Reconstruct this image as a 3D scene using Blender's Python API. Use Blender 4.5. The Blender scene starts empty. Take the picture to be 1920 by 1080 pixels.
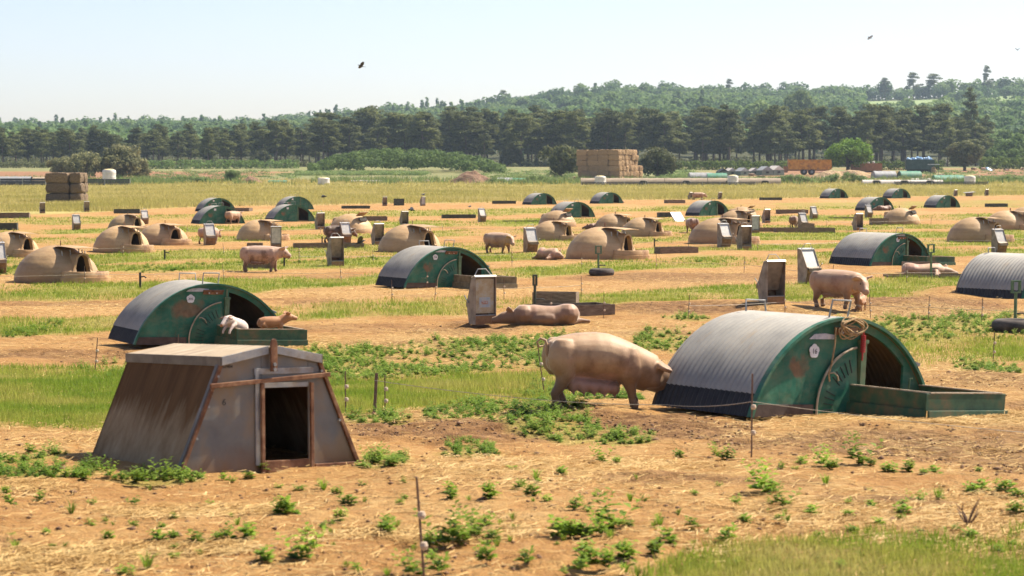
import bpy, bmesh, math, random
import numpy as np
from mathutils import Vector, Matrix, Euler

R = math.radians
C = bpy.context.scene.collection
SC = bpy.context.scene

# ------------------------------------------------------------------ camera
F_PX, HOR, CAM_Z = 4000.0, 310.0, 3.2           # focal length in px of a 1920 wide frame, horizon row, eye height
PITCH = math.atan((540 - HOR) / F_PX)
cam = bpy.data.cameras.new('camera')
cam.sensor_width = 36.0
cam.lens = F_PX / 1920 * 36.0
cam.clip_start, cam.clip_end = 0.5, 9000
cam_o = bpy.data.objects.new('camera', cam)
C.objects.link(cam_o)
cam_o.location = (0, 0, CAM_Z)
cam_o.rotation_euler = (math.pi / 2 - PITCH, 0, 0)
SC.camera = cam_o
cam.dof.use_dof = True
cam.dof.focus_distance = 42
cam.dof.aperture_fstop = 4.5

# ------------------------------------------------------------------ light
SUN_EL = R(51)
SUN_H = Vector((0.86, 0.51, 0)).normalized()     # the sun stands right of the view and a little behind the scene
w = bpy.data.worlds.new('World')
SC.world = w
w.use_nodes = True
wn = w.node_tree
wn.nodes.clear()
sky = wn.nodes.new('ShaderNodeTexSky')
sky.sky_type = 'NISHITA'
sky.sun_disc = False
sky.sun_elevation = SUN_EL
sky.sun_rotation = math.atan2(SUN_H.x, SUN_H.y)
sky.altitude = 0
sky.air_density = 0.85
sky.dust_density = 0.8
sky.ozone_density = 1.6
bg = wn.nodes.new('ShaderNodeBackground')
bg.inputs['Strength'].default_value = 0.09
wo = wn.nodes.new('ShaderNodeOutputWorld')
wb = wn.nodes.new('ShaderNodeMix')                 # white balance of the whole sky, even in every direction
wb.data_type = 'RGBA'; wb.blend_type = 'MULTIPLY'; wb.inputs[0].default_value = 1.0
wb.inputs[7].default_value = (1.0, .905, .93, 1)
wn.links.new(sky.outputs[0], wb.inputs[6])
wn.links.new(wb.outputs[2], bg.inputs['Color'])
wn.links.new(bg.outputs[0], wo.inputs['Surface'])
sun = bpy.data.lights.new('sun', 'SUN')
sun.energy = 5.0
sun.angle = R(0.53)
sun.color = (1.0, 0.91, 0.77)
sun_o = bpy.data.objects.new('sun', sun)
C.objects.link(sun_o)
sdir = Vector((SUN_H.x * math.cos(SUN_EL), SUN_H.y * math.cos(SUN_EL), math.sin(SUN_EL)))
sun_o.rotation_euler = sdir.to_track_quat('Z', 'Y').to_euler()
SC.view_settings.view_transform = 'Standard'
SC.view_settings.look = 'None'
SC.view_settings.exposure = 1.1
SC.view_settings.gamma = 1.0
SC.cycles.max_bounces = 5
SC.cycles.diffuse_bounces = 2
SC.cycles.transparent_max_bounces = 6
SC.cycles.volume_bounces = 0
SC.cycles.use_adaptive_sampling = True
SC.cycles.adaptive_threshold = .02

# ------------------------------------------------------------------ numpy noise
_TAB = np.random.RandomState(7).rand(256 * 256).astype(np.float32)
def vnoise(x, y, s=0):
    x = np.asarray(x, np.float64) + s * 37.37; y = np.asarray(y, np.float64) + s * 91.13
    ix = np.floor(x); iy = np.floor(y)
    fx = (x - ix).astype(np.float32); fy = (y - iy).astype(np.float32)
    fx = fx * fx * (3 - 2 * fx); fy = fy * fy * (3 - 2 * fy)
    ix = ix.astype(np.int32) & 255; iy = (iy.astype(np.int32) & 255) << 8
    jx = (ix + 1) & 255; jy = (iy + 256) & 65535
    a = _TAB[ix + iy]; b = _TAB[jx + iy]; c = _TAB[ix + jy]; d = _TAB[jx + jy]
    return (a + (b - a) * fx) * (1 - fy) + (c + (d - c) * fx) * fy
def fbm(x, y, s=0, o=4):
    t = 0; a = 0.5; n = 0
    for i in range(o):
        t = t + a * vnoise(np.asarray(x) * 2 ** i, np.asarray(y) * 2 ** i, s + i * 17); n += a; a *= 0.5
    return t / n
def sstep(a, b, v):
    t = np.clip((np.asarray(v, float) - a) / (b - a), 0, 1)
    return t * t * (3 - 2 * t)

# ------------------------------------------------------------------ terrain
PY = [-50, 10, 14, 17.5, 20, 23.7, 30, 36.7, 54, 100, 170, 360, 640, 800, 1000]
PZ = [1.05, .95, .9, .75, .62, .49, .2, .05, 0, -.15, -.4, -.4, 3.0, 3.4, 9]
CREST_X = [-900, -420, -200, -114, -26, 20, 83, 150, 236, 324, 411, 900]
CREST_Z = [26, 26, 29, 37, 43, 49, 57, 55, 54, 56, 60, 60]
MOUNDS = []          # (x, y, rx, ry, h)
def zbase(y):
    y = np.asarray(y, float)
    return sum(np.interp(y * k, PY, PZ) for k in (.92, .96, 1, 1.04, 1.08)) / 5
def zg(x, y):
    x = np.asarray(x, float); y = np.asarray(y, float)
    z = zbase(np.minimum(y, 800))
    far = np.clip((y - 800) / 950, 0, 1.06)
    cz = np.interp(x * 1750 / np.maximum(y, 400), CREST_X, CREST_Z)
    z = z + far * (cz - 3.4)
    near = 1 - sstep(90, 300, y)
    z = z + (fbm(x / 2.6, y / 3.0, 5, 3) - .5) * .12 * near
    for mx, my, rx, ry, h in MOUNDS:
        q = ((x - mx) / rx) ** 2 + ((y - my) / ry) ** 2
        z = z + h * np.exp(-q * 1.6)
    return z
CP, SP = math.cos(PITCH), math.sin(PITCH)
_T = 5.0 * (1900 / 5.0) ** np.linspace(0, 1, 4000)
def PX(u, v):
    """the point of the terrain that the photograph shows at column u, row v"""
    dx = (u - 960); dy = F_PX * CP + (540 - v) * SP; dz = -F_PX * SP + (540 - v) * CP
    ys = _T; k = ys / dy
    d = CAM_Z + dz * k - zg(dx * k, ys)
    i = int(np.argmax(d < 0))
    if i == 0:
        i = len(ys) - 1
    t = d[i - 1] / (d[i - 1] - d[i] + 1e-9)
    y = ys[i - 1] + (ys[i] - ys[i - 1]) * t
    x = dx * y / dy
    return Vector((x, y, float(zg(x, y))))
def PY_(u, y):
    """ground point in column u at distance y"""
    x = (u - 960) * y / (F_PX * CP)
    return Vector((x, y, float(zg(x, y))))

for (u, v, rx, ry, h) in [(1290, 578, 2.6, 2.2, .16), (1180, 580, 1.3, 1.5, .12), (1420, 572, 1.4, 1.4, .10), (1700, 570, 1.8, 1.6, .14), (1790, 548, 1.2, 1.3, .16),
                          (1150, 762, .9, .8, .10), (1075, 772, .55, .5, .07), (1020, 800, .5, .5, .05), (1130, 770, .5, .4, .05), (880, 800, .9, .6, .05), (1700, 800, 1.2, .6, .05),
                          (1850, 705, .8, .8, .05), (1300, 520, 3, 2.5, .10), (1420, 455, 3, 2.5, .1)]:
    p = PX(u, v)
    MOUNDS.append((p.x, p.y, rx, ry, h))

# ------------------------------------------------------------------ ground cover strips (world polylines)
UC = [120, 680, 1220, 1800]
def strip(rows):
    """four (far row, near row) pairs -> far and near edges as functions of x"""
    e = []
    for k in (0, 1):
        pts = [PX(u, rows[i][k]) for i, u in enumerate(UC)]
        e.append(([p.x for p in pts], [p.y for p in pts]))
    return e
STRIPS = [strip(r) for r in [
    [(407, 420), (395, 407), (386, 398), (376, 388)],
    [(431, 439), (417, 429), (408, 418), (402, 412)],
    [(448, 458), (438, 447), (424, 436), (419, 430)],
    [(479, 496), (460, 480), (440, 455), (434, 446)],
    [(500, 511), (484, 504), (464, 476), (450, 462)],
    [(532, 568), (519, 537), (487, 506), (466, 480)],
    [(600, 629), (564, 598), (545, 569), (518, 540)],
    [(690, 812), (716, 776), (692, 738), (629, 680)]]]
WEED_STRIPS = [strip(r) for r in [
    [(500, 512), (485, 494), (447, 451), (440, 444)],
    [(680, 712), (655, 722), (612, 664), (594, 630)]]]
FIELD_NEAR = [PX(u, v) for u, v in ((-300, 404), (120, 400), (400, 386), (680, 382), (1220, 374), (1800, 367), (2300, 364))]
FNX = [p.x for p in FIELD_NEAR]; FNY = [p.y for p in FIELD_NEAR]
FIELD_FAR = 405.0
def edge(e, x):
    return np.interp(x, e[0], e[1])
def in_strip(st, x, y, soft=.10, s=3):
    yn = edge(st[1], x); yf = edge(st[0], x)
    wd = yf - yn
    j = (fbm(x / (2 + wd * .25), y / (2 + wd * .25), s, 4) - .5) * (wd * .45 + .35)
    yy = y + j
    return sstep(yn - soft * wd, yn + soft * wd, yy) * (1 - sstep(yf - soft * wd, yf + soft * wd, yy))
CORNER = [PX(u, v) for u, v in ((1080, 1100), (1300, 1052), (1500, 1020), (1700, 1000), (1920, 985), (2200, 960))]
CNX = [p.x for p in CORNER]; CNY = [p.y for p in CORNER]
LOWX = [PX(u, 1000).x for u in (-100, 560, 900, 1130)]
WEED_SPOTS = []      # (x, y, rx, ry)
for (u, v, ru, rv) in [(1240, 640, 60, 22), (1000, 770, 90, 22), (890, 772, 90, 18), (640, 690, 70, 30), (700, 786, 70, 9), (1170, 822, 60, 16), (1070, 808, 60, 24), (880, 845, 55, 16),
                       (720, 865, 50, 14), (60, 885, 130, 14), (290, 895, 90, 10), (60, 855, 60, 10), (1030, 665, 60, 30), (1290, 597, 40, 7), (1850, 690, 60, 10), (950, 655, 60, 12),
                       (1745, 610, 70, 14), (40, 505, 60, 12), (300, 505, 60, 8), (1330, 485, 60, 8), (60, 620, 40, 14), (1150, 745, 60, 10), (1480, 560, 1, 1), (1030, 745, 40, 24)]:
    p = PX(u, v); q = PX(u + ru, v); f_, n_ = PX(u, v - rv), PX(u, v + rv)
    WEED_SPOTS.append((p.x, p.y, abs(q.x - p.x), max(.12, (f_.y - n_.y) / 2)))
def spots(g, lst, x, y, seed, lo, hi, amp, fx, fy):
    for i, sp in enumerate(lst):
        wx, wy, rx, ry = sp[:4]; k = sp[4] if len(sp) > 4 else 1
        ok = np.nonzero((np.abs(x - wx) < 1.6 * rx + .2) & (np.abs(y - wy) < 1.6 * ry + .2))
        if not len(ok[0]):
            continue
        xs, ys = x[ok], y[ok]
        q = ((xs - wx) / rx) ** 2 + ((ys - wy) / ry) ** 2 + (fbm(xs / max(.4, rx * fx), ys / max(.35, ry * fy), seed + i, 3) - .5) * amp
        g[ok] = np.maximum(g[ok], k * (1 - sstep(lo, hi, q)))
    return g
def m_grass(x, y):
    g = np.zeros_like(np.asarray(x, float))
    for i, st in enumerate(STRIPS):
        wgt = in_strip(st, x, y, s=3 + i) * (.62 if i in (0, 2) else .9)
        if i == 7:                                   # the near strip is trampled behind the sow and the ark
            xa, xb = PX(1050, 715).x, PX(1640, 715).x
            wgt = wgt * (1 - .85 * sstep(xa - .4, xa + .4, x) * (1 - sstep(xb - .5, xb + .5, x)))
        if i == 6:
            xa, xb = PX(880, 560).x, PX(1030, 560).x
            wgt = wgt * (1 - .8 * sstep(xa - 1, xa + 1, x) * (1 - sstep(xb - 1, xb + 1, x)))
        g = np.maximum(g, wgt * np.clip((fbm(x / (1 + .02 * np.asarray(y)), y / (1 + .03 * np.asarray(y)), 150 + i, 4) - .26) * 3.6, .2, 1))
    c = sstep(-.55, .5, np.interp(x, CNX, CNY) - y + (fbm(x * 1.2, y * 1.2, 31) - .5) * 1.6)
    c = c * sstep(CNX[0] - .3, CNX[0] + 1.2, x) * (np.asarray(y) < 30)
    return np.maximum(g, c * .36 * np.clip((fbm(x * .9, y * .9, 37) - .38) * 5, .1, 1))
def m_weed(x, y):
    g = in_strip(WEED_STRIPS[0], x, y, s=41) * .6
    xa, xb = PX(1060, 640).x, PX(1640, 640).x
    k = sstep(xa - .6, xa + .6, x) * (1 - sstep(xb - .5, xb + .5, x))
    xl = PX(330, 690).x
    g = np.maximum(g, in_strip(WEED_STRIPS[1], x, y, s=47) * (1 - .93 * k) * sstep(xl - 2, xl + 2, x) * (.35 + .75 * (fbm(x / 1.3, y / 1.3, 52, 3) > .46)))
    return spots(g, WEED_SPOTS, x, y, 60, .7, 1.15, 1.5, .5, .6)
def m_field(x, y):
    yn = np.interp(x, FNX, FNY)
    return sstep(-6, 8, y - yn + (fbm(np.asarray(x) / 14, np.asarray(y) / 20, 71) - .5) * 16) * (1 - sstep(FIELD_FAR - 6, FIELD_FAR + 10, y + (fbm(np.asarray(x) / 9, np.asarray(y) / 9, 72) - .5) * 14))
STRAW_SPOTS = []
for (u, v, ru, rv, k) in [(1650, 775, 260, 26, 1), (1800, 772, 130, 30, 1), (560, 640, 90, 18, .9), (820, 640, 260, 24, .8), (640, 545, 500, 16, .7), (1500, 535, 400, 14, .6), (1750, 590, 320, 14, .9),
                          (1150, 612, 200, 16, .6), (120, 1050, 170, 26, 1), (330, 1030, 160, 16, .9), (380, 960, 220, 14, .7), (800, 1000, 250, 18, .6), (1300, 545, 300, 12, .7), (120, 580, 160, 14, .6),
                          (480, 395, 90, 4, 1), (600, 408, 60, 5, 1), (1000, 388, 80, 4, 1), (1170, 388, 70, 4, 1), (420, 422, 90, 3, 1), (1600, 378, 90, 4, .9), (1690, 398, 90, 4, .9), (1790, 400, 60, 4, .9),
                          (120, 523, 260, 9, .7), (1150, 498, 260, 8, .7), (300, 472, 160, 6, .6), (40, 910, 120, 12, .8)]:
    p = PX(u, v); q = PX(u + ru, v); f_, n_ = PX(u, v - rv), PX(u, v + rv)
    STRAW_SPOTS.append((p.x, p.y, abs(q.x - p.x), max(.2, (f_.y - n_.y) / 2), k))
def m_straw(x, y):
    g = np.clip((fbm(np.asarray(x) / 3.1, np.asarray(y) / 3.1, 81, 4) - .47) * 2.2, 0, .55)
    return spots(g, STRAW_SPOTS, x, y, 90, .35, 1.25, 1.3, .3, .5)
DARK_SPOTS = []
for (u, v, ru, rv, k) in [(850, 805, 230, 22, .8), (1250, 800, 200, 26, .9), (1650, 835, 330, 34, .9), (1850, 850, 160, 40, .8), (1290, 578, 190, 13, .9), (1700, 563, 190, 20, .8), (1300, 517, 230, 9, .7),
                          (200, 665, 120, 14, .5), (700, 615, 200, 10, .45), (1080, 775, 90, 14, .8), (500, 520, 200, 5, .5), (150, 488, 150, 5, .6), (1420, 465, 160, 6, .7), (1850, 712, 120, 16, .7),
                          (900, 508, 140, 7, .6), (1150, 690, 120, 8, .3)]:
    p = PX(u, v); q = PX(u + ru, v); f_, n_ = PX(u, v - rv), PX(u, v + rv)
    DARK_SPOTS.append((p.x, p.y, abs(q.x - p.x), max(.2, (f_.y - n_.y) / 2), k))
def m_dark(x, y):
    g = np.zeros_like(np.asarray(x, float))
    return spots(g, DARK_SPOTS, x, y, 130, .3, 1.2, 1.2, .3, .5)

# ------------------------------------------------------------------ materials
class N:
    def __init__(s, name):
        s.m = bpy.data.materials.new(name); s.m.use_nodes = True
        s.t = s.m.node_tree; s.t.nodes.clear()
        s.out = s.t.nodes.new('ShaderNodeOutputMaterial')
        s.b = s.t.nodes.new('ShaderNodeBsdfPrincipled')
        s.t.links.new(s.b.outputs[0], s.out.inputs['Surface'])
    def n(s, kind, **kw):
        o = s.t.nodes.new(kind)
        for k, v in kw.items():
            setattr(o, k, v)
        return o
    def l(s, a, b):
        s.t.links.new(a, b)
    def coord(s, kind='Object', scale=(1, 1, 1)):
        c = s.n('ShaderNodeTexCoord'); mp = s.n('ShaderNodeMapping')
        mp.inputs['Scale'].default_value = scale
        s.l(c.outputs[kind], mp.inputs['Vector'])
        return mp.outputs[0]
    def noise(s, vec, scale, detail=5, rough=.6, dist=0):
        o = s.n('ShaderNodeTexNoise')
        o.inputs['Scale'].default_value = scale; o.inputs['Detail'].default_value = detail
        o.inputs['Roughness'].default_value = rough; o.inputs['Distortion'].default_value = dist
        s.l(vec, o.inputs['Vector'])
        return o.outputs['Fac']
    def ramp(s, fac, stops):
        o = s.n('ShaderNodeValToRGB')
        e = o.color_ramp.elements
        while len(e) < len(stops):
            e.new(.5)
        for el, (p, c) in zip(e, stops):
            el.position = p; el.color = (*c, 1) if len(c) == 3 else c
        s.l(fac, o.inputs[0])
        return o.outputs[0]
    def mix(s, fac, a, b, mode='MIX'):
        o = s.n('ShaderNodeMix', data_type='RGBA', blend_type=mode)
        for i, v in ((0, fac), (6, a), (7, b)):
            if isinstance(v, (int, float)):
                o.inputs[i].default_value = v
            elif isinstance(v, tuple):
                o.inputs[i].default_value = (*v, 1)
            else:
                s.l(v, o.inputs[i])
        return o.outputs[2]
    def math(s, op, a, b=0.0, clamp=False):
        o = s.n('ShaderNodeMath', operation=op, use_clamp=clamp)
        for i, v in ((0, a), (1, b)):
            if isinstance(v, (int, float)):
                o.inputs[i].default_value = v
            else:
                s.l(v, o.inputs[i])
        return o.outputs[0]
    def attr(s, name):
        o = s.n('ShaderNodeAttribute', attribute_name=name)
        return o.outputs['Fac']
    def rnd(s):
        return s.n('ShaderNodeObjectInfo').outputs['Random']
    def bump(s, h, strength, dist):
        o = s.n('ShaderNodeBump')
        o.inputs['Strength'].default_value = strength; o.inputs['Distance'].default_value = dist
        s.l(h, o.inputs['Height']); s.l(o.outputs[0], s.b.inputs['Normal'])
    def fin(s, col, rough=.8, metal=0, spec=None):
        if isinstance(col, tuple):
            s.b.inputs['Base Color'].default_value = (*col, 1)
        else:
            s.l(col, s.b.inputs['Base Color'])
        if isinstance(rough, (int, float)):
            s.b.inputs['Roughness'].default_value = rough
        else:
            s.l(rough, s.b.inputs['Roughness'])
        s.b.inputs['Metallic'].default_value = metal
        if spec is not None:
            s.b.inputs['Specular IOR Level'].default_value = spec
        return s.m

def simple(name, stops, scale=3, detail=5, rough=.8, metal=0, bump=0, bscale=30, bdist=.01, stretch=(1, 1, 1), rand=.0, spec=None, dirt=None, dscale=1.3, dlo=.52, dhi=.7):
    """noise-mottled surface; dirt = a second colour in blotches of their own shape"""
    k = N(name)
    v = k.coord('Object', stretch)
    c = k.ramp(k.noise(v, scale, detail), stops)
    if dirt:
        f = k.ramp(k.noise(v, dscale, 6, .65), [(dlo, (0, 0, 0)), (dhi, (1, 1, 1))])
        c = k.mix(f, c, dirt)
    if rand:
        f = k.math('MULTIPLY_ADD', k.rnd(), 2 * rand)
        f.node.inputs[2].default_value = 1 - rand
        h = k.n('ShaderNodeHueSaturation'); k.l(c, h.inputs['Color']); k.l(f, h.inputs['Value'])
        c = h.outputs[0]
    if bump:
        k.bump(k.noise(v, bscale, 4), bump, bdist)
    return k.fin(c, rough, metal, spec)

M = {}
# ground: soil, straw, dark clods, grass litter and the yellow field; the masks say what lies where
k = N('soil_ground')
gv = k.coord('Object')
n1 = k.noise(gv, .7, 6); n2 = k.noise(gv, 6, 6, .65); n3 = k.noise(gv, 38, 4, .7)
sv = k.coord('Object', (9, 26, 9)); n4 = k.noise(sv, 1.0, 5, .75, 1.5)
soil = k.ramp(k.math('ADD', k.math('MULTIPLY', n1, .5), k.math('MULTIPLY', n2, .5)), [(.3, (.245, .112, .032)), (.46, (.345, .182, .060)), (.60, (.420, .255, .095)), (.74, (.490, .345, .155))])
soil = k.mix(k.math('MULTIPLY', k.ramp(n3, [(.35, (1, 1, 1)), (.5, (0, 0, 0))]), .35), soil, (.19, .10, .05))
dk = k.ramp(n2, [(.35, (.075, .034, .014)), (.52, (.150, .078, .036)), (.72, (.240, .135, .066))])
dfac = k.math('MULTIPLY', k.attr('dark'), k.ramp(k.math('ADD', k.math('MULTIPLY', n2, .6), k.math('MULTIPLY', n3, .4)), [(.42, (1, 1, 1)), (.74, (.25, .25, .25))]))
col = k.mix(dfac, soil, dk)
stc = k.ramp(n3, [(.3, (.290, .170, .060)), (.5, (.430, .285, .115)), (.7, (.540, .400, .190))])
sf = k.math('MULTIPLY', k.attr('straw'), k.ramp(n4, [(.42, (0, 0, 0)), (.58, (1, 1, 1))]))
sf2 = k.math('ADD', k.math('MULTIPLY', sf, .85), k.math('MULTIPLY', k.ramp(n4, [(.58, (0, 0, 0)), (.7, (1, 1, 1))]), .25), True)
col = k.mix(sf2, col, stc)
gc = k.ramp(n2, [(.3, (.135, .180, .024)), (.5, (.205, .235, .040)), (.7, (.31, .28, .075))])
gf = k.math('MULTIPLY', k.attr('grass'), k.ramp(k.math('ADD', k.math('MULTIPLY', n2, .55), k.math('MULTIPLY', n3, .45)), [(.34, (.35, .35, .35)), (.54, (1, 1, 1))]))
col = k.mix(gf, col, gc)
fv = k.coord('Object', (.12, .5, .1)); n5 = k.noise(fv, 1.0, 6, .65)
fc = k.ramp(n5, [(.3, (.23, .215, .055)), (.45, (.33, .285, .085)), (.6, (.40, .335, .125)), (.75, (.45, .39, .17))])
col = k.mix(k.attr('field'), col, fc)
mfc = k.ramp(k.noise(k.coord('Object', (.05, .3, .1)), 1, 5), [(0.35, (0.115, 0.144, 0.043)), (0.5, (0.187, 0.194, 0.072)), (0.65, (0.259, 0.194, 0.108))])
col = k.mix(k.attr('beyond'), col, mfc)
col = k.mix(k.attr('mud'), col, k.ramp(n2, [(0.35, (0.194, 0.094, 0.047)), (0.65, (0.302, 0.166, 0.086))]))
h = k.math('ADD', k.math('MULTIPLY', n2, .7), k.math('MULTIPLY', n3, .3))
vo = k.n('ShaderNodeTexVoronoi'); vo.inputs['Scale'].default_value = 5.5; k.l(gv, vo.inputs['Vector'])
pit = k.ramp(k.math('ADD', vo.outputs['Distance'], k.math('MULTIPLY', n3, .25)), [(.18, (0, 0, 0)), (.42, (1, 1, 1))])
h = k.math('ADD', h, k.math('MULTIPLY', pit, k.math('MULTIPLY', k.ramp(n1, [(.4, (0, 0, 0)), (.6, (1, 1, 1))]), .30)))
k.bump(h, .95, .10)
col = k.mix(k.attr('wood'), col, k.ramp(n2, [(.35, (.035, .040, .016)), (.65, (.075, .075, .030))]))
M['ground'] = k.fin(col, .95, 0, .15)

# ------------------------------------------------------------------ mesh helpers
def tag(o, label=None, cat=None, group=None, kind=None):
    if label: o['label'] = label
    if cat: o['category'] = cat
    if group: o['group'] = group
    if kind: o['kind'] = kind
    return o
def link(name, me, mt=None, parent=None, smooth=None):
    o = bpy.data.objects.new(name, me)
    C.objects.link(o)
    if mt is not None:
        me.materials.append(mt)
    if parent is not None:
        o.parent = parent
    return o
def empty(name, loc=(0, 0, 0), rz=0.0):
    o = bpy.data.objects.new(name, None)
    o.empty_display_size = .2
    C.objects.link(o)
    o.location = loc; o.rotation_euler = (0, 0, rz)
    return o
def np_mesh(name, V, F, mt, parent=None, smooth=False, attrs=None):
    """mesh from numpy arrays, F of shape (n,3) or (n,4)"""
    V = np.asarray(V, np.float32); F = np.asarray(F, np.int32)
    me = bpy.data.meshes.new(name)
    k = F.shape[1]
    me.vertices.add(len(V)); me.vertices.foreach_set('co', V.ravel())
    me.loops.add(F.size); me.loops.foreach_set('vertex_index', F.ravel())
    me.polygons.add(len(F)); me.polygons.foreach_set('loop_start', np.arange(0, F.size, k, dtype=np.int32))
    if smooth:
        me.polygons.foreach_set('use_smooth', np.ones(len(F), bool))
    for an, av in (attrs or {}).items():
        a = me.attributes.new(an, 'FLOAT', 'POINT'); a.data.foreach_set('value', np.asarray(av, np.float32))
    me.update(); me.validate()
    return link(name, me, mt, parent)
class MB:
    """collects pieces, then links them as one mesh object"""
    def __init__(s):
        s.v = []; s.f = []
    def add(s, vs, fs):
        b = len(s.v)
        s.v += [tuple(x) for x in vs]; s.f += [tuple(i + b for i in f) for f in fs]
        return s
    def box(s, x0, x1, y0, y1, z0, z1, mt=None):
        vs = [(x, y, z) for z in (z0, z1) for y in (y0, y1) for x in (x0, x1)]
        if mt is not None:
            vs = [mt @ Vector(q) for q in vs]
        return s.add(vs, [(0, 2, 3, 1), (4, 5, 7, 6), (0, 1, 5, 4), (1, 3, 7, 5), (3, 2, 6, 7), (2, 0, 4, 6)])
    def bar(s, a, b, wx, wy=None, up=(0, 0, 1)):
        """a rectangular bar from a to b"""
        a = Vector(a); b = Vector(b); d = (b - a).normalized(); wy = wy or wx
        u = Vector(up)
        if abs(d.dot(u)) > .97:
            u = Vector((0, 1, 0))
        r = d.cross(u).normalized(); q = r.cross(d).normalized()
        vs = [p + r * i * wx / 2 + q * j * wy / 2 for p in (a, b) for j in (-1, 1) for i in (-1, 1)]
        return s.add(vs, [(0, 1, 3, 2), (4, 6, 7, 5), (0, 4, 5, 1), (1, 5, 7, 3), (3, 7, 6, 2), (2, 6, 4, 0)])
    def tube(s, pts, rad, n=6, closed=False):
        pts = [Vector(p) for p in pts]; m = len(pts)
        rad = rad if isinstance(rad, (list, tuple)) else [rad] * m
        b = len(s.v); prev = None
        for i, p in enumerate(pts):
            if closed:
                d = pts[(i + 1) % m] - pts[i - 1]
            else:
                d = pts[min(i + 1, m - 1)] - pts[max(i - 1, 0)]
            d.normalize()
            if prev is None:
                u = Vector((0, 0, 1)) if abs(d.z) < .9 else Vector((1, 0, 0))
                r = d.cross(u).normalized()
            else:
                r = (prev - d * prev.dot(d)).normalized()
            prev = r; q = d.cross(r)
            for j in range(n):
                a = 2 * math.pi * j / n
                s.v.append(tuple(p + (r * math.cos(a) + q * math.sin(a)) * rad[i]))
        for i in range(m if closed else m - 1):
            for j in range(n):
                i2 = (i + 1) % m
                s.f.append((b + i * n + j, b + i * n + (j + 1) % n, b + i2 * n + (j + 1) % n, b + i2 * n + j))
        if not closed:
            s.f.append(tuple(b + j for j in reversed(range(n)))); s.f.append(tuple(b + (m - 1) * n + j for j in range(n)))
        return s
    def prism(s, poly, axis, a, b):
        """polygon of 2D points extruded along an axis from a to b"""
        n = len(poly)
        def p3(p, t):
            return {'x': (t, p[0], p[1]), 'y': (p[0], t, p[1]), 'z': (p[0], p[1], t)}[axis]
        vs = [p3(p, a) for p in poly] + [p3(p, b) for p in poly]
        fs = [tuple(range(n)), tuple(reversed(range(n, 2 * n)))] + [(i, i + n, (i + 1) % n + n, (i + 1) % n) for i in range(n)]
        return s.add(vs, fs)
    def lathe(s, prof, n=24, a0=0.0, a1=2 * math.pi, cx=0, cy=0, sx=1, sy=1):
        full = abs(a1 - a0 - 2 * math.pi) < 1e-6
        b = len(s.v); m = n if full else n + 1
        for i in range(m):
            a = a0 + (a1 - a0) * i / n
            for r, z in prof:
                s.v.append((cx + r * math.cos(a) * sx, cy + r * math.sin(a) * sy, z))
        p = len(prof)
        for i in range(n):
            for j in range(p - 1):
                i2 = (i + 1) % m
                s.f.append((b + i * p + j, b + i2 * p + j, b + i2 * p + j + 1, b + i * p + j + 1))
        return s
    def loft(s, rings, n=18, cap=True):
        """rings: (centre, half width, half height[, axis up]) swept along their path"""
        m = len(rings); b = len(s.v); cs = [Vector(r[0]) for r in rings]
        for i, r in enumerate(rings):
            d = (cs[min(i + 1, m - 1)] - cs[max(i - 1, 0)]).normalized()
            u = Vector((0, 0, 1)) if abs(d.z) < .85 else Vector((1, 0, 0))
            rt = d.cross(u).normalized(); q = rt.cross(d)
            for j in range(n):
                a = 2 * math.pi * j / n
                s.v.append(tuple(cs[i] + rt * math.cos(a) * r[1] + q * math.sin(a) * r[2]))
        for i in range(m - 1):
            for j in range(n):
                s.f.append((b + i * n + j, b + i * n + (j + 1) % n, b + (i + 1) * n + (j + 1) % n, b + (i + 1) * n + j))
        if cap:
            s.f.append(tuple(b + j for j in reversed(range(n)))); s.f.append(tuple(b + (m - 1) * n + j for j in range(n)))
        return s
    def mesh(s, name):
        me = bpy.data.meshes.new(name)
        me.from_pydata(s.v, [], s.f)
        bm = bmesh.new(); bm.from_mesh(me)
        bmesh.ops.recalc_face_normals(bm, faces=bm.faces)
        bm.to_mesh(me); bm.free()
        me.update()
        return me
    def build(s, name, mt, parent=None, bevel=0, smooth=0):
        me = s.mesh(name)
        if smooth:
            me.polygons.foreach_set('use_smooth', np.ones(len(me.polygons), bool))
            me.set_sharp_from_angle(angle=R(smooth))
        o = link(name, me, mt, parent)
        if bevel:
            bv = o.modifiers.new('bevel', 'BEVEL'); bv.width = bevel; bv.segments = 2; bv.limit_method = 'ANGLE'; bv.angle_limit = R(40)
        return o
def text(name, body, size, mt, parent, loc, rot, extrude=.001):
    cu = bpy.data.curves.new(name, 'FONT')
    cu.body = body; cu.size = size; cu.align_x = 'CENTER'; cu.align_y = 'CENTER'; cu.extrude = extrude
    t = bpy.data.objects.new(name, cu); C.objects.link(t)
    me = bpy.data.meshes.new_from_object(t.evaluated_get(bpy.context.evaluated_depsgraph_get()))
    bpy.data.objects.remove(t)
    o = link(name, me, mt, parent)
    o.location = loc; o.rotation_euler = rot
    return o
def copy_tree(o, parent=None):
    c = o.copy(); C.objects.link(c)
    if parent is not None:
        c.parent = parent
    for ch in o.children:
        copy_tree(ch, c)
    return c

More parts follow.
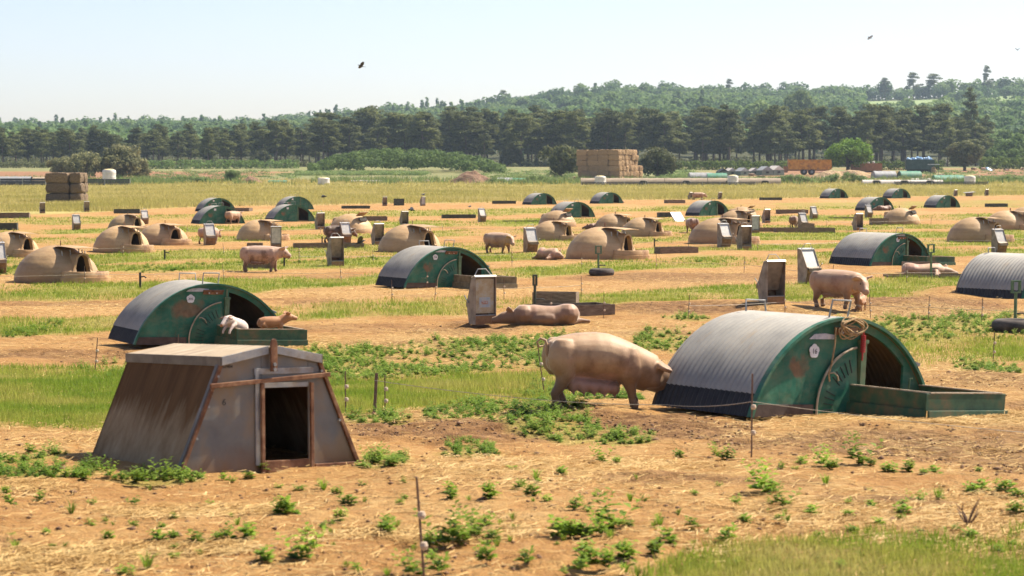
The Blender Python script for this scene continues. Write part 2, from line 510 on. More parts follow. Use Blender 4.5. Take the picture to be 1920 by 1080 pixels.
# ------------------------------------------------------------------ the ground: one sheet, finer near the camera
def build_ground():
    ys = [-40, -20, -5, 4, 9]
    y = 11.0
    while y < 1900:
        ys.append(y)
        y += max(.035, y * (.0032 if y < 70 else .006 if y < 450 else .02))
    ys += [2100, 2600]
    ys = np.array(ys)
    tx = np.linspace(-1, 1, 441)
    tx = tx * .5 + np.sign(tx) * np.abs(tx) ** 3 * .5
    Y, T = np.meshgrid(ys, tx, indexing='ij')
    X = T * (np.abs(Y) * 1.15 + 24)
    Z = zg(X, Y)
    md = m_dark(X, Y); ms = m_straw(X, Y); mg = m_grass(X, Y); mw = m_weed(X, Y); mf = m_field(X, Y)
    near = 1 - sstep(35, 80, Y)
    dug = sstep(.57, .70, fbm(X / 1.9, Y / 1.2, 66, 4)) * near * (1 - mg)
    md = np.maximum(md, .75 * dug)
    Z = Z - .06 * sstep(.56, .72, fbm(X / .8, Y / .9, 61, 3)) * near * (1 - mg) * (.5 + dug)
    rough = (fbm(X / .22, Y / .22, 11, 3) - .5)
    Z = Z + rough * near * (.022 + .11 * md * (1 - mg)) + (fbm(X / .07, Y / .09, 15, 2) - .5) * .02 * near * (1 - sstep(22, 45, Y))
    beyond = sstep(FIELD_FAR - 5, FIELD_FAR + 25, Y)
    # trodden mud yard of the far paddocks and the ploughed strip on the left
    mud = beyond * (1 - sstep(560, 600, Y)) * sstep(48, 62, X + (fbm(X / 12, Y / 18, 9) - .5) * 30) * (fbm(X / 25, Y / 30, 19, 3) > .42)
    mud = np.maximum(mud, sstep(415, 430, Y) * (1 - sstep(520, 535, Y)) * (1 - sstep(-62, -50, X)))
    nr, nc = X.shape
    V = np.stack([X, Y, Z], -1).reshape(-1, 3)
    i = np.arange(nr * nc).reshape(nr, nc)
    F = np.stack([i[:-1, :-1], i[:-1, 1:], i[1:, 1:], i[1:, :-1]], -1).reshape(-1, 4)
    # the pale green hill field high on the right
    o = np_mesh('ground', V, F, M['ground'], smooth=True,
                attrs={'dark': md.ravel(), 'straw': ms.ravel(), 'grass': np.maximum(mg, mw * .55).ravel(), 'field': mf.ravel(), 'beyond': (beyond * (1 - mud)).ravel(), 'mud': mud.ravel(), 'wood': (sstep(618, 634, Y + (fbm(X / 10, Y / 10, 29) - .5) * 10)).ravel()})
    tag(o, 'sandy orange paddock soil with straw and strips of grass', 'ground', kind='structure')
    return o
build_ground()

# ------------------------------------------------------------------ object materials
def green_paint(name, rust_at, rust_r, base=((.3, (.012, .085, .052)), (.5, (.024, .135, .082)), (.7, (.055, .190, .115)))):
    """weathered green paint with one rust patch of its own shape"""
    k = N(name); v = k.coord('Object')
    c = k.ramp(k.noise(v, 2.4, 6), list(base))
    ocr = k.ramp(k.noise(v, 1.5, 6, .7), [(.55, (0, 0, 0)), (.75, (.55, .55, .55))])
    c = k.mix(ocr, c, (.15, .14, .055))
    sc = k.ramp(k.noise(k.coord('Object', (30, 1, 3)), 1.0, 3, .8), [(.62, (0, 0, 0)), (.72, (.5, .5, .5))])
    c = k.mix(sc, c, (.05, .19, .125))
    if rust_at:
        d = k.n('ShaderNodeVectorMath', operation='DISTANCE')
        nz = k.n('ShaderNodeTexNoise'); nz.inputs['Scale'].default_value = 5; nz.inputs['Detail'].default_value = 6
        tc = k.n('ShaderNodeTexCoord'); k.l(tc.outputs['Object'], nz.inputs['Vector'])
        ad = k.n('ShaderNodeVectorMath', operation='MULTIPLY_ADD'); k.l(nz.outputs['Color'], ad.inputs[0]); ad.inputs[1].default_value = (.34, .0, .34); k.l(tc.outputs['Object'], ad.inputs[2])
        ms = k.n('ShaderNodeVectorMath', operation='MULTIPLY'); k.l(ad.outputs[0], ms.inputs[0]); ms.inputs[1].default_value = (1, 1, 1.9)
        k.l(ms.outputs[0], d.inputs[0]); d.inputs[1].default_value = (rust_at[0] + .17, 0, (rust_at[1] + .17) * 1.9)
        f = k.ramp(d.outputs['Value'], [(rust_r * .55, (.8, .8, .8)), (rust_r, (0, 0, 0))])
        c = k.mix(f, c, k.ramp(k.noise(v, 9, 5), [(.3, (.12, .055, .028)), (.6, (.26, .12, .058)), (.8, (.30, .19, .11))]))
    dst = k.ramp(k.noise(k.coord('Object', (1.2, 1, 2.2)), 2.6, 7, .7), [(.46, (0, 0, 0)), (.72, (.62, .62, .62))])
    c = k.mix(dst, c, (.17, .175, .105))
    stk = k.ramp(k.noise(k.coord('Object', (14, 1, 1.1)), 1.0, 4, .7), [(.56, (0, 0, 0)), (.7, (.45, .45, .45))])
    c = k.mix(stk, c, (.11, .095, .05))
    k.bump(k.noise(v, 2.2, 3), .35, .06)
    return k.fin(c, .55, 0, .3)
def corrugated(name, a, b, cc, rust):
    k = N(name); v = k.coord('Object', (1, 1, 1))
    c = k.ramp(k.noise(v, 1.6, 6, .65), [(.3, a), (.5, b), (.7, cc)])
    c = k.mix(k.ramp(k.noise(k.coord('Object', (1.2, 9, 1.2)), 1.4, 5, .7), [(.58, (0, 0, 0)), (.75, (.6, .6, .6))]), c, rust)
    c = k.mix(k.ramp(k.noise(v, 17, 3, .6), [(.66, (0, 0, 0)), (.74, (.4, .4, .4))]), c, (.42, .40, .36))
    return k.fin(c, .62, .0, .2)
M['ark_face'] = green_paint('green_paint_worn', (-.72, .52), .20)
M['ark_face_b'] = green_paint('green_paint_rusty', (-.45, .62), .34)
M['ark_green'] = green_paint('green_paint_rim', None, 0)
M['fender'] = simple('green_paint_scuffed', [(.3, (.018, .050, .026)), (.48, (.04, .10, .05)), (.6, (.09, .10, .045)), (.75, (.17, .11, .055))], 5, 7, .7, bump=.15, bscale=8, rand=.12)
M['fender_brown'] = simple('board_faded_brown', [(.3, (.08, .06, .03)), (.5, (.17, .13, .07)), (.7, (.24, .18, .10))], 5, 7, .8, bump=.15, bscale=8, rand=.12)
M['sheet'] = corrugated('corrugated_steel', (.22, .21, .19), (.31, .292, .255), (.40, .365, .305), (.31, .23, .145))
M['sheet_in'] = simple('corrugated_inside', [(.3, (.085, .048, .020)), (.6, (.14, .082, .036))], 3, 4, .9)  # brown inside, darkened further so the doorway looks in shade
M['black'] = simple('black_rubber_flap', [(.3, (.010, .010, .011)), (.7, (.030, .028, .026))], 6, 4, .65)
M['skirt'] = simple('rotten_kickboard', [(.3, (.05, .032, .024)), (.7, (.11, .078, .058))], 5, 5, .85, bump=.3, bscale=20)
M['galv'] = simple('galvanised_bar', [(.3, (.24, .24, .23)), (.7, (.42, .40, .36))], 8, 4, .5, .4, rand=.15)
M['rust'] = simple('rusty_steel', [(.3, (.09, .035, .016)), (.5, (.20, .09, .042)), (.72, (.36, .21, .11))], 9, 6, .85, bump=.2, bscale=40, bdist=.004)
M['post_green'] = simple('green_post', [(.3, (.045, .085, .035)), (.5, (.09, .155, .075)), (.75, (.22, .24, .12))], 6, 5, .6, dirt=(.16, .11, .05))
M['tan_edge'] = simple('bare_metal_edge', [(.3, (.26, .19, .11)), (.7, (.50, .42, .29))], 12, 4, .6)
M['white'] = simple('white_plastic', [(.3, (.62, .60, .60)), (.7, (.80, .78, .78))], 5, 4, .5)
M['label'] = simple('faded_sticker', [(.3, (.30, .32, .36)), (.5, (.50, .50, .54)), (.7, (.62, .60, .60))], 14, 5, .6)
M['ink'] = simple('black_ink', [(.3, (.012, .012, .014)), (.7, (.03, .03, .03))], 5, 2, .7)
M['rope'] = simple('tan_rope', [(.3, (.26, .16, .07)), (.7, (.50, .35, .18))], 40, 4, .9, bump=.4, bscale=120, bdist=.004)
M['red'] = simple('red_plastic', [(.3, (.30, .012, .014)), (.7, (.50, .03, .03))], 6, 3, .45)
M['straw_in'] = simple('bedding', [(.3, (.30, .20, .08)), (.7, (.55, .40, .18))], 30, 5, .95, bump=.6, bscale=40, bdist=.03)

# ------------------------------------------------------------------ the green ark
AW, AH, AD = 2.85, 1.06, 1.48
AR = ((AW / 2) ** 2 + AH ** 2) / (2 * AH); ACZ = AH - AR
def arc_pt(t, r=AR):
    """t from 0 (left foot) to 1 (right foot)"""
    a0 = math.asin(-ACZ / AR); a = (math.pi - a0) - t * (math.pi - 2 * a0)
    return r * math.cos(a), ACZ + r * math.sin(a)
def arc_z(x, r):
    return ACZ + math.sqrt(max(0, r * r - x * x))
def ark_meshes():
    P = {}
    # corrugated sheet, waves run along the depth
    nw, per = 20, 8
    ny = nw * per; na = 44
    V = []; F = []
    T0 = .035
    for i in range(na + 1):
        t = .0 + i / na
        for j in range(ny + 1):
            y = -.05 + (AD + .05) * j / ny
            x, z = arc_pt(t, AR + .012 * math.sin(2 * math.pi * j / per))
            V.append((x, y, z))
    def grid(i0, i1, sel=0):
        return [(i * (ny + 1) + j, (i + 1) * (ny + 1) + j, (i + 1) * (ny + 1) + j + 1, i * (ny + 1) + j + 1) for i in range(i0, i1) for j in range(ny)]
    m = MB(); m.add(V, grid(3, na - 3)); P['sheet'] = m.mesh('sheet')
    m = MB(); m.add([(x * .992, y, z * .99) for x, y, z in V], grid(0, 4)); P['flap'] = m.mesh('rubber_flap')
    m = MB(); m.add([(x * .992, y, z * .99) for x, y, z in V], grid(na - 4, na)); P['flap2'] = m.mesh('rubber_flap')
    m = MB(); m.add([(x * .985, y, z * .985) for x, y, z in V], grid(0, na)); P['shade_lining'] = m.mesh('shade_lining')
    for q in ('sheet', 'flap', 'flap2', 'shade_lining'):
        me = P[q]; me.polygons.foreach_set('use_smooth', np.ones(len(me.polygons), bool))
    # front plate with the doorway cut out
    x0, x1, ri = .29, .97, AR - .11
    poly = [(-AW / 2 + .02, 0), (x0, 0), (x0, arc_z(x0, ri))]
    poly += [(x0 + (x1 - x0) * q / 6, arc_z(x0 + (x1 - x0) * q / 6, ri)) for q in range(1, 7)]
    poly += [(x1, 0), (AW / 2 - .02, 0)]
    poly += [arc_pt(1 - q / 36, AR - .008) for q in range(0, 37)][0:37]
    P['face'] = MB().prism(poly, 'y', 0, .03).mesh('front_plate')
    full = [(-AW / 2 + .02, 0), (AW / 2 - .02, 0)] + [arc_pt(1 - q / 36, AR - .008) for q in range(37)]
    P['back'] = MB().prism(full, 'y', AD - .05, AD - .02).mesh('back_plate')
    door = [(x0 + .03, .05), (x1 - .02, .05), (x1 - .02, arc_z(x1, ri) - .02)] + [(x1 + (x0 - x1) * q / 6, arc_z(x1 + (x0 - x1) * q / 6, ri) - .02) for q in range(1, 7)]
    P['door'] = MB().prism(door, 'y', .005, .025).mesh('door')
    # rim: thin strip that stands proud of the plate along the arch
    m = MB()
    for q in range(36):
        a, b = arc_pt(q / 36, AR + .014), arc_pt((q + 1) / 36, AR + .014); c, d = arc_pt((q + 1) / 36, AR - .02), arc_pt(q / 36, AR - .02)
        m.add([(p[0], yy, p[1]) for yy in (-.065, -.002) for p in (a, b, c, d)], [(0, 1, 2, 3), (4, 7, 6, 5), (0, 4, 5, 1), (2, 6, 7, 3)])
    P['rim'] = m.mesh('rim')
    # quarter round vent door left of the doorway
    cx, cz, r = .24, .05, .67
    fan = [(cx, cz)] + [(cx - r * math.sin(a), cz + r * math.cos(a)) for a in [math.pi / 2 * q / 14 for q in range(15)]]
    P['vent'] = MB().prism(fan, 'y', -.035, -.004).mesh('vent_door')
    P['vent_rim'] = MB().tube([(cx - r * math.sin(a), -.042, cz + r * math.cos(a)) for a in [math.pi / 2 * q / 16 for q in range(17)]], .013, 6).mesh('vent_rim')
    P['slots'] = []
    for q in range(10):
        a = R(62 + q * 7) if q < 5 else R(12 + (q - 5) * 8)
        P['slots'].append(MB().bar((cx - r * .62 * math.sin(a), -.039, cz + r * .62 * math.cos(a)), (cx - r * .84 * math.sin(a), -.039, cz + r * .84 * math.cos(a)), .010, .008).mesh('vent_slot'))
    P['lever'] = MB().tube([(-.20, -.045, .50), (-.16, -.07, .505), (-.10, -.06, .46), (-.07, -.045, .40)], .009, 6).mesh('lever')
    P['post'] = MB().box(x0 - .085, x0 - .005, -.06, -.003, .0, .81).box(x0 - .10, x0 + .005, -.075, -.003, .795, .835).box(x0 - .06, x0 - .03, -.03, -.003, .835, .97).mesh('post')
    P['kick'] = MB().box(-AW / 2 + .03, -.48, -.03, -.004, 0, .13).mesh('kickboard')
    m = MB().tube([(-.17, .10, AH + .0), (-.17, .06, AH + .19), (.12, .06, AH + .19), (.12, .10, AH)], .012, 6); P['handle'] = m.mesh('lifting_handle')
    m = MB().tube([(-.16, AD - .12, AH - .02), (-.15, AD - .10, AH + .13), (.15, AD - .10, AH + .13), (.16, AD - .12, AH - .02)], .012, 6); P['handle2'] = m.mesh('lifting_handle')
    P['bracket'] = MB().box(-.19, .17, -.072, -.004, AH - .13, AH - .10).box(-.19, .17, -.03, -.004, AH - .18, AH - .13).mesh('handle_bracket')
    P['bolt'] = MB().lathe([(0, -.012), (.011, -.012), (.011, .012), (0, .012)], 8).mesh('bolt')
    P['stop'] = MB().bar((1.10, -.02, .60), (1.17, -.05, .57), .05, .035).mesh('door_stop')
    P['latch'] = MB().tube([(x1 + .06, -.03, .12), (x1 + .06, -.05, .42), (x1 + .10, -.05, .42)], .012, 5).mesh('latch')
    P['bed'] = MB().prism([(-1.3, 0), (1.3, 0), (1.2, .06), (.4, .10), (-.6, .09), (-1.2, .05)], 'y', .05, AD - .1).mesh('bedding')
    # fender: a low pen of two-step boards round the doorway
    a, b, L = .10, 1.24, 1.12
    def step(pts, zt, name):
        m = MB()
        (xa, ya), (xb, yb) = pts
        d = Vector((xb - xa, yb - ya, 0)).normalized(); nn = Vector((d.y, -d.x, 0))
        def board(z0, z1, o0, o1):
            p = []
            for (x, y) in pts:
                for o, z in ((o0, z0), (o0 + .025, z0), (o1 + .025, z1), (o1, z1)):
                    p.append((x + nn.x * o, y + nn.y * o, z))
            m.add(p, [(0, 1, 2, 3), (4, 7, 6, 5), (0, 4, 5, 1), (1, 5, 6, 2), (2, 6, 7, 3), (3, 7, 4, 0)])
        board(-.03, .165, .05, .04); board(.16, .34, -.005, .0)
        return m.mesh(name)
    P['fl'] = step([(a, -.02), (a, -L)], .34, 'fender_panel')
    P['ff'] = step([(a - .08, -L), (b + .08, -L)], .34, 'fender_panel')
    P['fr'] = step([(b, -L), (b, -.02)], .34, 'fender_panel')
    m = MB()
    for (xa, ya, xb, yb) in ((a, -.02, a, -L - .02), (a - .02, -L - .01, b + .02, -L - .01), (b, -L - .02, b, -.02)):
        m.bar((xa, ya, .347), (xb, yb, .347), .04, .014)
    P['frail'] = m.mesh('fender_rail')
    for q in ('rim', 'vent_rim', 'handle', 'handle2', 'lever', 'latch'):
        me = P[q]; me.polygons.foreach_set('use_smooth', np.ones(len(me.polygons), bool)); me.set_sharp_from_angle(angle=R(50))
    return P
AM = ark_meshes()
def part(name, me, mt, parent, bevel=0):
    if not len(me.materials):
        me.materials.append(mt)
    o = bpy.data.objects.new(name, me); C.objects.link(o); o.parent = parent
    if me.materials[0] is not mt:
        o.material_slots[0].link = 'OBJECT'; o.material_slots[0].material = mt
    if bevel:
        bv = o.modifiers.new('bevel', 'BEVEL'); bv.width = bevel; bv.segments = 2; bv.limit_method = 'ANGLE'; bv.angle_limit = R(40)
    return o
def ark(u, v, rot, label, near=False, fender=True, closed=False, number=None, depth=1.0, roll=0, face='ark_face', fmat='fender', sticker=True, tagpos=(-.62, .78), group='green arks in the paddocks'):
    th = R(rot)
    p = PX(u, v); x = p.x + AW / 2 * math.cos(th); y = p.y + AW / 2 * math.sin(th)
    r = empty('pig_ark', (x, y, float(zg(x, y)) - .02), th)
    r.rotation_euler = (0, R(roll), th)
    tag(r, label, 'pig ark', group)
    sh = part('sheet', AM['sheet'], M['sheet'], r)
    ob = [sh, part('rubber_flap', AM['flap'], M['black'], r), part('rubber_flap', AM['flap2'], M['black'], r), part('shade_lining', AM['shade_lining'], M['sheet_in'], r), part('back_plate', AM['back'], M['sheet_in'], r), part('lifting_handle', AM['handle2'], M['galv'], r)]
    for o in ob:
        o.scale.y = depth
    fp = part('front_plate', AM['face'], M[face], r)
    part('rim', AM['rim'], M['ark_green'], r)
    part('post', AM['post'], M['post_green'], r)
    part('lifting_handle', AM['handle'], M['galv'], r)
    part('bedding', AM['bed'], M['straw_in'], r)
    vd = part('vent_door', AM['vent'], M['ark_green'], r)
    if near:
        part('vent_rim', AM['vent_rim'], M['tan_edge'], vd); [part('vent_slot', q_, M['ink'], vd) for q_ in AM['slots']]; part('lever', AM['lever'], M['tan_edge'], vd)
        part('kickboard', AM['kick'], M['skirt'], r)
        br = part('handle_bracket', AM['bracket'], M['rust'], r)
        for bx in (-.09, .05):
            o = part('bolt', AM['bolt'], M['white'], br); o.location = (bx, -.036, AH - .155); o.rotation_euler = (R(90), 0, 0)
        part('door_stop', AM['stop'], M['galv'], r); part('latch', AM['latch'], M['post_green'], r)
    if closed:
        part('door', AM['door'], M['ark_face_b'], r)
    if fender:
        for q in ('fl', 'ff', 'fr'):
            part('fender_panel', AM[q], M[fmat], r, .004 if near else 0)
        part('fender_rail', AM['frail'], M['tan_edge'], r)
    tx, tz = tagpos
    if near:
        if sticker:
            MB().prism([(-.20, -.025), (.21, -.02), (.21, .025), (.05, .04), (-.12, .03)], 'y', -.012, -.006).build('sticker', M['label'], r).location = (tx + .12, 0, tz + .15)
            r.children[-1].rotation_euler = (0, R(-8), 0)
        if number:
            m = MB()
            for q in range(5):
                a = R(72 * q + 90)
                m.lathe([(0, -.004), (.052, -.004), (.052, .004), (0, .004)], 14, cx=.042 * math.cos(a), cy=.042 * math.sin(a))
                m.v = [(p_[0], p_[1], p_[2] + (.0002 * q if i_ >= len(m.v) - 56 else 0)) for i_, p_ in enumerate(m.v)]
            t_ = m.build('number_tag', M['white'], r); t_.location = (tx, -.018, tz); t_.rotation_euler = (R(90), 0, 0)
            t_.scale = (.82, .82, 1)
            nm = text('number', number, .095 if len(number) < 3 else .072, M['ink'], t_, (0, -.005, .0075), (0, 0, 0))
    else:
        t_ = MB().box(-.07, .07, -.012, -.006, -.06, .06).build('number_tag', M['white'], r); t_.location = (tx + .2, 0, tz + .08)
    return r
GARK = 'green arks in the paddocks'
a16 = ark(1402, 786, 39, 'nearest green ark with tag 16 and rope coil, sow at its back corner', True, number='16', roll=4.0, tagpos=(-.50, .70))
a205 = ark(250, 654, 28, 'green ark with tag 205 and two piglets in its fender, behind metal hut', True, number='205', roll=2.2, face='ark_face_b', tagpos=(-.42, .80))
a24 = ark(757, 542, 34, 'green ark with tag 24 behind the upright metal feeder and lying sow', True, number='24', roll=2.0, fmat='fender_brown', tagpos=(-.50, .80))
ark(1630, 499, 35, 'green ark behind the standing sow on the right, with green post in front', True, depth=1.3, roll=1.5, tagpos=(-.18, .86), number='30')
ark(1915, 560, 44, 'corrugated ark cut off by the right edge of the photo', True, fender=False, depth=1.3)
for (u, v, rt, fe, cl, lb) in [
        (378, 397, 30, 0, 0, 'far green ark behind another ark, brown trough at its right foot'),
        (373, 420, 28, 0, 0, 'green ark with a pale sow standing in its doorway'),
        (527, 393, 28, 0, 1, 'far green ark with its rusty door closed'),
        (511, 416, 28, 0, 0, 'green ark with straw in doorway, in front of the closed ark'),
        (995, 384, 33, 0, 0, 'far green ark right of the crow on bare soil, low trough beside it'),
        (1050, 409, 33, 0, 0, 'green ark half hidden behind two beige domes, pale board on its front'),
        (1122, 382, 33, 0, 0, 'far green ark straight below the big straw stack'),
        (1310, 405, 36, 0, 0, 'green ark behind the cluster of beige domes, right of the white sheet'),
        (1553, 372, 33, 0, 0, 'far green ark left of its twin at the edge of the dry field'),
        (1671, 372, 33, 0, 0, 'far green ark at the field edge nearest the two upright feeders'),
        (1626, 395, 33, 0, 0, 'green ark with a dark brown pig lying against its front'),
        (1754, 390, 33, 0, 0, 'far green ark with straw spilling from its doorway, above the large right dome')]:
    ark(u, v, rt, lb, False, fender=bool(fe), closed=bool(cl))

# rope coil and red insulator spring on the nearest ark
m = MB()
rr = random.Random(4)
for q in range(7):
    ph = rr.random() * 6; ox, oz = rr.uniform(-.035, .035), rr.uniform(-.03, .03); ra = rr.uniform(.13, .20); rb = rr.uniform(.035, .10); tl0 = rr.uniform(-.35, .35)
    pts = []
    for i in range(30):
        a = 2 * math.pi * i / 30
        x_, z_ = ra * math.cos(a) * (1 + .12 * math.sin(3 * a + ph)), rb * math.sin(a) * (1 + .3 * math.sin(2 * a + ph))
        pts.append((ox + x_ * math.cos(tl0) - z_ * math.sin(tl0), .014 * math.sin(2 * a + ph) - .008 * q, oz + x_ * math.sin(tl0) + z_ * math.cos(tl0)))
    m.tube(pts, .0085, 6, True)
rp = m.build('rope_coil', M['rope'], a16, smooth=60); rp.location = (-.02, -.10, AH - .10)
m = MB().tube([(0, 0, 0), (-.01, -.01, -.2), (-.05, -.01, -.42), (-.08, -.01, -.5), (-.06, -.01, -.58)], .010, 6)
m.build('rope_tail', M['rope'], a16, smooth=60).location = (-.22, -.05, AH - .10)
m = MB()
for q in range(9):
    m.lathe([(0, 0), (.027, 0), (.030, .008), (.027, .016), (0, .016)], 12); m.v = m.v[:-60] + [(p[0], p[1], p[2] + .021 * q) for p in m.v[-60:]]
m.tube([(0, 0, -.09), (0, 0, .22)], .009, 6)
m.build('insulator_handle', M['red'], a16, smooth=50).location = (.20, -.075, AH - .36)

# ------------------------------------------------------------------ the metal hut in front
M['hut_side'] = None
k = N('stained_zinc_side'); v = k.coord('Object')
c = k.ramp(k.noise(k.coord('Object', (2, 2, 1)), 3, 6), [(.3, (.19, .118, .060)), (.5, (.265, .178, .098)), (.7, (.34, .245, .145))])
sx = k.n('ShaderNodeSeparateXYZ'); tc = k.n('ShaderNodeTexCoord'); k.l(tc.outputs['Object'], sx.inputs[0])
drip = k.noise(k.coord('Object', (1, 7, .5)), 1.6, 5, .6)
hf = k.math('ADD', sx.outputs['Z'], k.math('MULTIPLY', k.math('SUBTRACT', drip, .5), .75))
c = k.mix(k.ramp(hf, [(.38, (0, 0, 0)), (.56, (.95, .95, .95))]), c, k.ramp(drip, [(.3, (.070, .032, .010)), (.7, (.14, .070, .026))]))
c = k.mix(k.ramp(k.noise(v, 5, 6, .7), [(.62, (0, 0, 0)), (.75, (.5, .5, .5))]), c, (.20, .11, .05))
k.bump(k.noise(k.coord('Object', (4, 30, 4)), 1, 3), .1, .01)
M['hut_side'] = k.fin(c, .85, 0, .12)
k = N('stained_zinc_front'); v = k.coord('Object')
c = k.ramp(k.noise(v, 2.2, 6), [(.3, (.105, .105, .105)), (.5, (.165, .16, .15)), (.7, (.235, .215, .185))])
c = k.mix(k.ramp(k.noise(k.coord('Object', (1.2, 1, 1.0)), 1.9, 4, .6), [(.44, (0, 0, 0)), (.60, (.85, .85, .85))]), c, (.235, .16, .085))
sx = k.n('ShaderNodeSeparateXYZ'); tc = k.n('ShaderNodeTexCoord'); k.l(tc.outputs['Object'], sx.inputs[0])
low = k.math('ADD', sx.outputs['Z'], k.math('MULTIPLY', k.noise(v, 4, 5), .35))
c = k.mix(k.ramp(low, [(.2, (.8, .8, .8)), (.42, (0, 0, 0))]), c, (.17, .095, .048))
k.bump(k.noise(v, 2.2, 2), .35, .05)
M['hut_front'] = k.fin(c, .42, .15)
M['hut_roof'] = simple('bleached_roof_board', [(.3, (.25, .185, .115)), (.5, (.36, .275, .175)), (.7, (.46, .365, .245))], 3, 7, .85, stretch=(1, 3, 1), dirt=(.28, .21, .14), dscale=2.5, bump=.2, bscale=25)
M['hut_trim'] = simple('zinc_trim', [(.3, (.20, .205, .215)), (.5, (.30, .295, .29)), (.7, (.42, .385, .33))], 7, 6, .42, .35, dirt=(.20, .14, .085), dscale=3)
M['hut_trim_dirty'] = simple('zinc_trim_dirty', [(.3, (.09, .075, .06)), (.6, (.17, .145, .12)), (.8, (.25, .22, .19))], 6, 6, .6, .25)
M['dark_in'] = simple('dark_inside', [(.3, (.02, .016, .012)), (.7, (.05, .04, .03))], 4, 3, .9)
def metal_hut():
    p = PX(334, 890); th = R(34)
    Wb, Wt, He, Hr, L = 1.65, .87, .925, 1.005, 1.80
    x = p.x + Wb / 2 * math.cos(th); y = p.y + Wb / 2 * math.sin(th)
    r = empty('metal_hut', (x, y, float(zg(x, y)) - .03), th)
    r.rotation_euler = (R(-3.3), R(1.6), th)
    tag(r, 'rust-stained sheet metal pig hut with sloping sides and open dark doorway', 'hut')
    b, t = Wb / 2, Wt / 2
    d0, d1, dh = -.085, .345, .72
    def xe(z):
        return b + (t - b) * z / He
    def sheet(poly, nm, mt):
        return MB().prism(poly, 'y', 0, .02).build(nm, mt, r, .002)
    sheet([(-b, 0), (d0, 0), (d0, dh), (d0, Hr - .02), (0 - .085, Hr - .02), (-t, He)], 'front_panel', M['hut_front'])
    sheet([(d1, 0), (b, 0), (t, He), (d1, Hr - .1 * d1 / t - .005)], 'front_panel', M['hut_front'])
    sheet([(d0 + .002, dh), (d1 - .002, dh), (d1 - .002, Hr - .08), (0, Hr - .005), (d0 + .002, Hr - .022)], 'front_panel', M['hut_front'])
    for s in (-1, 1):
        w_ = MB().add([(s * b, .0, 0), (s * b, L, 0), (s * t, L, He), (s * t, .0, He), (s * (b - .03), .0, 0), (s * (b - .03), L, 0), (s * (t - .03), L, He), (s * (t - .03), .0, He)],
                      [(0, 1, 2, 3), (7, 6, 5, 4), (0, 4, 5, 1), (1, 5, 6, 2), (2, 6, 7, 3), (3, 7, 4, 0)]).build('side_wall', M['hut_side'], r)
        # angle iron on the sloping corner
        MB().bar((s * (b - .005), -.012, 0), (s * (t - .005), -.012, He), .03, .025, (0, 1, 0)).build('corner_angle', M['rust'], r, .003)
        MB().bar((s * (b + .008), .03, 0), (s * (t + .008), .03, He), .05, .012, (s, 0, .3)).build('corner_angle', M['hut_trim_dirty'], r, .003)
        # roof half
        xa = s * (t + .018)
        m = MB().add([(0, -.025, Hr + .006), (xa, -.025, He + .006), (xa, L + .02, He + .006), (0, L + .02, Hr + .006), (0, -.025, Hr + .02), (xa, -.025, He + .02), (xa, L + .02, He + .02), (0, L + .02, Hr + .02)],
                     [(0, 1, 2, 3), (7, 6, 5, 4), (0, 4, 5, 1), (1, 5, 6, 2), (2, 6, 7, 3), (3, 7, 4, 0)])
        rf = m.build('roof_panel', M['hut_roof'], r, .002)
        x_in = s * .035
        m = MB().add([(x_in, -.040, Hr - .045), (xa, -.040, He - .050), (xa, -.028, He - .050), (x_in, -.028, Hr - .045), (x_in, -.040, Hr + .021), (xa, -.040, He + .021), (xa, -.028, He + .021), (x_in, -.028, Hr + .021)],
                     [(0, 1, 2, 3), (7, 6, 5, 4), (0, 4, 5, 1), (1, 5, 6, 2), (2, 6, 7, 3), (3, 7, 4, 0)])
        m.build('fascia', M['hut_trim'], rf, .002)
        MB().box(min(xa, xa + s * .012), max(xa, xa + s * .012), -.036, L + .02, He - .055, He + .022).build('eave_strip', M['hut_trim_dirty'], rf, .002)
    MB().prism([(-b, 0), (b, 0), (t, He), (0, Hr), (-t, He)], 'y', L - .03, L).build('back_panel', M['hut_side'], r)
    MB().box(-b + .05, b - .05, .03, L - .05, .0, .015).build('floor_board', M['dark_in'], r)
    # rail, door runners, lintel, sill, hook
    MB().bar((-xe(.72) - .04, -.045, .715), (xe(.76) + .02, -.045, .78), .028, .036).build('rusty_rail', M['rust'], r, .004)
    for xr in (d0 - .01, d1 + .01):
        MB().bar((xr, -.04, -.01), (xr, -.04, .72), .028, .03).build('door_runner', M['rust'], r, .003)
    MB().box(d0 - .062, d0 - .028, -.018, -.002, .06, .83).build('runner_strip', M['hut_trim'], r, .002)
    MB().box(d0 - .07, d1 + .04, -.016, -.002, .795, .845).build('lintel_strip', M['hut_trim'], r, .002)
    MB().box(d0 + .012, d1 - .012, -.022, -.004, .685, .725).build('lintel_strip', M['hut_trim'], r, .002)
    MB().box(d0 + .012, d1 - .012, -.03, .0, 0, .095).build('door_sill', M['rust'], r, .004)
    MB().bar((d1 + .04, -.03, .03), (b - .05, -.03, .03), .03, .04).build('base_angle', M['rust'], r, .003)
    hk = MB().prism([(-.028, -.10), (.028, -.10), (.030, .12), (.02, .155), (0, .165), (-.02, .155), (-.030, .12)], 'y', -.09, -.068).build('lifting_hook', M['rust'], r, .003)
    hk.location = (0, .02, Hr - .085)
    for z_ in (.845, .885):
        o = part('bolt', AM['bolt'], M['galv'], hk); o.location = (0, -.092, z_ - (Hr - .085) - .01); o.rotation_euler = (R(90), 0, 0); o.scale = (1.4, 1.4, 1.2)
    for (bx, bz) in ((-.30, .915), (.25, .925), (-xe(.55) + .03, .55), (-xe(.3) + .03, .3), (-xe(.75) + .03, .79), (xe(.4) - .03, .4), (xe(.79) - .03, .81)):
        o = part('rivet', AM['bolt'], M['galv'], r); o.location = (bx, -.014, bz); o.rotation_euler = (R(90), 0, 0)
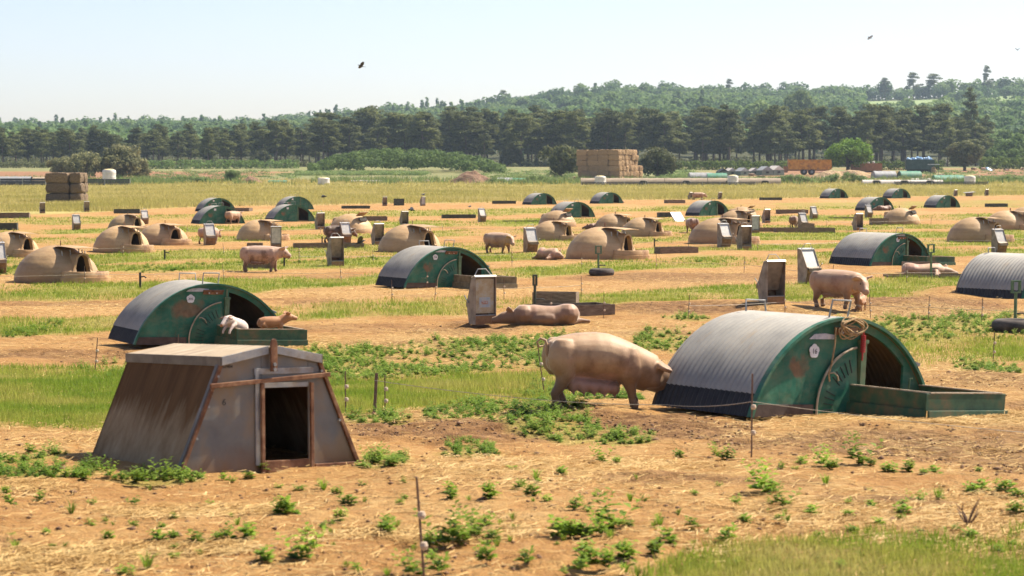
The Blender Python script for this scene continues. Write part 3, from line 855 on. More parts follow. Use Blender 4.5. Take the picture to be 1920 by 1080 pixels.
    text('stencil', 'P 57404', .036, M['ink'], r, (-.40, -.0035, .865), (R(90), 0, R(0)), .0005)
    text('stencil', '6', .075, M['ink'], r, (-.42, -.0035, .58), (R(90), R(6), 0), .0005)
metal_hut()

# ------------------------------------------------------------------ beige dome huts
M['dome'] = None
k = N('beige_plastic'); v = k.coord('Object')
c = k.ramp(k.noise(v, 1.4, 6), [(.3, (0.343, 0.214, 0.099)), (.5, (0.428, 0.276, 0.133)), (.7, (0.504, 0.336, 0.172))])
c = k.mix(k.ramp(k.noise(k.coord('Object', (1, 1, 6)), 2.2, 4, .6), [(.5, (0, 0, 0)), (.7, (.5, .5, .5))]), c, (0.343, 0.209, 0.099))
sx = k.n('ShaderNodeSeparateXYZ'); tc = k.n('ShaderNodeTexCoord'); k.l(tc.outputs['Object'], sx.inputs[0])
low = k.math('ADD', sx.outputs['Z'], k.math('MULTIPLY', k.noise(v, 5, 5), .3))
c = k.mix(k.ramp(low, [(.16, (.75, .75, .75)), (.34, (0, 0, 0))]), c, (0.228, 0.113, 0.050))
f = k.math('MULTIPLY_ADD', k.rnd(), .34); f.node.inputs[2].default_value = .83
hs = k.n('ShaderNodeHueSaturation'); k.l(c, hs.inputs['Color']); k.l(f, hs.inputs['Value'])
k.bump(k.noise(v, 1.6, 3), .4, .10)
M['dome'] = k.fin(hs.outputs[0], .58, 0, .35)
M['dome_shade'] = simple('dome_inside_shade', [(.3, (.022, .014, .008)), (.7, (.045, .029, .016))] or [(.3, (0.152, 0.087, 0.042)), (.7, (0.248, 0.149, 0.076))], 3, 4, .8)  # near-black colour paints the deep shade inside the dome
M['fender_ring'] = simple('ochre_plastic', [(.3, (0.343, 0.193, 0.076)), (.5, (0.438, 0.262, 0.115)), (.7, (0.514, 0.332, 0.161))], 3, 5, .6, dirt=(0.228, 0.113, 0.046), dscale=2)
DR, DH = 1.12, 1.06
def dome_meshes():
    P = {}
    # shell with faint horizontal steps
    na, nz = 56, 26
    zs = [DH * (1 - (1 - i / nz) ** 1.25) for i in range(nz + 1)]
    def rad(z):
        q = max(0, 1 - (z / DH) ** 2.15) ** .52
        st = .012 * (z < .30) + .012 * (z < .58) + .012 * (z < .80)
        return DR * q + st * (q > .05)
    def tun(z, y):
        """half width of the porch tunnel at height z"""
        zz = z / .84
        return .43 - .26 * zz if zz < .78 else max(0.0, (.43 - .26 * .78) * math.sqrt(max(0, 1 - ((zz - .78) / .22) ** 2)))
    V = []; F = []
    for i, z in enumerate(zs):
        for j in range(na):
            a = 2 * math.pi * j / na
            V.append((rad(z) * math.cos(a), rad(z) * math.sin(a) * .97, z))
    for i in range(nz):
        for j in range(na):
            q = (i * na + j, i * na + (j + 1) % na, (i + 1) * na + (j + 1) % na, (i + 1) * na + j)
            cx = sum(V[t][0] for t in q) / 4; cy = sum(V[t][1] for t in q) / 4; cz = sum(V[t][2] for t in q) / 4
            if cy < 0 and cz < .80 and abs(cx) < tun(cz, cy) - .03:
                continue
            F.append(q)
    P['shell'] = MB().add(V, F).mesh('shell'); P['shade_lining'] = MB().add([(x * .965, y * .965, z * .97) for x, y, z in V], F).mesh('shade_lining')  # second skin is added dark, as painted shade behind the porch
    # porch: arch tube that grows out of the shell
    prof = [(-tun(z, 0), z) for z in [0, .1, .2, .3, .4, .5, .6, .66, .72, .77, .81, .835]] + [(0, .84)]
    prof = prof + [(-x, z) for x, z in reversed(prof[:-1])]
    n = len(prof); V = []; F = []
    ys = [-1.02, -.98, -.90, -.75, -.55, -.35]
    for y in ys:
        f = 1.0 + .14 * max(0, (y + 1.02) / .67)
        for x, z in prof:
            V.append((x * f * 1.08, y, z * (1 + .10 * (y + 1.02))))
    for i in range(len(ys) - 1):
        for j in range(n - 1):
            F.append((i * n + j, i * n + j + 1, (i + 1) * n + j + 1, (i + 1) * n + j))
    b = len(V)
    for x, z in prof:
        V.append((x * .84, -1.02, z * .93))
    for x, z in prof:
        V.append((x * .84, -.86, z * .93))
    for j in range(n - 1):
        F.append((j, j + 1, b + j + 1, b + j)); F.append((b + j, b + j + 1, b + n + j + 1, b + n + j))
    P['porch'] = MB().add(V, F).mesh('porch')
    V2 = []; F2 = []
    for i, y in enumerate((-.87, -.30)):
        for x, z in prof:
            V2.append((x * (.86, .98)[i], y, z * (.945, .98)[i]))
    for j in range(n - 1):
        F2.append((j, j + 1, n + j + 1, n + j))
    P['shade_sleeve'] = MB().add(V2, F2).mesh('entry_shade')  # added dark tube: shade painted into the porch
    for q in P.values():
        q.polygons.foreach_set('use_smooth', np.ones(len(q.polygons), bool)); q.set_sharp_from_angle(angle=R(35))
    # two-step fender ring in front of the porch
    m = MB().lathe([(.60, .0), (.60, .0), (.66, 0), (.66, .15), (.625, .155), (.615, .30), (.60, .32), (.565, .32), (.56, .30), (.58, .0)], 30, R(150), R(390), cy=-1.08, sx=1.12, sy=.95)
    me = m.mesh('fender_ring'); me.polygons.foreach_set('use_smooth', np.ones(len(me.polygons), bool)); me.set_sharp_from_angle(angle=R(40)); P['ring'] = me
    # vent flap propped above the porch
    V = []; nx = 10
    for i in range(nx + 1):
        x = -.48 + .96 * i / nx
        for y, z in ((-1.16, 1.00), (-.80, 1.035), (-.45, 1.06), (-.22, 1.05)):
            V.append((x * (1 - .25 * (y + 1.05)) * .84, y, z - .02 * (x / .48) ** 2))
    F = [(i * 4 + j, (i + 1) * 4 + j, (i + 1) * 4 + j + 1, i * 4 + j + 1) for i in range(nx) for j in range(3)]
    m = MB().add(V, F).add([(x, y, z - .018) for x, y, z in V], [tuple(reversed(f)) for f in F])
    m.add([V[i * 4] for i in range(nx + 1)] + [(V[i * 4][0], V[i * 4][1], V[i * 4][2] - .018) for i in range(nx + 1)], [(i, i + 1, nx + 2 + i, nx + 1 + i) for i in range(nx)])
    me = m.mesh('vent_flap'); me.polygons.foreach_set('use_smooth', np.ones(len(me.polygons), bool)); me.set_sharp_from_angle(angle=R(35)); P['flap'] = me
    P['strut'] = MB().bar((0, 0, 0), (0, .02, .17), .022).mesh('strut')
    P['lug'] = MB().prism([(-.035, 0), (.035, 0), (.03, .13), (0, .17), (-.03, .13)], 'y', -.012, .012).mesh('lifting_lug')
    m = MB().box(-.27, .27, -.02, .02, 0, .26); P['hatch'] = m.mesh('rear_vent')
    return P
DM = dome_meshes()
def dome(u, v, rot, label, ring=True, s=1.0, flap=True, hatch=False):
    p = PX(u, v)
    r = empty('dome_hut', (p.x, p.y, p.z - .03), R(rot))
    rd = random.Random(u * 7 + v)
    r.scale = (s * rd.uniform(.95, 1.05), s * rd.uniform(.95, 1.05), s * rd.uniform(.90, .99)); r.rotation_euler = (R(rd.uniform(-1.5, 1.5)), R(rd.uniform(-2, 2)), R(rot + rd.uniform(-7, 7)))
    tag(r, label, 'hut', 'beige dome huts')
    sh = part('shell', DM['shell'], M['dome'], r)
    part('porch', DM['porch'], M['dome'], r)
    part('entry_shade', DM['shade_sleeve'], M['dome_shade'], r)
    ln = part('shade_lining', DM['shade_lining'], M['dome_shade'], r)
    if flap:
        fl = part('vent_flap', DM['flap'], M['dome'], r)
        for sx_ in (-.40, -.20, .02, .24, .42):
            o = part('strut', DM['strut'], M['galv'], fl); o.location = (sx_, -.86 + .5 * abs(sx_), .80 - .15 * abs(sx_))
    o = part('lifting_lug', DM['lug'], M['rust'], r); o.location = (.02, -.12, DH - .03); o.rotation_euler = (0, 0, R(rot % 90))
    if ring:
        part('fender_ring', DM['ring'], M['fender_ring'], r)
    if hatch:
        o = part('rear_vent', DM['hatch'], M['skirt'], r); o.location = (0, .72, .72); o.rotation_euler = (R(35), 0, 0)
    return r
for a_ in [
    (107, 526, 50, 'nearest beige dome hut on the left with fender ring, above the long grass', True, 1.0),
    (20, 479, 50, 'beige dome hut cut off by the left edge of the photo', True, .94),
    (228, 471, 48, 'beige dome hut in front of two other domes, left of the standing muddy sow', True, .98),
    (238, 432, 50, 'far beige dome mostly hidden behind the two left domes', True, .88),
    (305, 457, 50, 'beige dome hut right of its twin, pig behind feeder to its right', True, .94),
    (487, 450, 50, 'beige dome hut with a feeder panel standing before its porch', True, .95),
    (768, 471, 48, 'beige dome hut behind the ark with tag 24', False, 1.06),
    (1035, 450, 50, 'beige dome hut in front of another dome, right of the tilted hopper feeder', True, .92),
    (1150, 430, 52, 'beige dome hut hidden behind its twin, brown pig lying at its left', True, .9),
    (1205, 442, 50, 'beige dome hut behind the large centre dome', True, .95),
    (1127, 484, 50, 'large centre beige dome hut with rear flap, green drinker post in front', True, 1.12),
    (1348, 456, 48, 'beige dome hut with two metal feeders standing right in front of it', True, 1.16),
    (1380, 425, 50, 'beige dome behind the dome with two feeders, its flap raised', True, .95),
    (1828, 453, 46, 'large beige dome hut at right, behind the corrugated ark', True, 1.12),
    (1888, 430, 50, 'beige dome hut cut by the right edge, second in the right row', True, 1.05),
    (1925, 420, 50, 'beige dome hut at the right edge, farthest of its row', True, 1.0),
    (658, 436, 232, 'beige dome hut turned with its back to the camera, hatch raised', False, .98),
    (1045, 424, 232, 'far beige dome with raised hatch, behind the dome beside tilted feeder', False, .92),
    (1392, 412, 232, 'farthest dome of the right cluster with raised hatch', False, .9),
    (1690, 420, 232, 'lone beige dome hut turned away, above the green ark on the right', False, .95)]:
    u, v, rt, lb, rg, s = a_
    d_ = dome(u, v, rt if rt < 180 else 50, lb, rg and rt < 180, s * (1.0 if rt < 180 else 1.0), flap=rt < 180, hatch=False)
    if rt > 180:                                  # rear view: porch faces away, a raised hatch cuts the shoulder
        d_.rotation_euler.z = R(rt)
        h_ = MB().add([(-.30, 0, 0), (.30, 0, 0), (.34, -.34, .10), (-.34, -.34, .10), (-.30, 0, -.035), (.30, 0, -.035), (.34, -.34, .065), (-.34, -.34, .065)], [(0, 1, 2, 3), (7, 6, 5, 4), (0, 4, 5, 1), (1, 5, 6, 2), (2, 6, 7, 3), (3, 7, 4, 0)]).build('hatch_lid', M['dome'], d_)
        h_.location = (.05, .62, .98); h_.rotation_euler = (R(-22), 0, R(180))
        o = MB().box(-.27, .27, -.03, .03, -.12, .10).build('hatch_shade', M['dark_in'], d_); o.location = (.05, .83, .80); o.rotation_euler = (R(30), 0, 0)  # dark slab painted in for the shade under the raised lid

# ------------------------------------------------------------------ metal feeders
M['feeder'] = simple('feeder_steel', [(.3, (.15, .12, .09)), (.5, (.26, .21, .16)), (.7, (.36, .30, .235))], 4, 7, .6, .25, dirt=(.20, .12, .065), dscale=3, rand=.18)
M['feeder_lid'] = simple('feeder_lid_steel', [(.3, (.38, .36, .32)), (.7, (.60, .56, .49))], 6, 5, .45, .4, rand=.1)
M['feeder_rust'] = simple('feeder_rust', [(.3, (.16, .085, .04)), (.6, (.30, .17, .08)), (.8, (.40, .26, .12))], 7, 6, .8, dirt=(.12, .06, .03), dscale=4)
k = N('feeder_worn_panel'); v = k.coord('Object')
c = k.ramp(k.noise(v, 6, 6, .7), [(.3, (.36, .25, .13)), (.5, (.44, .36, .24)), (.68, (.42, .41, .38))])
M['feeder_panel'] = k.fin(c, .5, .3)
def feeder_meshes():
    P = {}
    Wf, t = .46, .018
    side = [(-.02, 0), (.30, 0), (.42, .40), (.16, .93), (.0, .97), (-.02, .95)]      # depth, height; front at 0, back bulges
    for s, q in ((-1, 'sl'), (1, 'sr')):
        P[q] = MB().prism(side, 'x', s * Wf / 2 - (t if s > 0 else 0), s * Wf / 2 + (0 if s > 0 else t)).mesh('side_panel')
    w_ = Wf / 2 - t - .001
    P['front'] = MB().box(-w_ + .01, w_ - .01, .035, .05, .22, .90).mesh('front_panel')
    P['inner'] = MB().add([(-w_, .03, .93), (w_, .03, .93), (w_, .24, .30), (-w_, .24, .30), (-w_, .045, .935), (w_, .045, .935), (w_, .255, .305), (-w_, .255, .305)], [(0, 1, 2, 3), (7, 6, 5, 4), (0, 4, 5, 1), (1, 5, 6, 2), (2, 6, 7, 3), (3, 7, 4, 0)]).mesh('hopper_slope')
    P['lip'] = MB().box(-w_, w_, -.012, .006, .0, .17).mesh('trough_lip')
    P['rod'] = MB().tube([(-w_, -.005, .185), (w_, -.005, .185)], .012, 6).mesh('trough_rod')
    def slab(p0, p1, th):
        (y0, z0), (y1, z1) = p0, p1
        d = Vector((y1 - y0, z1 - z0)).normalized(); n = Vector((-d.y, d.x)) * th
        return MB().prism([(y0, z0), (y1, z1), (y1 + n.x, z1 + n.y), (y0 + n.x, z0 + n.y)], 'x', -w_, w_)
    P['back'] = slab((.375, .43), (.135, .925), .012).mesh('back_slope')
    P['backlow'] = slab((.285, .0), (.40, .38), .012).mesh('back_trough')
    P['flap'] = MB().add([(-w_, .36, .455), (w_, .36, .455), (w_, .475, .41), (-w_, .475, .41), (-w_, .37, .475), (w_, .37, .475), (w_, .485, .43), (-w_, .485, .43)], [(0, 1, 2, 3), (7, 6, 5, 4), (0, 4, 5, 1), (1, 5, 6, 2), (2, 6, 7, 3), (3, 7, 4, 0)]).box(-w_, w_, .462, .48, .33, .42).mesh('flap')
    P['cap'] = MB().prism([(-.03, .955), (.01, .985), (.16, .945), (.15, .93), (.0, .968), (-.03, .94)], 'x', -Wf / 2 - .006, Wf / 2 + .006).mesh('cap')
    P['bottom'] = MB().box(-w_, w_, .0, .29, .005, .03).mesh('bottom')
    P['handle'] = MB().tube([(-.20, .10, .95), (-.11, .12, 1.10), (.06, .12, 1.10), (.19, .10, .95)], .010, 6).mesh('lifting_handle')
    P['arm'] = MB().tube([(-Wf / 2 - .012, .30, .42), (-Wf / 2 - .02, .47, .56)], .012, 5).mesh('flap_arm')
    return P
FM = feeder_meshes()
def feeder(u, v, rot, label, s=1.0, front='open', handle=True, tilt=0, group='metal feeders'):
    p = PX(u, v)
    r = empty('pig_feeder', (p.x, p.y, p.z - .015), R(rot))
    r.rotation_euler = (R(tilt), 0, R(rot)); r.scale = (s, s, s)
    tag(r, label, 'feeder', group)
    part('side_panel', FM['sl'], M['feeder'], r, .003); part('side_panel', FM['sr'], M['feeder'], r, .003)
    part('hopper_slope', FM['inner'], M['feeder'], r)
    if front == 'panel':
        part('front_panel', FM['front'], M['feeder_panel'], r)
    elif front == 'grey':
        part('front_panel', FM['front'], M['feeder_lid'], r)
    part('trough_lip', FM['lip'], M['feeder_rust'], r); part('trough_rod', FM['rod'], M['galv'], r)
    part('back_slope', FM['back'], M['feeder_lid'], r); part('back_trough', FM['backlow'], M['feeder_rust'], r); part('flap', FM['flap'], M['feeder'], r)
    part('cap', FM['cap'], M['feeder_lid'], r); part('bottom', FM['bottom'], M['feeder'], r)
    if handle:
        part('lifting_handle', FM['handle'], M['galv'], r); part('flap_arm', FM['arm'], M['galv'], r)
    return r
A_, B_ = 27, 205
f1 = feeder(910, 607, 24, 'nearest metal feeder with pale front panel, beside the lying sow', 1.0, 'panel')
st = MB().box(-.07, .07, .022, .030, .40, .47).build('red_sticker', simple('worn_red_sticker', [(.35, (.30, .10, .07)), (.5, (.40, .24, .18)), (.65, (.42, .40, .38))], 25, 4, .6), f1)
st2 = MB().box(-.12, .12, .026, .034, .34, .54).build('sticker_backing', simple('worn_blue_sticker', [(.35, (.30, .36, .42)), (.55, (.42, .42, .40)), (.7, (.45, .37, .25))], 12, 5, .6), f1)
for a_ in [
    (1454, 570, 24, 'metal feeder with open front just left of the standing sow on the right', 1.0, 'open'),
    (1509, 531, B_ + 5, 'metal feeder leaning its bright sloping back, behind the standing sow', 1.0, 'open'),
    (633, 499, A_, 'metal feeder with open hopper standing in green grass left of ark 24', .98, 'open'),
    (518, 465, 10, 'feeder seen flat-on before the dome porch above the muddy sow', .9, 'grey'),
    (711, 459, A_, 'metal feeder left of the dome behind ark 24', .92, 'open'),
    (760, 424, A_, 'metal feeder with a crow flying just above it', .88, 'open'),
    (991, 472, B_, 'feeder with sloping back and flap, right of the pale standing sow', .96, 'open'),
    (1354, 462, B_, 'feeder with bright sloping back, left of the pair before the dome', .98, 'open'),
    (1400, 469, A_, 'feeder with open front, right of the pair before the dome', .98, 'open'),
    (1417, 437, 15, 'feeder just behind the front-facing feeder of the dome cluster', .9, 'grey'),
    (1439, 418, A_, 'feeder with open front right of the cluster of domes', .86, 'open'),
    (1502, 429, B_, 'feeder with pig half hidden at its left side', .9, 'open'),
    (1523, 411, B_, 'small feeder with sloping back farther off than the feeder with a pig', .86, 'open'),
    (1612, 432, A_, 'feeder behind the arch of the green ark on the right', .92, 'open'),
    (1626, 408, B_, 'feeder left of the lone turned-away dome, before ark with brown pig', .88, 'open'),
    (602, 430, A_, 'feeder left of the dome with raised hatch', .92, 'open'),
    (645, 455, B_, 'feeder with sloping back beside the dark wet pig', .92, 'open'),
    (391, 459, B_, 'feeder with sloping back hiding the front of a pig, beside left domes', .92, 'open'),
    (270, 420, B_, 'small bright feeder behind the group of left domes', .84, 'open'),
    (142, 431, B_, 'lone feeder with bright slope in the paddock on the far left', .84, 'open'),
    (80, 400, 20, 'far feeder left of the brown bale stack', .84, 'open'),
    (163, 397, 20, 'far feeder right of the brown bale stack', .84, 'open'),
    (722, 386, 14, 'far feeder at field edge, left of the square metal box', .84, 'open'),
    (794, 386, 30, 'far feeder with a crow perched on its top', .84, 'grey'),
    (902, 416, B_, 'feeder with bright slope standing alone between trough and pale sow', .86, 'open'),
    (1296, 374, 40, 'far feeder behind the far standing sow', .8, 'open'),
    (1351, 374, 20, 'far feeder just right of the far standing sow', .8, 'open'),
    (1793, 368, 25, 'far feeder at field edge, left one beside the little shelter', .8, 'open'),
    (1851, 367, 20, 'far feeder at field edge, right one beside the little shelter', .8, 'open'),
    (1868, 475, B_, 'feeder with bright slope peeping over the ark at the right edge', .96, 'open'),
    (-6, 512, B_, 'feeder cut off by the left edge of the photo', .98, 'open')]:
    u, v, rt, lb, s, fr = a_
    feeder(u, v, rt, lb, s, fr, tilt=random.Random(u).uniform(-2.5, 2.5))

# ------------------------------------------------------------------ troughs, boxes, boards
M['trough'] = simple('weathered_board', [(.3, (.10, .065, .04)), (.5, (.185, .13, .085)), (.7, (.27, .20, .13))], 5, 6, .85, stretch=(1, 4, 4), bump=.3, bscale=20, rand=.2)
M['trough_dark'] = simple('dark_trough', [(.3, (.03, .035, .022)), (.6, (.07, .075, .05)), (.8, (.13, .12, .08))], 5, 6, .8, rand=.2)
def trough(u, v, rot, L, W_, H, label, mt='trough', name='trough'):
    p = PX(u, v)
    r = empty(name, (p.x, p.y, p.z - .02), R(rot)); tag(r, label, 'trough', 'low troughs and pens')
    t = .028
    for y0 in (-W_ / 2, W_ / 2 - t):
        MB().box(-L / 2, L / 2, y0, y0 + t, 0, H).build('long_board', M[mt], r)
    for x0 in (-L / 2, L / 2 - t):
        MB().box(x0 + (.001 if x0 < 0 else -.001), x0 + t + (.001 if x0 < 0 else -.001), -W_ / 2 + t + .001, W_ / 2 - t - .001, 0, H - .004).build('end_board', M[mt], r)
    MB().box(-L / 2 + t, L / 2 - t, -W_ / 2 + t, W_ / 2 - t, .01, .03).build('floor_board', M['dark_in'], r)
    return r
for a_ in [
    (1068, 590, 27, 1.75, .8, .24, 'long wooden trough pen beside the rump of the lying sow', 'trough'),
    (1042, 574, -12, 1.0, .4, .34, 'deep wooden box set across the pen behind the lying sow', 'trough'),
    (1268, 474, 16, 1.5, .7, .24, 'long board trough right of the large centre dome', 'trough'),
    (667, 391, 20, 2.2, 1.0, .26, 'far board pen under the low flying crow', 'trough_dark'),
    (860, 409, 10, 2.2, .8, .26, 'far dark trough between perched crow and lone feeder', 'trough_dark'),
    (945, 382, 25, 2.0, 1.0, .30, 'far dark trough left of the ark by the crow', 'trough_dark'),
    (1265, 381, 15, 1.8, 1.0, .34, 'far brown board pen left of the far standing sow', 'trough'),
    (1445, 375, 10, 2.2, .9, .28, 'far green trough in the gap between the two ark groups', 'trough_dark'),
    (1485, 400, 14, 2.2, .9, .30, 'far trough left of the small sloping feeder', 'trough'),
    (1868, 388, 8, 1.8, .8, .32, 'far dark trough above the large right dome', 'trough_dark'),
    (238, 400, 8, 1.9, .8, .34, 'far dark trough right of the brown bale stack', 'trough_dark'),
    (10, 409, 8, 3.2, 1.0, .38, 'far brown trough at the left edge below the bale stack', 'trough'),
    (4, 431, 8, 1.6, .8, .38, 'dark trough at the left edge above the cut-off dome', 'trough_dark'),
    (452, 396, -10, 1.6, 1.0, .28, 'far brown trough at the foot of the rear left ark', 'trough'),
    (700, 414, 8, 1.7, .7, .30, 'far trough right of the dome with raised hatch', 'trough'),
    (616, 465, 10, 2.8, .5, .22, 'long low trough under the dark wet pig', 'trough'),
    (1250, 407, 10, 1.2, .7, .34, 'board pen just left of the white leaning sheet', 'trough_dark'),
    (1508, 436, 4, 3.0, .7, .26, 'long low trough under the feeder with a pig', 'trough'),
    (1448, 434, 6, 1.7, .5, .22, 'low trough right of the front-facing feeders', 'trough'),
    (1512, 430, 12, .7, .6, .34, 'square board box beside the feeder with a pig', 'trough'),
    (982, 416, 6, 2.6, .7, .10, 'flat low trough with short post, right of lone feeder', 'trough'),
    (1585, 410, 6, 2.2, .6, .12, 'flat low trough left of the lone turned-away dome', 'trough'),
    (748, 385, 4, .95, .5, .62, 'square metal box between two far feeders', 'trough_dark'),
    (1648, 422, 6, 1.0, .6, .42, 'square board box at the left foot of the lone turned-away dome', 'trough'),
    (478, 467, 6, .62, .4, .26, 'low metal box right behind the back of the muddy sow', 'trough'),
    (487, 503, 6, .9, .3, .26, 'rusty box between the legs of the muddy sow', 'trough'),
    (1745, 520, 2, 2.6, .8, .10, 'flat drinking trough below the sow asleep at right', 'trough'),
    (1725, 511, 4, 1.0, .5, .34, 'board box left of the green drinker post', 'trough')]:
    u, v, rt, L, W_, H, lb, mt = a_
    trough(u, v, rt, L, W_, H, lb, mt)
# little shelter table between two far feeders, and the white sheet
p = PX(1817, 368); r = empty('small_shelter', p, R(10)); tag(r, 'little dark shelter with flat overhanging lid between two far feeders', 'shelter')
MB().box(-.35, .35, -.25, .25, 0, .42).build('box', M['trough'], r); o = MB().box(-.62, .66, -.36, .36, .0, .03).build('lid', M['feeder_lid'], r); o.location = (0, 0, .44); o.rotation_euler = (R(3), R(-5), 0)
p = PX(1276, 415); r = empty('white_sheet', p, R(38)); tag(r, 'white sheet leaning over a low frame left of the dome cluster', 'sheet')
o = MB().box(-.42, .42, -.012, .012, 0, .75).build('sheet', M['white'], r); o.rotation_euler = (R(-42), 0, 0)
MB().bar((-.40, .1, 0), (-.40, .48, .52), .03).build('leg', M['galv'], r); MB().bar((.40, .1, 0), (.40, .48, .52), .03).build('leg', M['galv'], r)
p = PX(1062, 404); r = MB().box(-.34, .34, -.01, .01, 0, .62).build('pale_board', M['white']); r.location = p; r.rotation_euler = (R(-18), 0, R(30)); tag(r, 'pale board propped on the front of the half hidden ark', 'board')

# ------------------------------------------------------------------ drinker posts and tyres
M['tyre'] = simple('old_tyre', [(.3, (.035, .028, .024)), (.6, (.085, .065, .052)), (.8, (.15, .11, .08))], 6, 5, .9, bump=.5, bscale=30)
def tyre(u, v, s, label):
    p = PX(u, v)
    prof = [(.17 + .13 * (1 - math.cos(a)) / 2 * 1.0 + .02, .09 + .095 * math.sin(a)) for a in [0]]
    ring = [(.235 + .082 * math.cos(a), .092 + .092 * math.sin(a)) for a in [2 * math.pi * i / 14 for i in range(15)]]
    o = MB().lathe(ring, 28).build('tyre', M['tyre'], smooth=60); o.location = (p.x, p.y, p.z - .02); o.scale = (s, s, s); tag(o, label, 'tyre', 'old tyres at the drinkers')
    return p
def drinker(u, v, h, label, mt='post_green', head=.13, lift=0.0):
    p = PX(u, v)
    r = empty('drinker_post', (p.x, p.y, p.z - .05)); tag(r, label, 'post', 'drinker posts')
    r.rotation_euler = (0, R(random.Random(u).uniform(-2, 2)), R(20))
    MB().tube([(0, 0, 0), (0, 0, h)], .032, 8).build('post', M[mt], r, smooth=40)
    w_ = head
    m = MB()
    for x0, x1, z0, z1 in ((-w_, w_, 0, .03), (-w_, w_, .22, .25), (-w_, -w_ + .035, .03, .22), (w_ - .035, w_, .03, .22)):
        m.box(x0, x1, -.03, .03, z0, z1)
    m.build('float_box', M[mt], r).location = (0, 0, h)
    MB().tube([(.03, 0, h * .45), (.15, -.02, h * .46), (.22, -.02, h * .42)], .016, 6).build('valve', M['ink'], r)
    return r
tyre(1128, 516, 1.18, 'old car tyre round the foot of the centre green drinker post')
drinker(1122, 512, .62, 'green drinker post with square frame top, standing in a tyre', head=.10)
tyre(1902, 621, 1.35, 'wide black tyre at the right edge round a green drinker post')
drinker(1903, 614, .72, 'tall green drinker post before the ark at the right edge', head=.10)
drinker(1746, 524, .80, 'green drinker post in front of the ark with sleeping sow', head=.11)
drinker(1003, 577, .54, 'dark drinker post behind the lying sow', 'trough_dark', .05)
for (u, v, h, lb) in [(263, 541, .42, 'short dark stake with tap just behind ark 205'), (533, 500, .38, 'short dark stake with tap at the snout of the muddy sow'), (309, 487, .34, 'short dark stake with tap right of the left domes'),
                      (1227, 463, .34, 'short stake with tap behind the long board trough'), (604, 456, .30, 'short stake left of the dark wet pig')]:
    p = PX(u, v); r = empty('tap_stake', p); tag(r, lb, 'stake', 'short tap stakes')
    MB().box(-.025, .025, -.025, .025, -.05, h).build('post', M['ink'], r); MB().tube([(.02, 0, h * .72), (.10, 0, h * .75), (.16, 0, h * .66)], .018, 6).build('tap', M['ink'], r)

# ------------------------------------------------------------------ pigs
def pig_mat(name, base, hi, mud, mudlo=.50, mudhi=.68, pink=(.50, .26, .20), lowmud_shade=.28, udder=False):
    k = N(name); v = k.coord('Object')
    c = k.ramp(k.noise(v, 3, 6, .7), [(.3, base), (.7, hi)])
    c = k.mix(k.ramp(k.noise(v, 2.1, 5, .6), [(.45, (0, 0, 0)), (.62, (.6, .6, .6))]), c, pink)
    c = k.mix(k.ramp(k.noise(k.coord('Object', (1.5, 1.5, 1.2)), 1.5, 7, .65), [(mudlo, (0, 0, 0)), (mudhi, (.85, .85, .85))]), c, mud)
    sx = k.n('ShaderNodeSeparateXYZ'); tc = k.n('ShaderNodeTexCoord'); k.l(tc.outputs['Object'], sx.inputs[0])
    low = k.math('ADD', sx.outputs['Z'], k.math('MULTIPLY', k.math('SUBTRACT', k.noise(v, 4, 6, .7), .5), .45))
    c = k.mix(k.ramp(low, [(lowmud_shade * .6, (.9, .9, .9)), (lowmud_shade * 1.35, (0, 0, 0))]), c, mud)  # lower body: mud plus painted shade against the pale back
    if udder:
        a_ = k.ramp(sx.outputs['X'], [(.17, (0, 0, 0)), (.24, (1, 1, 1)), (.66, (1, 1, 1)), (.76, (0, 0, 0))])
        b_ = k.ramp(low, [(.10, (.9, .9, .9)), (.30, (.9, .9, .9)), (.36, (0, 0, 0))])
        c = k.mix(k.math('MULTIPLY', k.math('MULTIPLY', a_, b_), k.ramp(k.noise(v, 5, 5), [(.3, (.35, .35, .35)), (.6, (.85, .85, .85))])), c, (.44, .24, .18))
    hair = k.noise(k.coord('Object', (7, 7, 30)), 3.0, 4, .7)
    c = k.mix(k.ramp(hair, [(.48, (0, 0, 0)), (.68, (.16, .16, .16))]), c, (.30, .19, .11))
    k.bump(k.math('ADD', k.math('MULTIPLY', hair, .35), k.noise(k.coord('Object', (5, 2, 2)), 2.2, 4)), .22, .02)
    m_ = k.fin(c, .58, 0, .35)
    k.b.inputs['Sheen Weight'].default_value = .35; k.b.inputs['Sheen Roughness'].default_value = .4; k.b.inputs['Sheen Tint'].default_value = (1, .93, .8, 1)
    return m_
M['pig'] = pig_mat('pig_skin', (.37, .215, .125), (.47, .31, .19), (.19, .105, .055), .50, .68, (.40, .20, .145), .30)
M['pig_tan'] = pig_mat('pig_skin_tan', (0.392, 0.233, 0.129), (0.470, 0.308, 0.184), (0.259, 0.142, 0.069), .56, .75, lowmud_shade=.18)
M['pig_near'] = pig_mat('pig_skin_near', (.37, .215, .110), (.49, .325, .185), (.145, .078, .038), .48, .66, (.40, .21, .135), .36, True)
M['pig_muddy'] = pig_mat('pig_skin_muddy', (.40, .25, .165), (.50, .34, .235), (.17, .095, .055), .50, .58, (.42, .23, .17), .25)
M['pig_dark'] = pig_mat('pig_skin_wet', (0.071, 0.041, 0.025), (0.118, 0.075, 0.045), (0.047, 0.028, 0.017))
M['pig_brown'] = pig_mat('pig_skin_brown', (0.212, 0.113, 0.069), (0.282, 0.165, 0.104), (0.125, 0.067, 0.038))
M['pig_ginger'] = pig_mat('piglet_ginger', (0.329, 0.142, 0.052), (0.423, 0.203, 0.083), (0.188, 0.075, 0.031), .6, .8, (0.345, 0.150, 0.063), .03)
M['pig_white'] = pig_mat('piglet_white', (0.564, 0.450, 0.375), (0.627, 0.525, 0.451), (0.431, 0.300, 0.208), .62, .82, (0.580, 0.420, 0.347), .02)
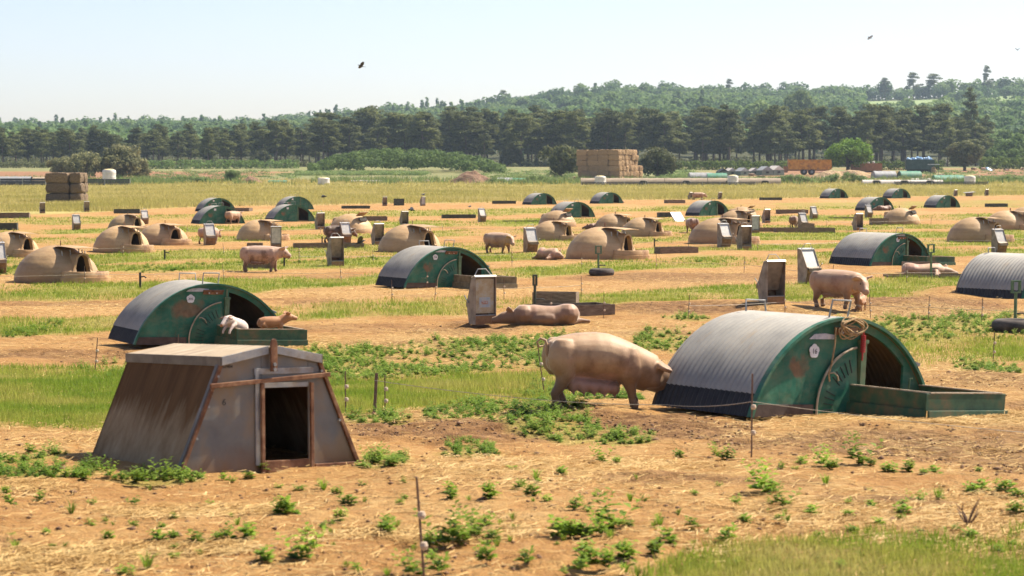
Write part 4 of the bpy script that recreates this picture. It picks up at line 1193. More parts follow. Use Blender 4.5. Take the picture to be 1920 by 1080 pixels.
M['eye'] = simple('pig_eye', [(.3, (.01, .008, .006)), (.7, (.02, .015, .01))], 4, 2, .25)
def remesh(mb, name, vox, smooth=4):
    me = mb.mesh(name + '_rough')
    o = bpy.data.objects.new('tmp', me); C.objects.link(o)
    md = o.modifiers.new('r', 'REMESH'); md.mode = 'VOXEL'; md.voxel_size = vox
    ms = o.modifiers.new('s', 'SMOOTH'); ms.iterations = smooth; ms.factor = .5
    out = bpy.data.meshes.new_from_object(o.evaluated_get(bpy.context.evaluated_depsgraph_get()))
    bpy.data.objects.remove(o); bpy.data.meshes.remove(me)
    out.polygons.foreach_set('use_smooth', np.ones(len(out.polygons), bool)); out.name = name
    return out
def leg(m, x, y, z, fx, front, r0=.105, foot=0.0):
    """tapering leg with knee/hock; x,z at the top, fx = foot shift forward"""
    if front:
        pts = [((x, y, z), r0), ((x + .01, y, z * .62), r0 * .74), ((x + fx * .4 + .015, y, z * .38), r0 * .50), ((x + fx * .8, y, z * .17), r0 * .40), ((x + fx, y, .05), r0 * .46), ((x + fx + .02, y, foot), r0 * .50)]
    else:
        pts = [((x, y, z), r0 * 1.25), ((x + .05, y, z * .70), r0 * .95), ((x - .01 + fx * .3, y, z * .44), r0 * .58), ((x - .055 + fx * .6, y, z * .30), r0 * .46), ((x - .03 + fx, y, .10), r0 * .40), ((x - .02 + fx, y, .05), r0 * .46), ((x + fx, y, foot), r0 * .50)]
    m.loft([(p, r * .85, r) for p, r in pts], 12)
def ear(m, base, tip, wid, th=.024):
    b, t = Vector(base), Vector(tip); d = t - b
    side = d.cross(Vector((0, 0, 1)));  side = side.normalized() if side.length > .01 else Vector((0, 1, 0))
    nrm = side.cross(d).normalized()
    V = []
    for f, w_ in ((0, .55), (.35, 1.0), (.7, .7), (1.0, .12)):
        c_ = b + d * f
        for sy in (-1, 1):
            for sn in (-1, 1):
                V.append(c_ + side * sy * wid * w_ + nrm * sn * th)
    F = []
    for i in range(3):
        a = i * 4; e = a + 4
        F += [(a, a + 1, e + 1, e), (a + 1, a + 3, e + 3, e + 1), (a + 3, a + 2, e + 2, e + 3), (a + 2, a, e, e + 2)]
    F += [(0, 2, 3, 1), (12, 13, 15, 14)]
    m.add(V, F)
def blob(m, c, r):
    n = 12; b = len(m.v)
    for i in range(1, n // 2):
        a = math.pi * i / (n // 2)
        for j in range(n):
            t = 2 * math.pi * j / n
            m.v.append((c[0] + r[0] * math.sin(a) * math.cos(t), c[1] + r[1] * math.sin(a) * math.sin(t), c[2] + r[2] * math.cos(a)))
    k_ = n // 2 - 1
    for i in range(k_ - 1):
        for j in range(n):
            m.f.append((b + i * n + j, b + i * n + (j + 1) % n, b + (i + 1) * n + (j + 1) % n, b + (i + 1) * n + j))
    m.f.append(tuple(b + j for j in range(n))); m.f.append(tuple(b + (k_ - 1) * n + j for j in reversed(range(n))))
def trunk(m, rows):
    """rows: x, top z, bottom z, half width"""
    m.loft([((x, 0, (a + b) / 2), w_, (a - b) / 2) for x, a, b, w_ in rows], 24)
def sow_stand(head=(0, 0), fat=1.0, drop=0.0, turn=0.0):
    """sow facing +x; head shifts its height, turn swings it sideways"""
    m = MB()
    trunk(m, [(.0, .64, .54, .03), (.02, .69, .47, .13), (.08, .74, .40, .20), (.2, .785, .345, .25 * fat), (.4, .80, .30, .275 * fat), (.6, .80, .28, .285 * fat), (.8, .795, .285, .275 * fat), (.98, .785, .31, .245 * fat), (1.1, .775, .36, .21), (1.2, .76, .42, .17)])
    ty = turn
    m.loft([((1.02, 0, .56), .20, .215), ((1.15, .0, .575 + drop * .3), .175, .185), ((1.25, .03 * ty, .585 + drop * .7), .155, .17), ((1.33, .06 * ty, .58 + drop), .14, .155), ((1.39, .09 * ty, .55 + drop * 1.1), .115, .13), ((1.445, .12 * ty, .515 + drop * 1.25), .088, .098), ((1.50, .15 * ty, .488 + drop * 1.4), .074, .078), ((1.545, .175 * ty, .472 + drop * 1.45), .070, .072), ((1.56, .18 * ty, .470 + drop * 1.45), .058, .058)], 18)
    for s in (-1, 1):
        ear(m, (1.25, s * .10 + .05 * ty, .69 + drop), (1.43, s * .25 + .09 * ty, .76 + drop), .115)
        leg(m, 1.0, s * .145, .45, .0 + .05 * s, True, .11)
        leg(m, .17, s * .15, .50, -.02 - .05 * s, False, .12)
    for s in (-1, 1):
        blob(m, (.17, s * .135, .55), (.19, .13, .24)); blob(m, (.98, s * .13, .50), (.17, .13, .25)); blob(m, (1.24, s * .075 + .03 * ty, .50 + drop * .6), (.10, .08, .10))
    # udder: low ridge under the belly
    m.loft([((.20, 0, .35), .10, .05), ((.34, 0, .28), .15, .065), ((.6, 0, .265), .15, .055), ((.85, 0, .29), .10, .05)], 14)
    for i in range(5):
        for s in (-1, 1):
            m.loft([((.32 + .1 * i, s * .085, .25), .018, .018), ((.325 + .1 * i, s * .09, .20), .012, .012)], 6)
    return m
PIGM = {}
PIGM['stand'] = remesh(sow_stand(), 'sow', .017, 6)
PIGM['level'] = remesh(sow_stand(drop=-.10), 'sow', .017, 6)
PIGM['turn'] = remesh(sow_stand(drop=-.07, turn=-1.0, fat=1.1), 'sow', .017, 6)
# the near sow: head lowered behind the ark
m = MB()
trunk(m, [(.0, .60, .46, .04), (.015, .655, .40, .13), (.06, .705, .36, .185), (.15, .752, .35, .22), (.3, .782, .315, .245), (.5, .79, .295, .26), (.62, .775, .28, .265), (.73, .735, .265, .255), (.88, .668, .225, .23), (1.03, .595, .16, .195), (1.15, .535, .12, .165)])
m.loft([((1.0, 0, .39), .185, .215), ((1.14, .01, .33), .16, .19), ((1.26, .02, .27), .14, .165), ((1.36, .03, .20), .11, .13), ((1.45, .04, .135), .08, .09), ((1.53, .04, .085), .066, .070), ((1.56, .04, .07), .06, .06)], 18)
for s in (-1, 1):
    blob(m, (.145, s * .125, .53), (.175, .125, .23)); blob(m, (.87, s * .125, .43), (.155, .125, .23)); blob(m, (1.16, s * .09, .27), (.10, .08, .10))
    ear(m, (1.20, s * .13, .44), (1.31, s * .24, .36), .085)
leg(m, .86, -.13, .37, .05, True, .100, -.04); leg(m, .95, .14, .37, .06, True, .098, -.04)
leg(m, .115, -.13, .50, -.03, False, .108); leg(m, .20, .15, .50, .03, False, .105)
# hanging udder in lobes
m.loft([((.20, 0, .33), .10, .06), ((.28, 0, .265), .15, .085), ((.42, 0, .235), .165, .085), ((.60, 0, .21), .145, .075), ((.78, 0, .20), .10, .06)], 16)
for i in range(5):
    blob(m, (.25 + .115 * i, -.095, .235 - .012 * i), (.068, .07, .075)); blob(m, (.25 + .115 * i, .095, .235 - .012 * i), (.068, .07, .075))
    m.loft([((.25 + .115 * i, -.12, .18 - .012 * i), .02, .02), ((.255 + .115 * i, -.13, .125 - .012 * i), .013, .013)], 6)
PIGM['root'] = remesh(m, 'sow', .014, 9)
# lying on the side, back to the camera, legs away; rump at x=1.25
m = MB()
trunk(m, [(-.02, .26, .05, .10), (.08, .33, .0, .19), (.22, .385, -.02, .26), (.42, .40, -.02, .29), (.65, .375, -.02, .30), (.85, .375, -.02, .30), (1.0, .41, -.02, .30), (1.12, .395, -.01, .27), (1.22, .34, .02, .22), (1.29, .26, .06, .13), (1.31, .20, .10, .05)])
m.loft([((.10, 0, .15), .17, .15), ((-.06, .02, .15), .15, .14), ((-.2, .04, .13), .12, .12), ((-.30, .05, .10), .08, .085), ((-.40, .06, .085), .06, .065), ((-.43, .06, .085), .05, .05)], 16)
ear(m, (-.06, -.06, .25), (-.10, -.16, .37), .075)
blob(m, (1.08, -.06, .21), (.24, .27, .235)); blob(m, (.22, -.05, .20), (.22, .27, .225)); blob(m, (.62, -.16, .13), (.34, .22, .16))
for (x, dx, z) in ((1.12, .25, .09), (1.05, .20, .22)):
    m.loft([((x, .05, z), .14, .12), ((x + dx * .5, .16, z * .7), .08, .08), ((x + dx, .22, z * .5 + .02), .045, .05), ((x + dx + .12, .26, .05), .038, .04), ((x + dx + .18, .27, .045), .042, .044)], 12)
for (x, z) in ((.22, .09), (.28, .2)):
    m.loft([((x, .12, z), .1, .1), ((x + .05, .32, z * .7), .06, .06), ((x + .1, .46, .06), .04, .042), ((x + .12, .55, .045), .042, .042)], 12)
PIGM['lie'] = remesh(m, 'sow', .018, 9)
# piglet
def piglet(look=0.0, up=0.0):
    m = MB()
    trunk(m, [(0, .27, .20, .03), (.03, .30, .15, .075), (.12, .325, .13, .095), (.25, .33, .125, .10), (.38, .325, .14, .09), (.46, .315, .17, .07)])
    m.loft([((.40, 0, .24), .085, .09), ((.49, .02 * look, .275 + up * .5), .078, .082), ((.57, .06 * look, .29 + up), .07, .075), ((.63, .10 * look, .275 + up), .05, .052), ((.70, .14 * look, .26 + up), .034, .034), ((.715, .15 * look, .257 + up), .03, .03)], 14)
    for s in (-1, 1):
        ear(m, (.54, s * .05 + .05 * look, .345 + up), (.56, s * .115 + .05 * look, .375 + up), .038, .010)
        leg(m, .40, s * .06, .20, .0, True, .045); leg(m, .07, s * .06, .21, .0, False, .05)
    return m
PIGM['piglet'] = remesh(piglet(0, .02), 'piglet', .011, 3)
m = MB()          # piglet with its fore legs over the boards
trunk(m, [(0, .25, .16, .03), (.03, .28, .11, .075), (.12, .33, .10, .095), (.24, .37, .15, .10), (.36, .40, .21, .09), (.42, .41, .25, .07)])
m.loft([((.36, 0, .32), .08, .085), ((.45, .0, .36), .078, .08), ((.53, .0, .35), .072, .075), ((.59, .0, .315), .052, .052), ((.65, .0, .28), .036, .036), ((.665, .0, .27), .032, .032)], 14)
for s in (-1, 1):
    ear(m, (.49, s * .06, .41), (.53, s * .14, .38), .04, .011)
    m.loft([((.38, s * .06, .28), .045, .045), ((.46, s * .07, .24), .03, .032), ((.53, s * .07, .17), .022, .022), ((.55, s * .07, .12), .022, .022)], 10)
    leg(m, .07, s * .06, .19, .0, False, .05)
PIGM['piglet_over'] = remesh(m, 'piglet', .011, 3)
def add_eyes(o, pts, r):
    for q in pts:
        e = MB().lathe([(r * math.sin(a), -r * math.cos(a)) for a in [math.pi * i / 6 for i in range(7)]], 10).build('eye', M['eye'], o, smooth=80); e.location = q
def pig(kind, u, v, rot, mt, label, s=1.0, dz=0.0, cat='pig', name='sow', group='pigs', at=None):
    p = at if at is not None else PX(u, v)
    me = PIGM[kind]
    if not len(me.materials):
        me.materials.append(M[mt])
    o = bpy.data.objects.new(name, me); C.objects.link(o)
    o.material_slots[0].link = 'OBJECT'; o.material_slots[0].material = M[mt]
    o.location = (p.x, p.y, p.z + dz); o.rotation_euler = (0, 0, R(rot)); o.scale = (s, s, s)
    return tag(o, label, cat, group)
# near sow, rump at left
p = PX(1062, 768)
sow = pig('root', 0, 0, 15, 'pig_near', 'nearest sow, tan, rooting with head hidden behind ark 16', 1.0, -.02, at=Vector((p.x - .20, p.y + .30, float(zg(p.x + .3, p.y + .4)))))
sow.scale = (1.02, 1.02, 1.02)
tl = MB().tube([(.03, 0, .52), (-.005, 0, .58), (.0, 0, .65), (-.02, .0, .71), (-.07, .01, .73), (-.105, .02, .69), (-.08, .03, .64), (-.03, .03, .65)], [.026, .022, .018, .016, .014, .013, .012, .009], 8).build('tail', M['pig_near'], sow, smooth=70)
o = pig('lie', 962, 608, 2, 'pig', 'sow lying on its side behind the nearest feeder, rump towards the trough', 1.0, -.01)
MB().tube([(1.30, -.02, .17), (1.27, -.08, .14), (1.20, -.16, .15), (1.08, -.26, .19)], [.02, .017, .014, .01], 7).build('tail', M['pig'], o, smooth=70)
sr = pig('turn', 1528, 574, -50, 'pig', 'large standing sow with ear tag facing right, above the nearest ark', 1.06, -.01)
p_ = MB().tube([(.02, 0, .56), (-.03, 0, .62), (-.01, 0, .68), (.04, 0, .69), (.05, 0, .64)], [.02, .018, .015, .013, .009], 7).build('tail', M['pig'], sr, smooth=70)
add_eyes(sr, [(1.40, -.185, .54)], .014)
MB().box(-.022, .022, -.004, .004, -.028, .028).build('ear_tag', M['white'], sr).location = (1.40, -.02, .60)
pig('piglet', 1609, 584, 68, 'pig_ginger', 'small ginger piglet seen from behind, at the large standing sow', 1.0, 0, name='piglet', group='piglets')
pig('lie', 1770, 518, 184, 'pig_tan', 'sow asleep on its side at right with one ear up, behind drinker post', .95, 0)
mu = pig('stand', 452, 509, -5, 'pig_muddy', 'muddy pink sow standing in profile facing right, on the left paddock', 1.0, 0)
MB().tube([(.0, 0, .60), (-.03, 0, .50), (-.02, 0, .40)], [.02, .015, .01], 6).build('tail', M['pig_muddy'], mu, smooth=70)
add_eyes(mu, [(1.40, -.118, .575)], .014)
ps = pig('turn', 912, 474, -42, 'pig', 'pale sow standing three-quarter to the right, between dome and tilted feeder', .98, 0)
pig('lie', 1046, 487, 150, 'pig_tan', 'orange sow sleeping in a hollow left of the large centre dome', .62, 0).scale = (.60, .8, 1.0)
pig('level', 377, 458, 62, 'pig_muddy', 'pig with its head behind the sloping feeder by the left domes', .9, 0)
pig('stand', 426, 420, 62, 'pig', 'pale sow standing in the doorway of a left ark, seen from behind', .95, 0)
pig('level', 608, 455, 20, 'pig_dark', 'dark wet pig beside the sloping feeder, behind the long low trough', .95, -.02)
pig('lie', 1103, 430, 10, 'pig_brown', 'brown pig lying at the left of the hidden dome', .8, 0)
pig('level', 1303, 437, 100, 'pig_brown', 'brown pig seen from behind at the left of the dome with two feeders', .95, 0)
pig('level', 1486, 428, 75, 'pig_brown', 'pig half hidden behind the feeder with bright slope, right of domes', .85, 0)
pig('lie', 1645, 395, 30, 'pig_brown', 'dark brown pig lying against the front of an ark', 1.0, 0)
pig('level', 1298, 375, 4, 'pig', 'far standing sow facing right at the field edge, in front of feeder', 1.0, 0)
pig('level', 1380, 411, 20, 'pig_brown', 'pig standing behind the domes with two feeders, back just visible', .9, 0)
pig('lie', 1160, 380, 8, 'pig_tan', 'small tan pig lying in straw at the foot of the ark below the straw stack', .42, 0)
# piglets in the fender of ark 205
def in_ark(a, x, y, z):
    return Matrix.LocRotScale(a.location, a.rotation_euler, a.scale) @ Vector((x, y, z))
q = in_ark(a205, .47, -.72, .10)
wp = pig('piglet_over', 0, 0, 0, 'pig_white', 'white piglet with brown ears leaning over the fender boards of ark 205', 1.0, 0.02, name='piglet', group='piglets', at=q)
wp.rotation_euler = (0, 0, R(-122))
wp.location = in_ark(a205, .40, -.62, .15)
for sg in (-1, 1):
    m = MB(); ear(m, (.50, sg * .055, .42), (.55, sg * .135, .37), .042, .008); m.build('ear', M['pig_brown'], wp, smooth=60)
m = MB(); blob(m, (.672, 0, .27), (.012, .034, .03)); m.build('snout', M['pig_ginger'], wp, smooth=60)
add_eyes(wp, [(.58, -.05, .345), (.58, .05, .345)], .011)
gp_ = pig('piglet', 0, 0, 22, 'pig_ginger', 'ginger piglet standing in the fender of ark 205, looking right', 1.0, .17, name='piglet', group='piglets', at=in_ark(a205, .50, -.90, .05))
for sg in (-1, 1):
    m = MB(); ear(m, (.53, sg * .05, .36), (.52, sg * .125, .40), .042, .008); m.build('ear', M['pig_ginger'], gp_, smooth=60)
add_eyes(gp_, [(.62, -.045, .315)], .010)
# far herd near the dark bush
for (u, y, rt, kd, lb) in [(1818, 545, 5, 'level', 'far pale pig standing left of the blue heap'), (1836, 545, 10, 'level', 'second far pale pig standing beside the blue heap'), (1853, 548, 0, 'lie', 'far pale pig lying right of the blue heap'), (1880, 548, 0, 'lie', 'far pale pig lying alone between blue heap and right edge'),
                          (1914, 545, 80, 'level', 'far brown pig at the right edge seen end-on'), (1833, 425, 75, 'level', 'brown pig seen from behind beside the right white tank'), (1402, 452, 5, 'level', 'far brown pig standing below the green tents'), (1421, 452, 0, 'lie', 'far brown pig lying behind the pig below the tents'),
                          (1757, 470, 0, 'lie', 'far pale pig lying between the two tunnel groups'), (1540, 420, 60, 'level', 'brown pig half hidden by the weedy mound'), (1078, 415, 100, 'level', 'red-brown pig at the left foot of the big straw stack')]:
    pig(kd, 0, 0, rt, 'pig' if 'pale' in lb else 'pig_brown', lb, 1.0, 0, at=PY_(u, y))

# ------------------------------------------------------------------ birds
M['crow'] = simple('crow_feather', [(.3, (.012, .012, .014)), (.7, (.035, .034, .036))], 12, 3, .55)
M['gull'] = simple('gull_feather', [(.3, (.10, .10, .11)), (.7, (.22, .22, .23))], 8, 3, .7)
def bird(loc, rot, label, fly=True, s=1.0, wing=(25, 10), pitch=0):
    r = empty('crow', loc, R(rot)); r.rotation_euler = (0, R(pitch), R(rot)); r.scale = (s, s, s); tag(r, label, 'bird', 'crows')
    m = MB().loft([((-.20, 0, .0), .015, .01), ((-.13, 0, .0), .035, .03), ((-.02, 0, .0), .055, .055), ((.08, 0, .015), .05, .05), ((.13, 0, .03), .035, .036), ((.17, 0, .04), .034, .034), ((.205, 0, .035), .018, .016), ((.25, 0, .025), .004, .005)], 12)
    m.build('body', M['crow'], r, smooth=70)
    MB().add([(-.16, -.02, .005), (-.16, .02, .005), (-.33, .07, 0), (-.33, -.07, 0), (-.16, -.02, -.006), (-.16, .02, -.006), (-.33, .07, -.004), (-.33, -.07, -.004)], [(0, 1, 2, 3), (7, 6, 5, 4), (0, 4, 5, 1), (1, 5, 6, 2), (2, 6, 7, 3), (3, 7, 4, 0)]).build('tail', M['crow'], r)
    for i, sg in enumerate((-1, 1)):
        if fly:
            P_ = [(.09, .03), (.12, .22), (.05, .44), (-.04, .46), (-.05, .40), (-.10, .38), (-.10, .30), (-.12, .22), (-.11, .04)]
            m = MB().prism([(x, y * sg) for x, y in P_], 'z', -.006, .006)
            o = m.build('wing', M['crow'], r); o.location = (0, 0, .02); o.rotation_euler = (R(wing[i]) * sg, 0, 0)
        else:
            m = MB().loft([((.08, sg * .05, .01), .012, .04), ((-.05, sg * .058, .0), .014, .045), ((-.22, sg * .03, -.01), .008, .02)], 8)
            m.build('wing', M['crow'], r, smooth=70)
            MB().tube([(0, sg * .025, -.04), (.01, sg * .025, -.15)], .006, 5).build('leg', M['crow'], r)
    return r
def sky_pt(u, v, y):
    dy = F_PX * CP + (540 - v) * SP; dz = -F_PX * SP + (540 - v) * CP
    return Vector(((u - 960) * y / dy, y, CAM_Z + dz * y / dy))
bird(sky_pt(677, 124, 140), 200, 'crow flying high against the sky left of centre', wing=(-18, 34), pitch=-10, s=1.0)
bird(sky_pt(1631, 71, 170), 150, 'small crow flying high against the sky on the right', wing=(30, -25), s=.9, pitch=-20)
bird(sky_pt(1908, 94, 190), 100, 'tiny bird in the sky at the right edge', wing=(40, 35), s=.7)
bird(sky_pt(607, 369, 160), 10, 'crow flying low over the dry field above the closed ark', wing=(8, 12), s=1.15)
bird(sky_pt(772, 394, 128), 185, 'crow gliding just above a feeder left of the lone trough', wing=(20, 5), s=1.0)
bird(sky_pt(675, 455, 84), 20, 'crow landing beside the dark wet pig', wing=(35, -10), s=1.0, pitch=-15)
p = PX(794, 386); bird(p + Vector((.0, .1, 1.02)), 60, 'crow perched on top of a far feeder', False, 1.25)
p = PX(881, 390); bird(p + Vector((0, 0, .14)), 70, 'crow standing on bare soil at the field edge', False, 1.2)

# ------------------------------------------------------------------ electric fence: stakes and wires
M['wire'] = simple('poly_wire', [(.3, (.24, .20, .14)), (.7, (.38, .33, .24))], 20, 2, .6)
M['stake'] = simple('rusty_stake', [(.3, (.10, .055, .035)), (.7, (.22, .13, .085))], 20, 4, .8)
M['insul'] = simple('insulator_beige', [(.3, (.40, .30, .20)), (.7, (.56, .44, .32))], 20, 3, .7)
STAKE = MB().tube([(0, 0, -.1), (0, 0, .62)], .0075, 6).mesh('stake_rod'); KNOB = MB().lathe([(0, -.022), (.018, -.02), (.024, 0), (.018, .02), (0, .022)], 10).mesh('insulator')
def stake(u, v, h=.62, lean=0, label=None, grp='thin fence stakes', thick=1.0):
    p = PX(u, v)
    r = empty('fence_stake', p); r.rotation_euler = (R(random.Random(u + 5).uniform(-3, 3)), R(lean), 0)
    tag(r, label, 'stake', grp)
    o = part('rod', STAKE, M['stake'], r); o.scale = (thick, thick, h / .62)
    for z_ in (.34, .15):
        if thick < 2:
            k_ = part('insulator', KNOB, M['insul'], r); k_.location = (.012, -.008, z_ * h / .62 + .04)
    return p + Vector((0, 0, .30 * h / .62 + .03))
def wire(pts, label, rad=.004):
    w_ = []
    for a, b in zip(pts[:-1], pts[1:]):
        n = 10
        for i in range(n):
            t = i / n; q = a.lerp(b, t); q.z -= .05 * 4 * t * (1 - t) * min(1, (b - a).length / 6)
            w_.append(q)
    w_.append(pts[-1])
    o = MB().tube(w_, rad, 4).build('fence_wire', M['wire'])
    tag(o, label, 'wire', 'electric fence wires')
stake(795, 1082, .56, -4, 'bent fence stake with two insulators at the bottom of the photo')
s_a = stake(702, 776, .44, 3, 'thick rusty stake that holds the near fence wire, right of metal hut', thick=2.6)
stake(722, 776, .42, 0, 'thin stake with insulator next to the thick rusty stake')
stake(648, 775, .46, 0, 'thin stake with two insulators between metal hut and thick stake')
s_b = stake(1409, 858, .72, 0, 'tall thin stake at the corner of ark 16')
stake(1021, 740, .62, -8, 'leaning stake with insulators behind the tail of the near sow')
stake(1862, 678, .46, 2, 'rusty stake in the grass right of ark 16')
e_r = PX(2010, 862) + Vector((0, 0, .2))
wire([s_a + Vector((0, 0, .12)), PX(1060, 790) + Vector((0, 0, .2)), PX(1250, 800) + Vector((0, 0, .22)), s_b + Vector((0, 0, .10))], 'near fence wire running past the sow to the corner of ark 16', .0035)
wire([s_b + Vector((0, 0, .10)), e_r], 'near fence wire running from ark 16 to the right edge', .0025)
rows = [
    ([(178, 698), (330, 690)], None), 
    ([(-40, 537), (158, 533), (420, 528), (640, 530), (800, 541)], 'fence wire along the front of the nearest left dome'),
    ([(1030, 597), (1132, 596)], None),
    ([(735, 565), (815, 563), (880, 566), (945, 562), (1000, 560), (1090, 556)], 'fence wire in front of ark 24'),
    ([(1290, 598), (1472, 590), (1632, 597), (1740, 601), (1840, 606), (1990, 612)], 'fence wire behind ark 16 past the ginger piglet'),
    ([(960, 500), (1090, 504), (1230, 506), (1395, 512), (1560, 530), (1700, 530), (1990, 520)], 'fence wire in front of the large centre dome'),
    ([(560, 495), (700, 495), (960, 490)], 'fence wire behind ark 24'),
    ([(-20, 480), (230, 478), (420, 480), (560, 482)], 'fence wire in front of the second left dome'),
    ([(1170, 465), (1290, 468), (1420, 470), (1640, 462), (1920, 460)], 'fence wire across the dome cluster'),
    ([(350, 440), (600, 440), (830, 436), (1150, 440)], 'fence wire between the two middle rows of huts'),
    ([(1300, 425), (1550, 425), (1745, 420), (1950, 418)], 'fence wire behind the right row of huts')]
ORD = ('first', 'second', 'third', 'fourth', 'fifth', 'sixth', 'seventh')
WHERE = ('left behind the metal hut', 'in front of the nearest left dome', 'beside the long trough pen', 'in front of ark 24', 'behind ark 16 past the ginger piglet', 'in front of the large centre dome', 'behind ark 24', 'in front of the second left dome', 'across the dome cluster', 'between the two middle hut rows', 'behind the right row of huts')
for i, (pts, lb) in enumerate(rows):
    tops = [stake(u, v, .5 if i < 6 else .46, random.Random(u).uniform(-5, 5), 'thin rusty fence stake, %s from left, %s' % (ORD[j], WHERE[i]), 'thin stakes along the paddock wires') for j, (u, v) in enumerate(pts)]
    if lb:
        wire(tops, lb, .004 if i < 6 else .005)

# ------------------------------------------------------------------ vegetation
def foliage(name, stops, scale=.6, rand=.18, trans=.4, rough=.75, isl=.25):
    k = N(name)
    g = k.n('ShaderNodeNewGeometry')
    tc = k.n('ShaderNodeTexCoord')
    c = k.ramp(k.noise(tc.outputs['Object'], scale, 4, .6), stops)
    f = k.math('MULTIPLY_ADD', k.rnd(), 2 * rand); f.node.inputs[2].default_value = 1 - rand
    h = k.n('ShaderNodeHueSaturation'); k.l(c, h.inputs['Color']); k.l(f, h.inputs['Value'])
    ff = k.math('MULTIPLY_ADD', g.outputs['Random Per Island'], 2 * isl); ff.node.inputs[2].default_value = 1 - isl
    h2 = k.n('ShaderNodeHueSaturation'); k.l(h.outputs[0], h2.inputs['Color']); k.l(ff, h2.inputs['Value'])
    m_ = k.fin(h2.outputs[0], rough, 0, .2)
    if trans:
        tr = k.n('ShaderNodeBsdfTranslucent'); k.l(h2.outputs[0], tr.inputs['Color'])
        mx = k.n('ShaderNodeMixShader'); mx.inputs[0].default_value = trans
        k.l(k.b.outputs[0], mx.inputs[1]); k.l(tr.outputs[0], mx.inputs[2]); k.l(mx.outputs[0], k.out.inputs['Surface'])
    return m_
M['pine'] = foliage('pine_needles', [(.28, (.046, .062, .020)), (.45, (.095, .112, .033)), (.6, (.155, .165, .048)), (.75, (.22, .215, .068))], .45, rand=.28)
M['bark'] = simple('pine_bark', [(.3, (.06, .040, .030)), (.5, (.12, .08, .058)), (.75, (.21, .145, .105))], 3, 5, .9, rand=.3)
M['leaf_dark'] = foliage('dark_leaves', [(.3, (0.066, 0.078, 0.031)), (.5, (0.112, 0.126, 0.047)), (.72, (0.221, 0.197, 0.078))], .5)
M['leaf_grey'] = foliage('grey_green_leaves', [(.3, (0.115, 0.126, 0.058)), (.5, (0.197, 0.200, 0.090)), (.72, (0.347, 0.315, 0.153))], .5)
M['leaf_mid'] = foliage('mid_leaves', [(.3, (0.082, 0.131, 0.035)), (.5, (0.128, 0.197, 0.051)), (.7, (0.221, 0.294, 0.082))], .4)
M['leaf_bright'] = foliage('bright_leaves', [(.3, (0.090, 0.174, 0.014)), (.5, (0.150, 0.258, 0.024)), (.7, (0.240, 0.336, 0.036))], .6, trans=.35)
M['leaf_hedge'] = foliage('hedge_leaves', [(.3, (.075, .115, .022)), (.5, (.13, .185, .034)), (.7, (.22, .27, .055))], .8, trans=.35)
M['leaf_pale'] = foliage('pale_leaves', [(.3, (0.120, 0.180, 0.054)), (.5, (0.180, 0.246, 0.078)), (.7, (0.264, 0.324, 0.108))], .4)
M['wood'] = foliage('far_wood', [(.30, (.050, .095, .040)), (.42, (.090, .155, .050)), (.56, (.145, .215, .062)), (.70, (.215, .28, .085))], .024, trans=.42, isl=.07)
M['weed'] = foliage('weed_leaves', [(.3, (.13, .215, .022)), (.5, (.21, .31, .034)), (.7, (.31, .40, .060))], 3, rand=.28, trans=.45, rough=.5)
M['weed_dk'] = foliage('weed_leaves_dark', [(.3, (.09, .165, .022)), (.5, (.155, .245, .034)), (.7, (.26, .33, .065))], 1.2, rand=.2, trans=.42, rough=.55)
M['grass'] = foliage('grass_blades', [(.30, (.16, .265, .026)), (.46, (.26, .335, .042)), (.57, (.39, .385, .08)), (.70, (.53, .45, .16))], .45, rand=.1, trans=.45)
M['dry'] = foliage('dry_grass', [(.3, (.27, .26, .07)), (.45, (.38, .33, .10)), (.6, (.46, .385, .145)), (.75, (.52, .44, .21))], .07, rand=.1, trans=.35)
M['straw'] = foliage('straw_bits', [(.3, (.34, .205, .07)), (.5, (.49, .325, .125)), (.7, (.62, .455, .21))], 2, rand=.1, trans=.15)
M['clod'] = simple('soil_clods', [(.3, (.085, .042, .020)), (.5, (.165, .088, .044)), (.75, (.26, .155, .085))], 2, 5, .95)

def clouds(rng, clumps, per, size, aspect=.6, up=.35, shell=.55):
    """leaf quads spread through ellipsoid clumps; returns V, F"""
    cl = np.asarray(clumps, float)
    per = np.broadcast_to(np.asarray(per), (len(cl),)) if np.ndim(per) == 0 else np.asarray(per)
    idx = np.repeat(np.arange(len(cl)), per); n = len(idx)
    d = rng.normal(size=(n, 3)); d /= np.linalg.norm(d, axis=1, keepdims=True)
    rr = shell + (1 - shell) * rng.rand(n, 1) ** .6
    c = cl[idx, :3] + d * cl[idx, 3:6] * rr
    nr = d * .8 + rng.normal(size=(n, 3)) * .55 + np.array([0, 0, up]); nr /= np.linalg.norm(nr, axis=1, keepdims=True)
    t = np.cross(nr, rng.normal(size=(n, 3))); t /= np.linalg.norm(t, axis=1, keepdims=True)
    b = np.cross(nr, t)
    s = size * (.6 + .8 * rng.rand(n, 1))
    V = np.stack([c - t * s, c + b * s * aspect, c + t * s, c - b * s * aspect], 1).reshape(-1, 3)
    F = np.arange(n * 4).reshape(-1, 4)
    return V, F
def np_me(name, V, F, mt):
    o = np_mesh(name, V, F, mt); me = o.data
    bpy.data.objects.remove(o)
    return me
def limb_mesh(name, segs, mt):
    m = MB()
    for pts, rad in segs:
        m.tube(pts, rad, 6)
    me = m.mesh(name); me.materials.append(mt)
    me.polygons.foreach_set('use_smooth', np.ones(len(me.polygons), bool))
    return me
